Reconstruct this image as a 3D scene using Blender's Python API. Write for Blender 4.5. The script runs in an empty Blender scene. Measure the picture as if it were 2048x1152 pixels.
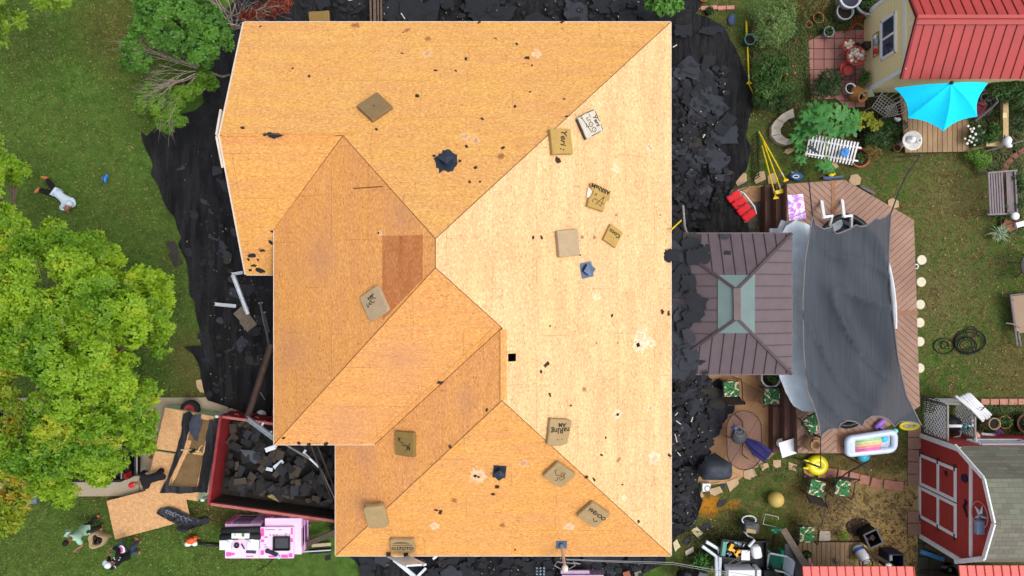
import bpy,bmesh,math,random
import numpy as np
from mathutils import Vector,Matrix,noise
from mathutils.geometry import delaunay_2d_cdt

random.seed(7); rng = np.random.default_rng(7)
SC = bpy.context.scene
COL = SC.collection
R = math.radians
CAMH = 22.0
KPX = 0.75 / 1024.0

# ---------------------------------------------------------------- camera, sky, sun, exposure
cam_d = bpy.data.cameras.new('camera'); cam = bpy.data.objects.new('camera',cam_d); COL.objects.link(cam)
cam.location = (0,0,CAMH); cam_d.sensor_width = 36.0; cam_d.lens = 24.0
cam_d.clip_start = 0.1; cam_d.clip_end = 1000.0
SC.camera = cam
SUN_EL,SUN_AZ = R(64),R(100)          # azimuth clockwise from +Y (image up): light from the east
wd = bpy.data.worlds.new('World'); SC.world = wd; wd.use_nodes = True
nt = wd.node_tree; nt.nodes.clear()
sky = nt.nodes.new('ShaderNodeTexSky'); sky.sky_type = 'NISHITA'; sky.sun_disc = False
sky.sun_elevation = SUN_EL; sky.sun_rotation = SUN_AZ; sky.air_density = 1.0; sky.dust_density = 4.0; sky.ozone_density = 0.6
bg = nt.nodes.new('ShaderNodeBackground'); bg.inputs['Strength'].default_value = 0.15
wo = nt.nodes.new('ShaderNodeOutputWorld')
hs = nt.nodes.new('ShaderNodeHueSaturation'); hs.inputs['Saturation'].default_value = 0.4      # thin even cloud: a greyer sky
nt.links.new(sky.outputs[0],hs.inputs['Color']); nt.links.new(hs.outputs[0],bg.inputs[0]); nt.links.new(bg.outputs[0],wo.inputs[0])
sun_d = bpy.data.lights.new('sun','SUN'); sun_d.energy = 0.56; sun_d.angle = R(22); sun_d.color = (1.0,0.955,0.88)
sun = bpy.data.objects.new('sun',sun_d); COL.objects.link(sun)
sd = Vector((math.cos(SUN_EL) * math.sin(SUN_AZ),math.cos(SUN_EL) * math.cos(SUN_AZ),math.sin(SUN_EL)))
sun.rotation_euler = sd.to_track_quat('Z','Y').to_euler(); sun.location = (20,0,30)
SC.view_settings.view_transform = 'Standard'; SC.view_settings.look = 'None'
SC.view_settings.gamma = 1.0; SC.view_settings.exposure = 0.72

# ---------------------------------------------------------------- helpers
def P(px,py,z=0.0):                       # a place seen in the photograph, at height z above the lawn
    k = (CAMH - z) * KPX
    return Vector(((px - 1024) * k,(576 - py) * k,z))
def P2(px,py,z=0.0):
    p = P(px,py,z); return (p.x,p.y)
def M_(px,z=0.0): return px * (CAMH - z) * KPX     # pixels to metres at height z
def lin(c):
    r = []
    for v in c[:3]:
        v = v / 255.0
        r.append(v / 12.92 if v <= 0.04045 else ((v + 0.055) / 1.055) ** 2.4)
    return tuple(r)

def tag(o,label=None,cat=None,group=None,kind=None):
    if label: o['label'] = label
    if cat: o['category'] = cat
    if group: o['group'] = group
    if kind: o['kind'] = kind
    return o
def thing(name,label,cat,loc=(0,0,0),rz=0.0,group=None):
    o = bpy.data.objects.new(name,None); COL.objects.link(o)
    o.location = loc; o.rotation_euler = (0,0,rz); o.empty_display_size = 0.2
    return tag(o,label,cat,group)
def root_loc(p):
    l = Vector((0,0,0))
    while p is not None:
        l = l + Vector(p.location); p = p.parent
    return l

class MB:                                   # collects shapes, links them as ONE mesh
    def __init__(s): s.v = []; s.f = []; s.m = []; s.cur = 0
    def add(s,vs,fs,T=None):
        b = len(s.v)
        for p in vs:
            p = Vector(p)
            s.v.append(T @ p if T else p)
        for f in fs: s.f.append([b + i for i in f]); s.m.append(s.cur)
        return s
    def box(s,c,d,rz=0.0,T=None,tilt=None):
        x,y,z = d[0] / 2,d[1] / 2,d[2] / 2
        vs = [(-x,-y,-z),(x,-y,-z),(x,y,-z),(-x,y,-z),(-x,-y,z),(x,-y,z),(x,y,z),(-x,y,z)]
        m = Matrix.Translation(Vector(c)) @ Matrix.Rotation(rz,4,'Z')
        if tilt: m = m @ Matrix.Rotation(tilt[0],4,'X') @ Matrix.Rotation(tilt[1],4,'Y')
        if T: m = T @ m
        return s.add(vs,[(0,3,2,1),(4,5,6,7),(0,1,5,4),(1,2,6,5),(2,3,7,6),(3,0,4,7)],m)
    def beam(s,a,b,w,h,up=(0,0,1)):   # square bar from a to b, w across, h along 'up'
        a,b = Vector(a),Vector(b); d = (b - a).normalized(); u = Vector(up)
        if abs(d.dot(u)) > 0.98: u = Vector((0,1,0))
        sd_ = d.cross(u).normalized() * (w / 2); uu = sd_.cross(d).normalized() * (h / 2)
        vs = [a - sd_ - uu,a + sd_ - uu,a + sd_ + uu,a - sd_ + uu,b - sd_ - uu,b + sd_ - uu,b + sd_ + uu,b - sd_ + uu]
        return s.add(vs,[(0,1,2,3),(7,6,5,4),(0,4,5,1),(1,5,6,2),(2,6,7,3),(3,7,4,0)])
    def prism(s,poly,z0,z1,T=None):
        a = sum(poly[i][0] * poly[(i + 1) % len(poly)][1] - poly[(i + 1) % len(poly)][0] * poly[i][1] for i in range(len(poly)))
        if a < 0: poly = poly[::-1]
        n = len(poly)
        g0 = z0 if callable(z0) else (lambda x,y: z0); g1 = z1 if callable(z1) else (lambda x,y: z1)
        vs = [(p[0],p[1],g0(p[0],p[1])) for p in poly] + [(p[0],p[1],g1(p[0],p[1])) for p in poly]
        fs = [tuple(range(n - 1,-1,-1)),tuple(range(n,2 * n))] + [(i,(i + 1) % n,n + (i + 1) % n,n + i) for i in range(n)]
        return s.add(vs,fs,T)
    def plate(s,pts,t):                    # polygon of 3-D points with thickness t downward along its normal
        pts = [Vector(p) for p in pts]; n = len(pts)
        nr = Vector((0,0,0))
        for i in range(n):
            a,b = pts[i],pts[(i + 1) % n]
            nr += Vector(((a.y - b.y) * (a.z + b.z),(a.z - b.z) * (a.x + b.x),(a.x - b.x) * (a.y + b.y)))
        nr.normalize()
        if nr.z < 0: pts = pts[::-1]; nr = -nr
        lo = [p - nr * t for p in pts]
        return s.add(pts + lo,[tuple(range(n)),tuple(range(2 * n - 1,n - 1,-1))] + [(i,n + i,n + (i + 1) % n,(i + 1) % n) for i in range(n)])
    def poly(s,pts): return s.add(pts,[tuple(range(len(pts)))])
    def cyl(s,a,b,r0,r1=None,n=12,T=None):
        r1 = r0 if r1 is None else r1
        a,b = Vector(a),Vector(b); q = (b - a).to_track_quat('Z','Y').to_matrix()
        vs = []
        for c,r in ((a,r0),(b,r1)):
            for i in range(n):
                t = 2 * math.pi * i / n
                vs.append(c + q @ Vector((math.cos(t) * r,math.sin(t) * r,0)))
        return s.add(vs,[tuple(range(n - 1,-1,-1)),tuple(range(n,2 * n))] + [(i,(i + 1) % n,n + (i + 1) % n,n + i) for i in range(n)],T)
    def tube(s,pts,r,n=6,closed=False,T=None):
        pts = [Vector(p) for p in pts]; m = len(pts); b0 = len(s.v); vs = []; u = None
        rr = r if isinstance(r,(list,tuple)) else [r] * m
        for i,p in enumerate(pts):
            d = (pts[(i + 1) % m] - pts[i - 1]) if closed else (pts[min(i + 1,m - 1)] - pts[max(i - 1,0)])
            d = d.normalized() if d.length > 1e-9 else Vector((0,0,1))
            if u is None:
                u = Vector((0,0,1)) if abs(d.z) < 0.95 else Vector((1,0,0))
            u = (u - d * u.dot(d)).normalized(); w = d.cross(u)
            for k in range(n):
                t = 2 * math.pi * k / n
                vs.append(p + (u * math.cos(t) + w * math.sin(t)) * rr[i])
        fs = []
        for i in range(m if closed else m - 1):
            j = (i + 1) % m
            for k in range(n): fs.append((i * n + k,i * n + (k + 1) % n,j * n + (k + 1) % n,j * n + k))
        if not closed: fs += [tuple(range(n - 1,-1,-1)),tuple((m - 1) * n + k for k in range(n))]
        return s.add(vs,fs,T)
    def lathe(s,prof,c=(0,0,0),n=20,T=None,sx=1.0,sy=1.0,cap=False):
        vs = []; m = len(prof)
        for r,z in prof:
            for i in range(n):
                t = 2 * math.pi * i / n
                vs.append(Vector(c) + Vector((math.cos(t) * r * sx,math.sin(t) * r * sy,z)))
        fs = [(i * n + k,i * n + (k + 1) % n,(i + 1) * n + (k + 1) % n,(i + 1) * n + k) for i in range(m - 1) for k in range(n)]
        if cap: fs += [tuple(range(n - 1,-1,-1)),tuple((m - 1) * n + k for k in range(n))]
        return s.add(vs,fs,T)
    def ell(s,c,r,n=14,m=8,T=None):
        r = (r,r,r) if not isinstance(r,(tuple,list)) else r
        vs = [Vector((0,0,-1))]
        for j in range(1,m):
            ph = -math.pi / 2 + math.pi * j / m
            for i in range(n): vs.append(Vector((math.cos(2 * math.pi * i / n) * math.cos(ph),math.sin(2 * math.pi * i / n) * math.cos(ph),math.sin(ph))))
        vs.append(Vector((0,0,1)))
        fs = [(0,1 + (i + 1) % n,1 + i) for i in range(n)]
        for j in range(m - 2):
            for i in range(n): fs.append((1 + j * n + i,1 + j * n + (i + 1) % n,1 + (j + 1) * n + (i + 1) % n,1 + (j + 1) * n + i))
        e = 1 + (m - 2) * n; t = len(vs) - 1
        fs += [(e + i,e + (i + 1) % n,t) for i in range(n)]
        MM = Matrix.Translation(Vector(c)) @ Matrix.Diagonal((r[0],r[1],r[2],1))
        if T: MM = T @ MM
        return s.add(vs,fs,MM)
    def ring(s,c,R_,r,n=24,k=8,T=None,sx=1,sy=1):
        pts = [Vector(c) + Vector((math.cos(2 * math.pi * i / n) * R_ * sx,math.sin(2 * math.pi * i / n) * R_ * sy,0)) for i in range(n)]
        return s.tube(pts,r,k,True,T)
    def build(s,name,mats,parent=None,smooth=False,local=False,off=None):
        me = bpy.data.meshes.new(name)
        o_ = Vector((0,0,0)) if local else (root_loc(parent) if off is None else Vector(off))
        me.from_pydata([tuple(p - o_) for p in s.v],[],s.f)
        for m in (mats if isinstance(mats,(list,tuple)) else [mats]): me.materials.append(m)
        if max(s.m,default=0) > 0: me.polygons.foreach_set('material_index',s.m)
        if smooth: me.polygons.foreach_set('use_smooth',[True] * len(me.polygons))
        me.update()
        ob = bpy.data.objects.new(name,me); COL.objects.link(ob)
        if parent: ob.parent = parent
        elif off is not None: ob.location = off
        return ob
    def solo(s,name,mats,label,cat,group=None,smooth=False,kind=None):   # a top-level thing of one mesh, origin at its base
        a = np.array([tuple(p) for p in s.v]); c = (float(a[:,0].mean()),float(a[:,1].mean()),float(a[:,2].min()))
        return tag(s.build(name,mats,None,smooth,off=c),label,cat,group,kind)

def np_mesh(name,V,F,mat_,parent=None,off=(0,0,0),smooth=False):   # V (n,3), F (m,k) quads or tris, quickly
    off = np.array(root_loc(parent)) if parent else np.array(off)
    me = bpy.data.meshes.new(name); n,(m,k) = len(V),F.shape
    me.vertices.add(n); me.vertices.foreach_set('co',(V - off).astype(np.float32).ravel())
    me.loops.add(m * k); me.loops.foreach_set('vertex_index',F.astype(np.int32).ravel())
    me.polygons.add(m); me.polygons.foreach_set('loop_start',np.arange(0,m * k,k,dtype=np.int32))
    if smooth: me.polygons.foreach_set('use_smooth',np.ones(m,dtype=bool))
    me.materials.append(mat_); me.update(calc_edges=True); me.validate()
    ob = bpy.data.objects.new(name,me); COL.objects.link(ob)
    if parent: ob.parent = parent
    else: ob.location = tuple(off)
    return ob
def copy_thing(root,loc=None,rz=None,label=None,group=None):
    r = root.copy(); COL.objects.link(r)
    if loc is not None: r.location = loc
    if rz is not None: r.rotation_euler = (0,0,rz)
    tag(r,label,None,group)
    def kids(src,dst):
        for ch in src.children:
            c = ch.copy(); COL.objects.link(c); c.parent = dst; kids(ch,c)
    kids(root,r)
    return r

# ---------------------------------------------------------------- materials
MATS = {}
def nodes_of(name):
    m = bpy.data.materials.new(name); m.use_nodes = True
    t = m.node_tree; b = t.nodes['Principled BSDF']
    return m,t,b
def mixc(t,fac,a,b,mode='MIX'):
    n = t.nodes.new('ShaderNodeMix'); n.data_type = 'RGBA'; n.blend_type = mode
    for i,s in ((0,fac),(6,a),(7,b)):
        if hasattr(s,'is_output'): t.links.new(s,n.inputs[i])
        else: n.inputs[i].default_value = s if i == 0 else (*s[:3],1.0)
    return n.outputs[2]
def ramp(t,fac,lo,hi):
    n = t.nodes.new('ShaderNodeMapRange'); n.inputs[1].default_value = lo; n.inputs[2].default_value = hi
    t.links.new(fac,n.inputs[0]); return n.outputs[0]
def math_(t,op,a,b=None):
    n = t.nodes.new('ShaderNodeMath'); n.operation = op
    for i,s in enumerate((a,b)):
        if s is None: continue
        if hasattr(s,'is_output'): t.links.new(s,n.inputs[i])
        else: n.inputs[i].default_value = s
    return n.outputs[0]
def noise_(t,scale,detail=3.0,rough=0.55,vec=None,dist=0.0):
    n = t.nodes.new('ShaderNodeTexNoise'); n.inputs['Scale'].default_value = scale; n.inputs['Detail'].default_value = detail
    n.inputs['Roughness'].default_value = rough; n.inputs['Distortion'].default_value = dist
    if vec is not None: t.links.new(vec,n.inputs['Vector'])
    return n.outputs['Fac']
def mapped(t,src,sc=(1,1,1),rot=(0,0,0)):
    n = t.nodes.new('ShaderNodeMapping'); n.inputs['Scale'].default_value = sc; n.inputs['Rotation'].default_value = rot
    t.links.new(src,n.inputs['Vector']); return n.outputs[0]
def bump_(t,b,h,strength,dist=0.01):
    n = t.nodes.new('ShaderNodeBump'); n.inputs['Strength'].default_value = strength; n.inputs['Distance'].default_value = dist
    t.links.new(h,n.inputs['Height']); t.links.new(n.outputs[0],b.inputs['Normal'])
def pm(name,c1,c2=None,rough=0.7,scale=6.0,metal=0.0,bump=0.15,fine=60.0,fineamt=0.25,spec=0.3,stretch=(1,1,1),island=0.0,world=True):
    """plain painted / worn surface: two tones mixed by a broad and a fine noise"""
    if name in MATS: return MATS[name]
    m,t,b = nodes_of(name)
    c1 = lin(c1); c2 = lin(c2) if c2 else tuple(v * 0.72 for v in c1)
    tc = t.nodes.new('ShaderNodeNewGeometry').outputs['Position'] if world else t.nodes.new('ShaderNodeTexCoord').outputs['Object']
    vec = mapped(t,tc,stretch)
    a = ramp(t,noise_(t,scale,4,0.6,vec),0.32,0.68)
    f = ramp(t,noise_(t,fine,2,0.5,vec),0.25,0.75)
    fac = math_(t,'ADD',math_(t,'MULTIPLY',a,1 - fineamt),math_(t,'MULTIPLY',f,fineamt))
    col = mixc(t,fac,c1,c2)
    if island:
        g = t.nodes.new('ShaderNodeNewGeometry'); v = ramp(t,g.outputs['Random Per Island'],0,1)
        col = mixc(t,math_(t,'MULTIPLY',v,island),col,tuple(x * 0.35 for x in c1))
    t.links.new(col,b.inputs['Base Color'])
    b.inputs['Roughness'].default_value = rough; b.inputs['Metallic'].default_value = metal
    b.inputs['Specular IOR Level'].default_value = spec
    if bump: bump_(t,b,f,bump,0.006)
    MATS[name] = m; return m
def leafmat(name,dark,mid,light,accent=None,acc_amt=0.0,scale=0.8,trans=0.25):
    m,t,b = nodes_of(name)
    g = t.nodes.new('ShaderNodeNewGeometry')
    rnd = g.outputs['Random Per Island']
    big = ramp(t,noise_(t,scale,3,0.6,g.outputs['Position']),0.36,0.64)
    c = mixc(t,rnd,lin(dark),lin(mid)); c = mixc(t,math_(t,'MULTIPLY',big,0.75),c,lin(light))
    if accent:
        an = ramp(t,noise_(t,scale * 1.7,3,0.6,mapped(t,g.outputs['Position'],(1,1.3,0.7),(0.4,0.2,1.1))),0.6 - acc_amt * 0.25,0.78 - acc_amt * 0.25)
        c = mixc(t,an,c,lin(accent))
    t.links.new(c,b.inputs['Base Color']); b.inputs['Roughness'].default_value = 0.5; b.inputs['Specular IOR Level'].default_value = 0.35
    tr = t.nodes.new('ShaderNodeBsdfTranslucent'); t.links.new(c,tr.inputs['Color'])
    mx = t.nodes.new('ShaderNodeMixShader'); mx.inputs[0].default_value = trans
    o = t.nodes['Material Output']
    t.links.new(b.outputs[0],mx.inputs[1]); t.links.new(tr.outputs[0],mx.inputs[2]); t.links.new(mx.outputs[0],o.inputs['Surface'])
    return m

def grid_region(poly,step,zf,jitter=0.35):     # sheet that fills a polygon (x, y) with heights zf(x, y)
    xs = [p[0] for p in poly]; ys = [p[1] for p in poly]; pts = []; rim = []
    n = len(poly)
    for i in range(n):
        a,b = Vector(poly[i]),Vector(poly[(i + 1) % n]); k = max(1,int((b - a).length / step))
        for j in range(k): rim.append(a.lerp(b,j / k))
    pts = list(rim); m = len(rim)
    def inside(x,y):
        c = False; j = n - 1
        for i in range(n):
            xi,yi = poly[i]; xj,yj = poly[j]
            if (yi > y) != (yj > y) and x < (xj - xi) * (y - yi) / (yj - yi) + xi: c = not c
            j = i
        return c
    y = min(ys)
    while y < max(ys):
        x = min(xs)
        while x < max(xs):
            qx,qy = x + random.uniform(-jitter,jitter) * step,y + random.uniform(-jitter,jitter) * step
            if inside(qx,qy): pts.append(Vector((qx,qy)))
            x += step
        y += step
    r = delaunay_2d_cdt(pts,[(i,(i + 1) % m) for i in range(m)],[],1,1e-5)
    return [Vector((v.x,v.y,zf(v.x,v.y))) for v in r[0]],[tuple(f) for f in r[2]]
def wob(poly,amp,step,seed=0,close=True):      # breaks the straight edges of a polygon
    out = []; n = len(poly)
    for i in range(n if close else n - 1):
        a,b = Vector(poly[i]),Vector(poly[(i + 1) % n]); L = (b - a).length; k = max(1,int(L / step))
        nr = Vector((-(b - a).y,(b - a).x)) / max(L,1e-6)
        for j in range(k):
            p = a.lerp(b,j / k)
            w = noise.noise(Vector((p.x * 2.3,p.y * 2.3,seed))) + 0.6 * noise.noise(Vector((p.x * 7,p.y * 7,seed + 9)))
            q = p + nr * w * amp
            out.append((q.x,q.y))
    return out
def clip_poly(poly,px,py,nx,ny):               # keep the side where (p - q).n >= 0
    out = []; n = len(poly)
    for i in range(n):
        a,b = poly[i],poly[(i + 1) % n]
        da = (a[0] - px) * nx + (a[1] - py) * ny; db = (b[0] - px) * nx + (b[1] - py) * ny
        if da >= 0: out.append(a)
        if da * db < 0:
            u = da / (da - db); out.append((a[0] + (b[0] - a[0]) * u,a[1] + (b[1] - a[1]) * u))
    return out
def boards(mb,poly,ang,w,gap,z0,z1):          # planks at angle ang clipped to a convex polygon
    d = Vector((math.cos(ang),math.sin(ang))); nrm = Vector((-d.y,d.x))
    ps = [Vector(p).dot(nrm) for p in poly]; o = math.floor(min(ps) / w) * w
    while o < max(ps):
        q = clip_poly(poly,nrm.x * (o + gap / 2),nrm.y * (o + gap / 2),nrm.x,nrm.y)
        if len(q) > 2: q = clip_poly(q,nrm.x * (o + w - gap / 2),nrm.y * (o + w - gap / 2),-nrm.x,-nrm.y)
        if len(q) > 2:
            e = random.uniform(-0.0015,0.0015); mb.prism(q,z0,z1 + e)
        o += w
    return mb
def text_mesh(body,size,shear=0.0,bold=0.0):
    cu = bpy.data.curves.new('lettering','FONT'); cu.body = body; cu.size = size; cu.align_x = 'CENTER'; cu.align_y = 'CENTER'
    cu.shear = shear; cu.offset = bold; cu.extrude = 0.0015; cu.resolution_u = 2
    ob = bpy.data.objects.new('lettering',cu); COL.objects.link(ob)
    dg = bpy.context.evaluated_depsgraph_get(); me = bpy.data.meshes.new_from_object(ob.evaluated_get(dg))
    vs = [v.co.copy() for v in me.vertices]; fs = [tuple(p.vertices) for p in me.polygons]
    bpy.data.objects.remove(ob); bpy.data.curves.remove(cu); bpy.data.meshes.remove(me)
    return vs,fs
def leaves(name,mat_,parent,C_,Nn,ln,wd_,per=1,spread=1.0,tilt=0.35,jit=0.0,fold=0.15):
    """rosettes of pointed leaves: centres C_ (n,3), outward normals Nn (n,3)"""
    n = len(C_)
    C_ = np.repeat(np.asarray(C_,float),per,0); Nn = np.repeat(np.asarray(Nn,float),per,0); m = len(C_)
    Nn = Nn / np.linalg.norm(Nn,axis=1,keepdims=True)
    h = np.where(np.abs(Nn[:,2:3]) < 0.9,np.array([[0,0,1.0]]),np.array([[1.0,0,0]]))
    U = np.cross(h,Nn); U /= np.linalg.norm(U,axis=1,keepdims=True); W = np.cross(Nn,U)
    ph = rng.uniform(0,2 * np.pi,m)[:,None] * spread
    el = rng.normal(tilt,0.3,m)[:,None]
    D = (U * np.cos(ph) + W * np.sin(ph)) * np.cos(el) + Nn * np.sin(el)
    S = np.cross(Nn,D); S /= np.maximum(np.linalg.norm(S,axis=1,keepdims=True),1e-6)
    T_ = np.cross(D,S)
    L = (ln * rng.uniform(0.65,1.25,m))[:,None]; Wd = (wd_ * rng.uniform(0.7,1.2,m))[:,None]
    B = C_ + rng.normal(0,1,(m,3)) * jit
    V = np.empty((m,4,3))
    V[:,0] = B + D * L * 0.08; V[:,1] = B + D * L * 0.55 + S * Wd + T_ * Wd * fold
    V[:,2] = B + D * L - Nn * L * 0.12; V[:,3] = B + D * L * 0.55 - S * Wd + T_ * Wd * fold
    F = np.arange(m * 4).reshape(m,4)
    return np_mesh(name,V.reshape(-1,3),F,mat_,parent)
def blob_pts(blobs,n,shell=0.55):
    """points and normals on the upper outside of many ellipsoid lobes: (x, y, z, r, rz)"""
    w = np.array([b[3] ** 2 for b in blobs]); w = w / w.sum()
    idx = rng.choice(len(blobs),n,p=w); B = np.array(blobs)[idx]
    d = rng.normal(0,1,(n,3)); d[:,2] = np.abs(d[:,2]) * 0.9 - 0.22; d /= np.linalg.norm(d,axis=1,keepdims=True)
    rad = rng.uniform(shell,1.0,n) ** 0.6
    Pn = B[:,:3] + d * rad[:,None] * np.stack([B[:,3],B[:,3],B[:,4]],1)
    nn = d.copy(); nn[:,2] += 0.55
    return Pn,nn

# ================================================================ THE SETTING: ground
def ground_material():
    m,t,b = nodes_of('lawn')
    g = t.nodes.new('ShaderNodeNewGeometry'); pos = g.outputs['Position']
    sep = t.nodes.new('ShaderNodeSeparateXYZ'); t.links.new(pos,sep.inputs[0])
    fine = ramp(t,noise_(t,38,3,0.65,pos),0.3,0.7)
    mid = ramp(t,noise_(t,3.2,4,0.65,pos),0.36,0.66)
    broad = ramp(t,noise_(t,0.55,4,0.6,pos,0.4),0.38,0.64)
    green = mixc(t,mid,lin((62,96,34)),lin((98,132,54)))
    green = mixc(t,math_(t,'MULTIPLY',broad,0.65),green,lin((80,88,44)))
    dry = mixc(t,mid,lin((78,92,44)),lin((128,112,74)))
    east = ramp(t,math_(t,'ADD',sep.outputs[0],math_(t,'MULTIPLY',broad,2.0)),4.5,7.5)
    dryf = math_(t,'MULTIPLY',east,math_(t,'MULTIPLY',mid,0.9))
    col = mixc(t,dryf,green,dry)
    col = mixc(t,math_(t,'MULTIPLY',fine,0.55),col,lin((40,50,22)))
    wn = noise_(t,1.8,4,0.65,pos,0.3); wn2 = noise_(t,11,3,0.65,pos)
    wsum = math_(t,'ADD',math_(t,'MULTIPLY',math_(t,'SUBTRACT',wn,0.5),1.9),math_(t,'MULTIPLY',math_(t,'SUBTRACT',wn2,0.5),1.5))
    def patch(col,px,py,rx,ry,c1,c2,soft=0.35,amt=1.0,nz=1.0):
        c = P(px,py); rx = M_(rx); ry = M_(ry)
        dx = math_(t,'DIVIDE',math_(t,'SUBTRACT',sep.outputs[0],c.x),rx); dy = math_(t,'DIVIDE',math_(t,'SUBTRACT',sep.outputs[1],c.y),ry)
        d = math_(t,'SQRT',math_(t,'ADD',math_(t,'MULTIPLY',dx,dx),math_(t,'MULTIPLY',dy,dy)))
        d = math_(t,'ADD',d,math_(t,'MULTIPLY',wsum,nz))
        f = math_(t,'MULTIPLY',ramp(t,d,1.0 + soft,1.0 - soft),amt)
        cc = mixc(t,fine,lin(c1),lin(c2))
        return mixc(t,f,col,cc)
    col = patch(col,225,60,60,70,(78,60,36),(92,78,44),0.7,0.7)
    col = patch(col,380,730,40,60,(112,96,66),(84,72,42),0.6,0.7)
    col = patch(col,420,800,70,30,(96,78,52),(70,52,32),0.6,0.8)
    col = patch(col,215,985,60,14,(92,74,48),(70,52,34),0.6,0.8)
    col = patch(col,430,1030,70,22,(84,64,40),(58,44,26),0.6,0.85)
    col = patch(col,1620,130,130,120,(62,50,34),(52,62,30),0.5,0.75)
    col = patch(col,1740,235,90,60,(58,44,32),(46,40,26),0.4,0.9)
    col = patch(col,2010,250,60,70,(64,52,36),(56,60,32),0.5,0.8)
    col = patch(col,1990,850,90,40,(78,68,46),(58,66,32),0.5,0.8)
    col = patch(col,1895,400,60,70,(124,106,72),(92,84,50),0.8,0.75)
    col = patch(col,1870,590,60,60,(128,110,76),(84,84,46),0.8,0.8)
    col = patch(col,2030,740,50,50,(118,100,66),(84,76,44),0.8,0.8)
    col = patch(col,1760,1030,150,100,(196,166,112),(156,130,82),0.3,0.86)
    col = patch(col,1790,1100,60,60,(206,172,112),(170,136,82),0.25,0.95)
    col = patch(col,1730,915,60,40,(120,98,58),(90,72,42),0.4,0.85)
    col = patch(col,1640,1000,70,50,(104,84,50),(76,66,36),0.6,0.8)
    col = patch(col,1440,1080,130,40,(74,58,38),(60,56,30),0.5,0.7)
    col = patch(col,1418,1012,24,18,(190,128,34),(160,104,28),0.5,0.95,0.7)
    col = patch(col,1466,1010,12,9,(180,124,34),(150,100,28),0.6,0.9,0.7)
    spk = ramp(t,noise_(t,3.2,8,0.78,pos,0.5),0.51,0.6)
    col = mixc(t,math_(t,'MULTIPLY',math_(t,'MULTIPLY',spk,east),0.72),col,lin((74,60,36)))
    t.links.new(col,b.inputs['Base Color']); b.inputs['Roughness'].default_value = 0.95; b.inputs['Specular IOR Level'].default_value = 0.1
    bump_(t,b,noise_(t,45,3,0.7,pos),0.9,0.03)
    return m
m_lawn = ground_material()
mb = MB(); mb.poly([(-160,-160,0),(160,-160,0),(160,160,0),(-160,160,0)])
tag(mb.build('lawn',m_lawn),kind='structure')

def brickmat(name,w,h,c1,c2,mortar,ms=0.012,off=0.0,rough=0.85,rot=0.0,speck=0.3,bump=0.3,pos=True):
    m,t,b = nodes_of(name)
    src = t.nodes.new('ShaderNodeNewGeometry').outputs['Position'] if pos else t.nodes.new('ShaderNodeTexCoord').outputs['Object']
    v = mapped(t,src,(1,1,1),(0,0,rot))
    br = t.nodes.new('ShaderNodeTexBrick'); br.offset = off; br.squash = 1.0
    for k,x in (('Scale',1.0),('Mortar Size',ms),('Brick Width',w),('Row Height',h),('Mortar Smooth',0.3),('Bias',0.0)): br.inputs[k].default_value = x
    br.inputs['Color1'].default_value = (*lin(c1),1); br.inputs['Color2'].default_value = (*lin(c2),1); br.inputs['Mortar'].default_value = (*lin(mortar),1)
    t.links.new(v,br.inputs['Vector'])
    f = ramp(t,noise_(t,26,4,0.7,src),0.3,0.72); g = ramp(t,noise_(t,1.6,3,0.6,src),0.35,0.7)
    c = mixc(t,math_(t,'MULTIPLY',f,speck),br.outputs['Color'],tuple(x * 0.45 for x in lin(c1)))
    c = mixc(t,math_(t,'MULTIPLY',g,0.3),c,tuple(x * 0.6 for x in lin(c2)))
    t.links.new(c,b.inputs['Base Color']); b.inputs['Roughness'].default_value = rough; b.inputs['Specular IOR Level'].default_value = 0.2
    bump_(t,b,f,bump,0.006)
    return m
def sheet(name,pts,z,mt,wobble=0.0,step=0.3,thick=0.03,kind='structure'):
    q = [P2(*p,z) for p in pts]
    if wobble: q = wob(q,wobble,0.12,len(name))
    mb = MB(); mb.prism(q,z - thick,z)
    return tag(mb.build(name,mt),kind=kind)
m_conc = brickmat('driveway concrete',3.0,40.0,(178,164,142),(168,154,132),(96,86,66),0.02,0.0,0.9,0.0,0.35)
sheet('driveway',[(-500,797),(420,795),(452,806),(462,830),(462,992),(-500,994)],0.02,m_conc)
m_paver = brickmat('pink paving',0.335,0.335,(182,128,116),(160,112,104),(66,54,44),0.016,0.0,0.85,0.0,0.35)
sheet('paver_patio',[(1617,82),(1655,62),(1728,60),(1730,214),(1690,216),(1672,196),(1622,200)],0.02,m_paver,0.03)
m_stamped = brickmat('tan stamped concrete',1.3,0.9,(184,142,102),(168,126,90),(120,88,62),0.01,0.4,0.7,0.5,0.4,0.4)
sheet('patio',[(1330,742),(1556,742),(1556,902),(1520,930),(1474,962),(1440,968),(1330,962)],0.024,m_stamped,0.0)
sheet('back_patio',[(1330,386),(1470,380),(1500,372),(1535,370),(1535,474),(1330,474)],0.024,m_stamped,0.0)
sheet('gazebo_patio',[(1330,475),(1600,475),(1600,741),(1330,741)],0.024,m_stamped,0.0)
m_gpave = brickmat('grey concrete pavers',0.42,0.42,(92,90,76),(74,74,62),(40,38,30),0.02,0.0,0.9,0.05,0.4)
sheet('paver_path',[(1836,1050),(1902,1050),(1915,1200),(1836,1200)],0.018,m_gpave,0.0)

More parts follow.
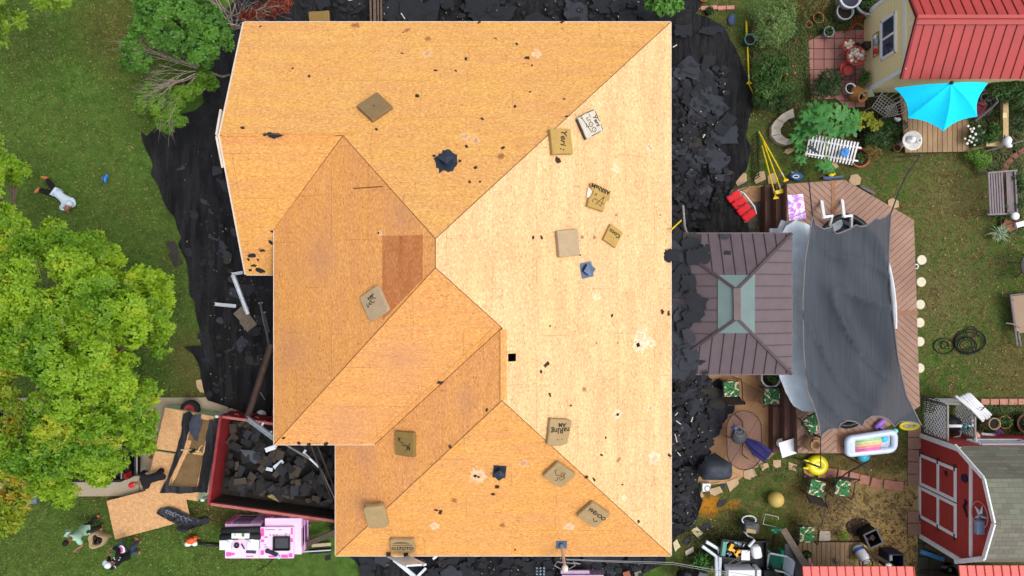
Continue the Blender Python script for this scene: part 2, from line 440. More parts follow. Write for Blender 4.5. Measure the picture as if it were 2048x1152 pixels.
# ================================================================ THE HOUSE
PL = {'N': (2.7 + .45 * 7.52,0,-.45),'E': (2.7 + .45 * 4.49,-.45,0),'W': (3.25 + .49 * 6.537,.49,0),
      'S1': (3.25 + .48 * 4.30,0,.48),'W2': (2.7 + .45 * 4.99,.45,0),'S2': (2.7 + .45 * 7.57,0,.45),'G': (2.7 - .45 * .38,0,.45)}
def zp(pl,x,y): a = PL[pl]; return a[0] + a[1] * x + a[2] * y
def onp(px,py,pl,lift=0.0):              # where the sight line of a pixel meets a roof plane
    z0,gx,gy = PL[pl]; a = (px - 1024) * KPX; b_ = (576 - py) * KPX
    t_ = (CAMH - z0 - lift) / (1 + gx * a + gy * b_)
    return Vector((a * t_,b_ * t_,CAMH - t_))
def nrm(pl): a = PL[pl]; return Vector((-a[1],-a[2],1)).normalized()
def frame(pl,p,ang=0.0):                  # matrix: z = roof normal, x turned by ang from the photo's right
    n = nrm(pl); x = Vector((math.cos(R(ang)),math.sin(R(ang)),0)); x.z = PL[pl][1] * x.x + PL[pl][2] * x.y
    x.normalize(); y = n.cross(x)
    m = Matrix((x,y,n)).transposed().to_4x4(); m.translation = Vector(p); return m
V2 = dict(A=(-7.575,7.52),B=(4.49,7.52),C=(4.50,-7.57),D=(-4.99,-7.57),Ev=(-3.77,-4.30),F=(-6.537,-4.30),G=(-6.537,1.60),
          J=(-7.52,.38),K=(-7.575,3.95),L=(-4.38,3.95),M=(-1.843,1.187),Nn=(-1.843,.49),O=(-.25,-1.0),Q=(-.25,-2.83),
          X1=(-3.77,-3.85),X2=(-4.99,-3.85),Y1=(-6.1,1.60),Y2=(-6.1,.38))
ROOF = {'N': ['A','B','M','L','K'],'W': ['F','Nn','M','L','G'],'G': ['K','L','G','Y1','Y2','J'],'S1': ['F','Ev','O','Nn'],
        'W2': ['D','Q','O','Ev','X1','X2'],'S2': ['D','C','Q'],'E': ['C','B','M','Nn','O','Q']}
# photo positions of stains: (px, py, radius px, kind)
STAINS = {'E': [(1283,678,17,'w'),(1303,686,9,'w'),(1279,692,13,'w'),(1236,828,9,'w'),(1301,816,8,'r'),(1309,916,14,'w'),(1237,918,6,'b'),
                (1192,594,8,'w'),(1300,294,8,'r'),(1232,337,8,'w'),(1168,779,5,'b'),(1165,474,4,'b'),(1190,475,4,'b'),(1232,430,3,'b'),
                (1320,430,3,'b'),(1193,687,4,'b'),(1235,686,3,'b'),(1248,996,5,'w')],
          'N': [(853,107,9,'r'),(856,78,6,'b'),(815,60,7,'b'),(712,50,10,'b'),(1002,312,7,'b'),(930,272,9,'r'),(1125,58,5,'b'),(1073,108,9,'w'),
                (952,280,8,'r')],
          'S2': [(956,952,16,'w'),(1046,927,9,'r'),(869,1052,9,'w'),(908,1000,6,'b'),(1138,1054,10,'w'),(1005,1050,6,'b')],
          'W': [(760,466,5,'w'),(800,430,30,'p'),(640,520,30,'p'),(585,700,40,'p')],'S1': [(800,720,40,'p'),(690,850,40,'p')],
          'W2': [(716,1010,20,'p'),(930,800,20,'p'),(730,910,22,'p')],'G': [(520,500,5,'b')]}
def osb(name,c1,c2,tint,stains,speck=1.0,planes=None):
    m,t,b = nodes_of(name)
    uv = t.nodes.new('ShaderNodeUVMap').outputs[0]; g = t.nodes.new('ShaderNodeNewGeometry'); pos = g.outputs['Position']
    br = t.nodes.new('ShaderNodeTexBrick'); br.offset = 0.5
    for k,x in (('Scale',1.0),('Mortar Size',0.0035),('Brick Width',2.44),('Row Height',1.22),('Mortar Smooth',0.0),('Bias',0.0)): br.inputs[k].default_value = x
    br.inputs['Color1'].default_value = (0,0,0,1); br.inputs['Color2'].default_value = (1,1,1,1); br.inputs['Mortar'].default_value = (0.5,0.5,0.5,1)
    t.links.new(uv,br.inputs['Vector'])
    s1 = ramp(t,noise_(t,1,3,0.6,mapped(t,uv,(7,18,1))),0.3,0.7)
    s2 = ramp(t,noise_(t,1,3,0.75,mapped(t,uv,(10,19,1))),0.42,0.62)
    big = ramp(t,noise_(t,0.5,4,0.6,uv,0.5),0.35,0.66)
    band = ramp(t,noise_(t,1,3,0.6,mapped(t,uv,(0.5,2.6,1))),0.36,0.64)
    c = mixc(t,s1,lin(c1),lin(c2))
    c = mixc(t,math_(t,'MULTIPLY',br.outputs['Color'],0.42),c,lin(tint))
    c = mixc(t,math_(t,'MULTIPLY',big,0.6),c,lin(tint))
    c = mixc(t,math_(t,'MULTIPLY',band,0.5),c,lin((200,140,98)))
    mot = ramp(t,noise_(t,1,5,0.7,mapped(t,uv,(3.2,7,1)),0.4),0.4,0.66)
    c = mixc(t,math_(t,'MULTIPLY',mot,0.42),c,tuple(x * y for x,y in zip(lin(c1),(0.72,0.6,0.5))))
    c = mixc(t,math_(t,'MULTIPLY',s2,0.5),c,tuple(x * y for x,y in zip(lin(c1),(0.66,0.5,0.42))))
    w = ramp(t,noise_(t,1,2,0.6,mapped(t,uv,(13,22,1),(0,0,0.35))),0.54,0.64)
    c = mixc(t,math_(t,'MULTIPLY',w,0.4),c,tuple(min(.9,x * 1.3) for x in lin(c2)))
    vo = t.nodes.new('ShaderNodeTexVoronoi'); vo.inputs['Scale'].default_value = 1.0; t.links.new(mapped(t,uv,(9,14,1),(0,0,0.12)),vo.inputs['Vector'])
    sc_ = t.nodes.new('ShaderNodeSeparateColor'); t.links.new(vo.outputs['Color'],sc_.inputs[0])
    dot = math_(t,'MULTIPLY',ramp(t,vo.outputs['Distance'],0.36,0.16),ramp(t,sc_.outputs[0],0.6,0.8))
    c = mixc(t,math_(t,'MULTIPLY',dot,0.42 * speck),c,lin((120,66,34)))
    nl = t.nodes.new('ShaderNodeTexVoronoi'); t.links.new(mapped(t,uv,(3.4,6.9,1)),nl.inputs['Vector']); nl.inputs['Scale'].default_value = 1.0; nl.inputs['Randomness'].default_value = 0.7
    c = mixc(t,math_(t,'MULTIPLY',math_(t,'MULTIPLY',ramp(t,nl.outputs['Distance'],0.13,0.06),ramp(t,noise_(t,1,3,0.6,mapped(t,uv,(0.7,3.0,1))),0.4,0.6)),0.55 * speck),c,lin((104,58,32)))
    gap = math_(t,'MULTIPLY',br.outputs['Fac'],ramp(t,noise_(t,0.9,2,0.5,uv),0.42,0.58))
    c = mixc(t,math_(t,'MULTIPLY',gap,0.75),c,lin((70,34,12)))
    wv = noise_(t,9,3,0.7,pos)
    for (px,py,r,kd) in stains:
        q = onp(px,py,planes); d = t.nodes.new('ShaderNodeVectorMath'); d.operation = 'DISTANCE'; t.links.new(pos,d.inputs[0]); d.inputs[1].default_value = q
        rr = r * 0.0128; dd = math_(t,'ADD',math_(t,'DIVIDE',d.outputs['Value'],rr),math_(t,'MULTIPLY',math_(t,'SUBTRACT',wv,0.5),3.4))
        if kd == 'p': c = mixc(t,math_(t,'MULTIPLY',ramp(t,dd,1.9,0.0),0.4),c,lin((172,122,100)))
        elif kd == 'b': c = mixc(t,math_(t,'MULTIPLY',ramp(t,dd,1.15,0.6),0.72),c,lin((120,66,42)))
        else:
            c = mixc(t,math_(t,'MULTIPLY',ramp(t,dd,1.2,0.75),0.55 if kd == 'w' else 0.3),c,lin((236,212,186)))
            c = mixc(t,math_(t,'MULTIPLY',ramp(t,dd,0.62,0.4),0.55),c,lin((188,134,100) if kd == 'w' else (150,96,84)))
    t.links.new(c,b.inputs['Base Color']); b.inputs['Roughness'].default_value = 0.62; b.inputs['Specular IOR Level'].default_value = 0.3
    bump_(t,b,s2,0.25,0.004)
    return m
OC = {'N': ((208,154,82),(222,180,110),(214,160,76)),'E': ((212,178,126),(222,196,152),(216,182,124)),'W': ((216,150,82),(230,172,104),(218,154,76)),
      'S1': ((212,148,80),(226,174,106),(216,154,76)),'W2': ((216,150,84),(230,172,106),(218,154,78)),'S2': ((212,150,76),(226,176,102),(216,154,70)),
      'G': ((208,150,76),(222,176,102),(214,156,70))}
house = thing('house','house stripped to bare orange board sheathing with hips, valleys and ridges','house',(0,0,0))
def roof_part(pl,ring,hole=None):
    n = nrm(pl); gx,gy = PL[pl][1],PL[pl][2]
    up = Vector((gx,gy,gx * gx + gy * gy)).normalized(); al = Vector((-gy,gx,0)).normalized()
    me = bpy.data.meshes.new('roof_slope'); bm = bmesh.new(); uvl = bm.loops.layers.uv.new('UVMap')
    def face(pts):
        vs = [bm.verts.new((x,y,zp(pl,x,y))) for x,y in pts]
        return bm.faces.new(vs)
    pts = [V2[k] for k in ring]
    if hole:
        hx0,hx1,hy0,hy1 = hole
        for q in (clip_poly(pts,hx0,0,-1,0),clip_poly(pts,hx1,0,1,0),
                  clip_poly(clip_poly(clip_poly(pts,hx0,0,1,0),hx1,0,-1,0),0,hy0,0,-1),
                  clip_poly(clip_poly(clip_poly(pts,hx0,0,1,0),hx1,0,-1,0),0,hy1,0,1)):
            if len(q) > 2: face(q)
    else: face(pts)
    for f in bm.faces:
        if f.normal.dot(n) < 0: f.normal_flip()
        for l in f.loops: l[uvl].uv = (l.vert.co.dot(al) + 50,l.vert.co.dot(up) + 50)
    bm.normal_update()
    for f in bm.faces:
        if f.normal.z < 0: f.normal_flip()
    bm.to_mesh(me); bm.free()
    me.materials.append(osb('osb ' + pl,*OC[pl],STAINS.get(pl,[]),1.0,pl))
    ob = bpy.data.objects.new('roof_slope',me); COL.objects.link(ob); ob.parent = house
    return ob
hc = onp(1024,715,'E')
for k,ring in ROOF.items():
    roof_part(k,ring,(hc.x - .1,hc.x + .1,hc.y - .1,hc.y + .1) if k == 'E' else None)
# small rotten holes: thin near-black plates on the boards, attic darkness painted in
m_hole = pm('attic dark',(14,9,6),(8,5,4),0.95,bump=0)
for px,py,r in ((1276,690,4.5),(1235,829,3),(950,952,3.4),(957,954,2.6),(757,466,2)):
    pl = 'S2' if px in (950,957) else ('W' if px == 757 else 'E'); q = onp(px,py,pl)
    mb = MB(); T = frame(pl,q,random.uniform(0,90)); a = M_(r,4)
    mb.prism(wob([(-a,-a * .8),(a * .9,-a),(a,a * .8),(-a * .8,a)],a * .35,a * .5,px),0.002,0.004,T)
    mb.build('rotten_hole',m_hole,house)
m_patch = osb('osb newer sheet',(176,108,56),(194,128,72),(170,102,50),[],0.7,'W')
mb = MB(); q = [onp(*p,'W',0.012) for p in ((765,472),(845,470),(845,558),(769,636),(765,640))]
mb.plate(q,0.012)
o = mb.build('roof_patch',m_patch,house); o['label'] = 'darker square of newer board let into the roof'
uvl = o.data.uv_layers.new(name='UVMap')
for l in o.data.loops: co = o.data.vertices[l.vertex_index].co; uvl.data[l.index].uv = (co.y + .3,co.x * 1.1 + 1.8)
# loose lap boards beside the valleys and along the wing's ridge
m_lap = osb('osb lap',(206,142,70),(222,170,96),(212,150,70),[],0.8,'G')
def lap(a,b,pl,w,side,z=0.012):
    a,b = onp(*a,pl,z),onp(*b,pl,z); d = (b - a).normalized(); s_ = nrm(pl).cross(d) * w * side
    mb = MB(); mb.plate([a,b,b + s_,a + s_],0.01); ob = mb.build('lap_board',m_lap,house)
    u = ob.data.uv_layers.new(name='UVMap')
    for l in ob.data.loops: co = ob.data.vertices[l.vertex_index].co; u.data[l.index].uv = (co.dot(d),co.dot(nrm(pl).cross(d)))
lap((446,273),(716,270),'N',0.09,1); lap((446,290),(672,291),'G',0.28,1)
lap((550,470),(690,282),'G',0.11,1); lap((752,884),(996,658),'S1',0.11,1); lap((1001,660),(1001,800),'E',0.17,1)
# open joints along hips, valleys and ridges
m_seam = pm('open joint',(104,58,28),(74,38,18),0.9,bump=0)
mb = MB()
def joint(a,b,pl,w=0.013):
    A_,B_ = V2[a],V2[b]; p = Vector((*A_,zp(pl,*A_) + .004)); q = Vector((*B_,zp(pl,*B_) + .004)); mb.beam(p,q,w,0.012)
for a,b,pl in (('B','M','N'),('M','L','N'),('L','G','W'),('M','Nn','E'),('F','Nn','W'),('Nn','O','E'),('O','Ev','S1'),('O','Q','E'),('D','Q','W2'),('Q','C','E'),('K','L','N')): joint(a,b,pl)
p,q = onp(706,377,'W',.01),onp(764,373,'W',.01); mb.beam(p,q,0.02,0.012)
mb.build('roof_joint',m_seam,house)
# fascia and pale drip edge
m_trim = pm('white trim',(212,198,184),(190,174,160),0.5,4,bump=0)
mb = MB(); mf = MB()
EDGES = (('A','B','N'),('B','C','E'),('D','C','S2'),('D','X2','W2'),('F','Ev','S1'),('F','G','W'),('J','Y2','G'),('A','K','N'),('J','K','G'))
ctr = Vector((-1,0,0))
for a,b,pl in EDGES:
    A_,B_ = Vector((*V2[a],zp(pl,*V2[a]))),Vector((*V2[b],zp(pl,*V2[b])))
    d = (B_ - A_).normalized(); o_ = Vector((d.y,-d.x,0)).normalized()
    if o_.dot((A_ + B_) / 2 - ctr) < 0: o_ = -o_
    w = 0.018 if 'K' not in (a,b) else 0.045
    mb.plate([A_ + o_ * .002,B_ + o_ * .002,B_ + o_ * (w + .002),A_ + o_ * (w + .002)],0.02)
    dn = Vector((0,0,-.022))
    mf.plate([A_ + o_ * .0 + dn,B_ + o_ * .0 + dn,B_ - o_ * .028 + dn,A_ - o_ * .028 + dn],0.15)
mb.build('drip_edge',m_trim,house); mf.build('fascia',pm('fascia board',(200,188,176),(176,160,146),0.6),house)
gt = MB(); a,b,c = (Vector((*P2(443,222,3.9),3.9)),Vector((-7.66,3.95,4.26)),Vector((-7.64,3.2,3.93)))
for p,q in ((a,b),(b,c)): gt.beam(p,q,0.05,0.14)
gt.build('rake_board',m_trim,house)
# walls below the eaves, soffit
m_wall = brickmat('house brick',0.22,0.075,(150,98,80),(128,80,66),(170,160,150),0.01,0.5,0.9,0.0,0.2,0.2,False)
FP = [(-7.25,7.1),(4.1,7.1),(4.1,-7.15),(-4.58,-7.15),(-4.58,-3.88),(-6.1,-3.88),(-6.1,.8),(-7.25,.8)]
mb = MB(); n = len(FP)
for i in range(n):
    a,b = FP[i],FP[(i + 1) % n]; mb.poly([(*a,0),(*b,0),(*b,2.64),(*a,2.64)])
mb.poly([(-7.25,7.1,2.64),(-7.25,.8,2.64),(-7.25,3.95,4.2)])
mb.poly([(-6.1,1.3,2.64),(-6.1,-3.88,2.64),(-6.1,-3.88,3.2),(-6.1,1.3,3.2)]); mb.poly([(-6.1,-3.88,2.64),(-4.0,-3.88,2.64),(-4.0,-3.88,3.2),(-6.1,-3.88,3.2)])
mb.build('wall',m_wall,house)
mb = MB(); mb.poly([(x,y,2.56) for x,y in [(-7.5,7.48),(4.46,7.48),(4.46,-7.53),(-4.95,-7.53),(-4.95,-4.0),(-6.1,-4.0),(-6.1,.42),(-7.5,.42)]])
mb.poly([(-6.5,1.4,3.12),(-6.08,1.4,3.12),(-6.08,-3.86,3.12),(-3.9,-3.86,3.12),(-3.9,-4.26,3.12),(-6.5,-4.26,3.12)])
mb.build('soffit',m_trim,house)

# roof vents and service mast (fixed to the roof, so parts of the house)
m_vent = pm('blue-grey metal',(84,104,132),(70,88,114),0.5,5,0.2,bump=0,spec=0.5)
m_ventd = pm('dark slate metal',(54,63,76),(42,50,62),0.45,5,0.4,bump=0)
m_felt = pm('torn felt',(52,55,64),(38,40,47),0.95,5)
def vent(px,py,pl,w,ang,mat_v,torn):
    q = onp(px,py,pl); T = frame(pl,q,ang); mb = MB(); mb.box((0,0,.008),(w,w * 1.15,.012),T=T)
    o = mb.build('roof_vent',mat_v,house)
    mb = MB(); s_ = w * .3
    mb.add([(-s_,-s_,.016),(s_,-s_,.016),(s_,s_,.016),(-s_,s_,.016),(-s_ * .9,-s_ * .9,.14),(s_ * .9,-s_ * .9,.14),(s_ * .9,s_ * .9,.14),(-s_ * .9,s_ * .9,.14)],
           [(0,1,5,4),(1,2,6,5),(2,3,7,6),(3,0,4,7)],T @ Matrix.Rotation(R(45),4,'Z'))
    mb.build('vent_throat',m_ventd,o)
    mb = MB(); s_ = w * .36; T2 = T @ Matrix.Rotation(R(45),4,'Z')
    mb.add([(-s_,-s_,.15),(s_,-s_,.15),(s_,s_,.15),(-s_,s_,.15),(-s_,-s_,.17),(s_,-s_,.17),(s_,s_,.17),(-s_,s_,.17),(0,0,.205)],
           [(0,3,2,1),(0,1,5,4),(1,2,6,5),(2,3,7,6),(3,0,4,7),(4,5,8),(5,6,8),(6,7,8),(7,4,8)],T2)
    mb.build('vent_cap',mat_v,o)
    if torn:
        pts = []
        for i in range(26):
            t = 2 * math.pi * i / 26; rr = w * torn * (0.62 + 0.25 * noise.noise(Vector((math.cos(t) * 2,math.sin(t) * 2,px))) + random.uniform(-.09,.09))
            pts.append((math.cos(t) * rr * .85,math.sin(t) * rr * 1.1))
        mb = MB(); mb.prism(pts,0.0005,0.0045,T); mb.build('torn_felt',m_felt,o)
vent(893,322,'N',0.4,3,m_ventd,1.35); vent(1173,540,'E',0.36,12,m_vent,0); vent(999,943,'S2',0.34,-5,m_ventd,0.85)
q = onp(1123,1089,'S2'); T = frame('S2',q,0)
mb = MB(); mb.box((0,0,.008),(.3,.28,.012),T=T); ms_ = mb.build('service_mast',m_vent,house)
top = P(1130,1137,3.6)
mb = MB(); mb.cyl(q + Vector((0,0,.0)),q + Vector((0,0,.12)),.09,.05); mb.build('flashing_cone',m_vent,ms_)
m_pipe = pm('galvanised pipe',(196,178,160),(170,152,138),0.45,6,0.3,bump=0)
mb = MB(); mb.cyl(q,top,.045,.04); mb.build('pipe',m_pipe,ms_)
mb = MB(); mb.ell(top,(.09,.11,.09)); mb.build('weather_head',pm('pale cap',(214,200,190),None,0.5),ms_)
mb = MB()
for s_ in (-1,1): mb.tube([top,top + Vector((.1 * s_,-.06,-.1)),top + Vector((.28 * s_,.06,-.05)),top + Vector((.22 * s_,.2,.05)),top + Vector((.4,.16,.1))],.012,5)
mb.build('drip_loop',pm('grey cable',(150,148,150),None,0.6),ms_)

# ================================================================ TREES AND SHRUBS ON THE LEFT
m_bark = pm('grey bark',(128,112,98),(92,78,66),0.9,9,bump=0.5)
m_bark2 = pm('pale twig bark',(178,164,150),(140,126,112),0.85,9,bump=0.3)
def branch(mb,p,d,L,r,depth,kids=3,spread=0.7,up=0.0,n=5):
    pts = [Vector(p)]; dd = Vector(d).normalized(); seg = 4
    for i in range(seg):
        dd = (dd + Vector((random.uniform(-1,1),random.uniform(-1,1),random.uniform(-1,1))) * 0.16 + Vector((0,0,up * 0.12))).normalized()
        pts.append(pts[-1] + dd * L / seg)
    mb.tube(pts,[r * (1 - 0.55 * i / seg) for i in range(seg + 1)],n)
    if depth > 0:
        for k in range(kids):
            i = random.randint(2,seg); nd = (dd + Vector((random.uniform(-1,1),random.uniform(-1,1),random.uniform(-.4,.8))) * spread).normalized()
            branch(mb,pts[i],nd,L * random.uniform(.5,.75),r * .5,depth - 1,kids,spread,up,max(4,n - 1))
def crown(lobes):
    out = []
    for px,py,z,r in lobes:
        c = P(px,py,z); rr = M_(r,z); out.append((c.x,c.y,c.z,rr,rr * 0.8))
    return out
def sublobes(bl,k,f=0.42):
    out = []
    for b in bl:
        for _ in range(k):
            d = rng.normal(0,1,3); d[2] = abs(d[2]) * .8 - .1; d /= np.linalg.norm(d); q = f * rng.uniform(.6,1.1)
            out.append((b[0] + d[0] * b[3] * .8,b[1] + d[1] * b[3] * .8,b[2] + d[2] * b[4] * .8,b[3] * q,b[4] * q))
    return out
def tree(name,label,lobes,trunk_px,mleaf,npts,per,ln,wd_,group=None,trunk_r=.2,cat='tree',k=6,f=.42,tilt=.35,branches=True):
    base = P(*trunk_px); t = thing(name,label,cat,base,0,group)
    bl = crown(lobes); zc = max(b[2] for b in bl)
    mb = MB(); cx = np.mean([b[0] for b in bl]); cy = np.mean([b[1] for b in bl])
    fork = Vector((base.x * .8 + cx * .2,base.y * .8 + cy * .2,zc * .35))
    mb.tube([base,base.lerp(fork,.5) + Vector((.05,.04,0)),fork],[trunk_r * 1.2,trunk_r,trunk_r * .85],9); o = mb.build('trunk',m_bark,t,True)
    mb = MB()
    for b in bl:
        e = Vector((b[0],b[1],b[2])); m_ = fork.lerp(e,.5) + Vector((0,0,.25)) + Vector((random.uniform(-.2,.2),random.uniform(-.2,.2),0))
        mb.tube([fork,m_,e],[trunk_r * .55,trunk_r * .35,trunk_r * .12],6)
        for _ in range(3):
            a = Vector((random.uniform(-1,1),random.uniform(-1,1),random.uniform(-.1,.9))).normalized(); mb.tube([m_.lerp(e,.6),e + a * b[3] * .8],[trunk_r * .14,.008],4)
    mb.build('limb',m_bark,t,True)
    sb = sublobes(bl,k,f)
    Pn,nn = blob_pts(sb,npts,.55)
    leaves('crown',mleaf,t,Pn,nn,ln,wd_,per,1.0,tilt,ln * .12)
    return t
m_lf_big = leafmat('bright green leaves',(54,98,14),(116,162,30),(160,194,42),(186,192,50),0.12,0.6,0.36)
m_lf_yel = leafmat('yellowing leaves',(84,116,20),(130,156,30),(166,166,38),(192,124,40),0.2,0.8,0.3)
m_lf_mid = leafmat('mid green leaves',(44,84,26),(78,124,42),(98,148,50),None,0,0.9,0.25)
m_lf_lime = leafmat('lime green leaves',(82,118,26),(126,156,42),(140,172,50),None,0,0.9,0.3)
tree('broad_tree','large bright green broadleaf tree shading the driveway and lawn',[
    (0,388,4.2,50),(36,482,5.0,60),(140,492,4.8,52),(190,525,4.6,52),(110,570,5.8,80),(30,590,5.6,78),(210,620,5.6,72),(285,595,4.6,52),(322,580,4.0,34),
    (150,690,6.3,84),(60,680,6.0,62),(245,700,5.5,70),(300,650,4.5,46),(318,690,4.0,26),(185,790,5.9,74),(262,790,4.9,52),(120,830,5.5,52),
    (205,865,5.1,62),(268,845,4.4,40),(120,890,5.1,58),(200,920,4.2,44),(286,880,3.8,26),(112,955,4.2,40),(128,985,3.8,24),(60,900,5.0,50),(24,338,3.6,26),(135,665,5.9,54),(175,800,5.6,50),(20,690,5.6,50),(90,640,5.9,54),(200,745,5.7,50),(255,640,5.2,46),(160,520,5.0,50),(10,480,5,50)],
    (150,700),m_lf_big,18500,9,.112,.025,trunk_r=.24,k=12,f=.46)
tree('yellow_tree','smaller tree turning yellow and orange at the left edge of the picture',[(-6,770,4.6,46),(18,800,4.4,34),(14,870,4.4,44),(-5,920,4.6,60),(38,960,3.9,42),(5,1015,3.7,44),(30,1000,3.5,30)],
     (-40,880),m_lf_yel,1000,9,.15,.032,trunk_r=.13)
tree('corner_tree','pale green tree reaching in at the upper left corner over the lawn',[(-10,10,4.4,44),(20,40,3.8,24),(6,70,3.5,18),(110,2,3.6,16),(128,-4,3.8,18),(88,-2,3.8,16)],(-30,-60),m_lf_lime,520,8,.14,.03,trunk_r=.12)
tree('side_shoot','small yellow green sapling at the left edge above the broad tree',[(-4,285,2.2,12),(10,318,2.4,18)],(-14,310),m_lf_lime,60,8,.13,.03,trunk_r=.04,k=3)
st = tree('evergreen_shrub','large rounded dark green shrub at the upper left corner of the house',[(318,10,3.0,42),(380,0,3.2,44),(350,50,3.3,40),(410,50,3.0,36),(392,92,2.9,32),(436,92,2.6,26),(330,60,2.7,32),(362,84,2.8,26),(415,112,2.6,18),(300,40,2.7,26),(352,20,3.1,36),(440,62,2.6,22),(272,70,2.0,14),
     (268,100,2.2,22),(258,128,2.0,14),(284,122,2.2,18),(448,70,2.4,14)],(395,60),m_lf_mid,4800,9,.095,.026,k=10,f=.46,trunk_r=.1,cat='shrub')
tree('broad_shrub','yellower low shrub beside the black tarp under the bare branches',[(300,205,1.6,24),(330,215,1.8,30),(352,235,1.7,20),(334,248,1.5,16),(372,195,1.9,20),(412,150,1.8,16),(424,165,1.6,13),(395,175,1.8,14),(300,178,1.4,12),(345,190,1.7,16)],
     (385,165),m_lf_lime if False else leafmat('spring green leaves',(58,98,24),(98,138,38),(118,156,44),None,0,1.0,0.28),2000,9,.085,.022,trunk_r=.06,cat='shrub',k=9,f=.46)
random.seed(21)
t = thing('bare_shrub','leafless shrub of fanned pale branches between the green shrubs','shrub',P(425,150)); mb = MB()
o_ = P(408,140,1.8); mb.tube([P(462,150,.0),P(445,154,.7),P(428,148,1.3),o_],[.045,.04,.034,.028],6)
for i in range(13):
    a = R(184 + (i - 6) * 7.5); d = Vector((math.cos(a),math.sin(a) * .9,random.uniform(-.12,.25)))
    branch(mb,o_ + d * .1,d,random.uniform(.8,1.35),.0125,2,4,.5,0,4)
mb.build('branches',m_bark2,t,True)
t = thing('withered_shrub','leafless grey shrub with rust red dead leaves at the top left of the house','shrub',P(470,45)); mb = MB()
for i in range(9):
    a = R(random.uniform(-10,110)); d = Vector((math.cos(a),math.sin(a) * .7,.9)); branch(mb,P(468,60,.1),d,random.uniform(1.0,1.6),.028,2,3,.6,0,4)
for a,b in (((447,45),(432,0)),((452,45),(470,8)),((485,55),(452,46))): mb.tube([P(*a,.8),P((a[0] + b[0]) / 2 + 4,(a[1] + b[1]) / 2,1.1),P(*b,1.6)],[.03,.024,.014],5)
mb.build('branches',m_bark2,t,True)
bl = crown([(520,24,1.1,18),(545,18,1.2,18),(568,12,1.1,14),(500,30,1.0,14),(575,2,1.1,12),(490,34,.9,12)])
Pn,nn = blob_pts(bl,330,.2); leaves('dead_leaves',leafmat('rust red leaves',(84,30,18),(128,50,30),(146,66,40),None,0,1.5,.15),t,Pn,nn,.1,.018,4,1,.2,.03)

# ================================================================ BLACK DEBRIS NETTING ON THE GROUND
def tarpmat(name,c1,c2,rough=.62,sc=3.0):
    m,t,b = nodes_of(name); pos = t.nodes.new('ShaderNodeNewGeometry').outputs['Position']
    f = ramp(t,noise_(t,sc,4,.6,pos,.6),.35,.7); h = ramp(t,noise_(t,90,2,.5,pos),.3,.7)
    c = mixc(t,f,lin(c1),lin(c2)); fold_tone = ramp(t,noise_(t,1,5,.62,mapped(t,pos,(3.2,.42,1),(0,0,R(12))),1.2),.45,.57); c = mixc(t,fold_tone,c,tuple(x * 2.4 for x in lin(c1))); c = mixc(t,math_(t,'MULTIPLY',math_(t,'MULTIPLY',ramp(t,noise_(t,26,4,.75,pos),.5,.66),ramp(t,noise_(t,.9,3,.6,pos,.5),.45,.62)),.75),c,lin((70,70,66)))  # stretched streaks paint fold creases and sheen into the colour; grey speckle is dust
    t.links.new(c,b.inputs['Base Color']); b.inputs['Roughness'].default_value = rough; b.inputs['Specular IOR Level'].default_value = .3
    wr = t.nodes.new('ShaderNodeMath'); wr.operation = 'ADD'; cr = noise_(t,1,5,.65,mapped(t,pos,(3.4,.6,1),(0,0,R(14))),.7); t.links.new(cr,wr.inputs[0]); hh = t.nodes.new('ShaderNodeMath'); hh.operation = 'MULTIPLY'; hh.inputs[1].default_value = .06; t.links.new(h,hh.inputs[0]); t.links.new(hh.outputs[0],wr.inputs[1])
    bump_(t,b,wr.outputs[0],1.0,.3); return m
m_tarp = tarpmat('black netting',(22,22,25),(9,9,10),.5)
def folds(ang,amp,base=.02,sc=1.0,seed=0.0):
    ca,sa = math.cos(R(ang)),math.sin(R(ang))
    def f(x,y):
        u,v = x * ca + y * sa,-x * sa + y * ca
        w = noise.noise(Vector((u * .35 * sc,v * 2.6 * sc + .5 * noise.noise(Vector((x * .7,y * .7,seed))),seed)))
        w2 = noise.noise(Vector((u * .9 * sc,v * 6.5 * sc,seed + 4))); w3 = noise.noise(Vector((x * 3,y * 3,seed + 8)))
        return base + amp * (.5 + .5 * w) ** 2 * 1.6 + amp * .35 * (1 - abs(w2)) ** 3 + amp * .25 * (.5 + .5 * w3)
    return f
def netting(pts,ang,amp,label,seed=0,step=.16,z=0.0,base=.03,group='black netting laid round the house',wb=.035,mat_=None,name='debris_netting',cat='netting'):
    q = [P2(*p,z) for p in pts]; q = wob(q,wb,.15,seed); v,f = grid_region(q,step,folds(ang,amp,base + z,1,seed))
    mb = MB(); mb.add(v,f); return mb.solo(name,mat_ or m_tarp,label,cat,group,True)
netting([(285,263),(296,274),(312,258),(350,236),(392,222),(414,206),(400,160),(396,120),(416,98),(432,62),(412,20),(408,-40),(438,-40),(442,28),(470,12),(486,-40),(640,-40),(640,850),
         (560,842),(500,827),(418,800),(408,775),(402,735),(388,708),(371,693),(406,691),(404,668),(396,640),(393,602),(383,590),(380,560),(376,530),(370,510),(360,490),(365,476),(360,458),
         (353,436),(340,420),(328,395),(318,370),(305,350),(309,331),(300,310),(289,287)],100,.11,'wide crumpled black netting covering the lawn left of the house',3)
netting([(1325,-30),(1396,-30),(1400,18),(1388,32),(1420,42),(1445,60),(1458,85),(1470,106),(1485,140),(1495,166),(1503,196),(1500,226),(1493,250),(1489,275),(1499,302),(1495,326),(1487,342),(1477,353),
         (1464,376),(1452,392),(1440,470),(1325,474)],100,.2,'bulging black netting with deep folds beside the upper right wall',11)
netting([(1325,745),(1380,752),(1404,790),(1422,842),(1406,880),(1420,902),(1400,925),(1392,962),(1404,1000),(1385,1040),(1366,1062),(1347,1072),(1325,1082)],95,.14,'black netting along the lower right wall beside the patio',17)
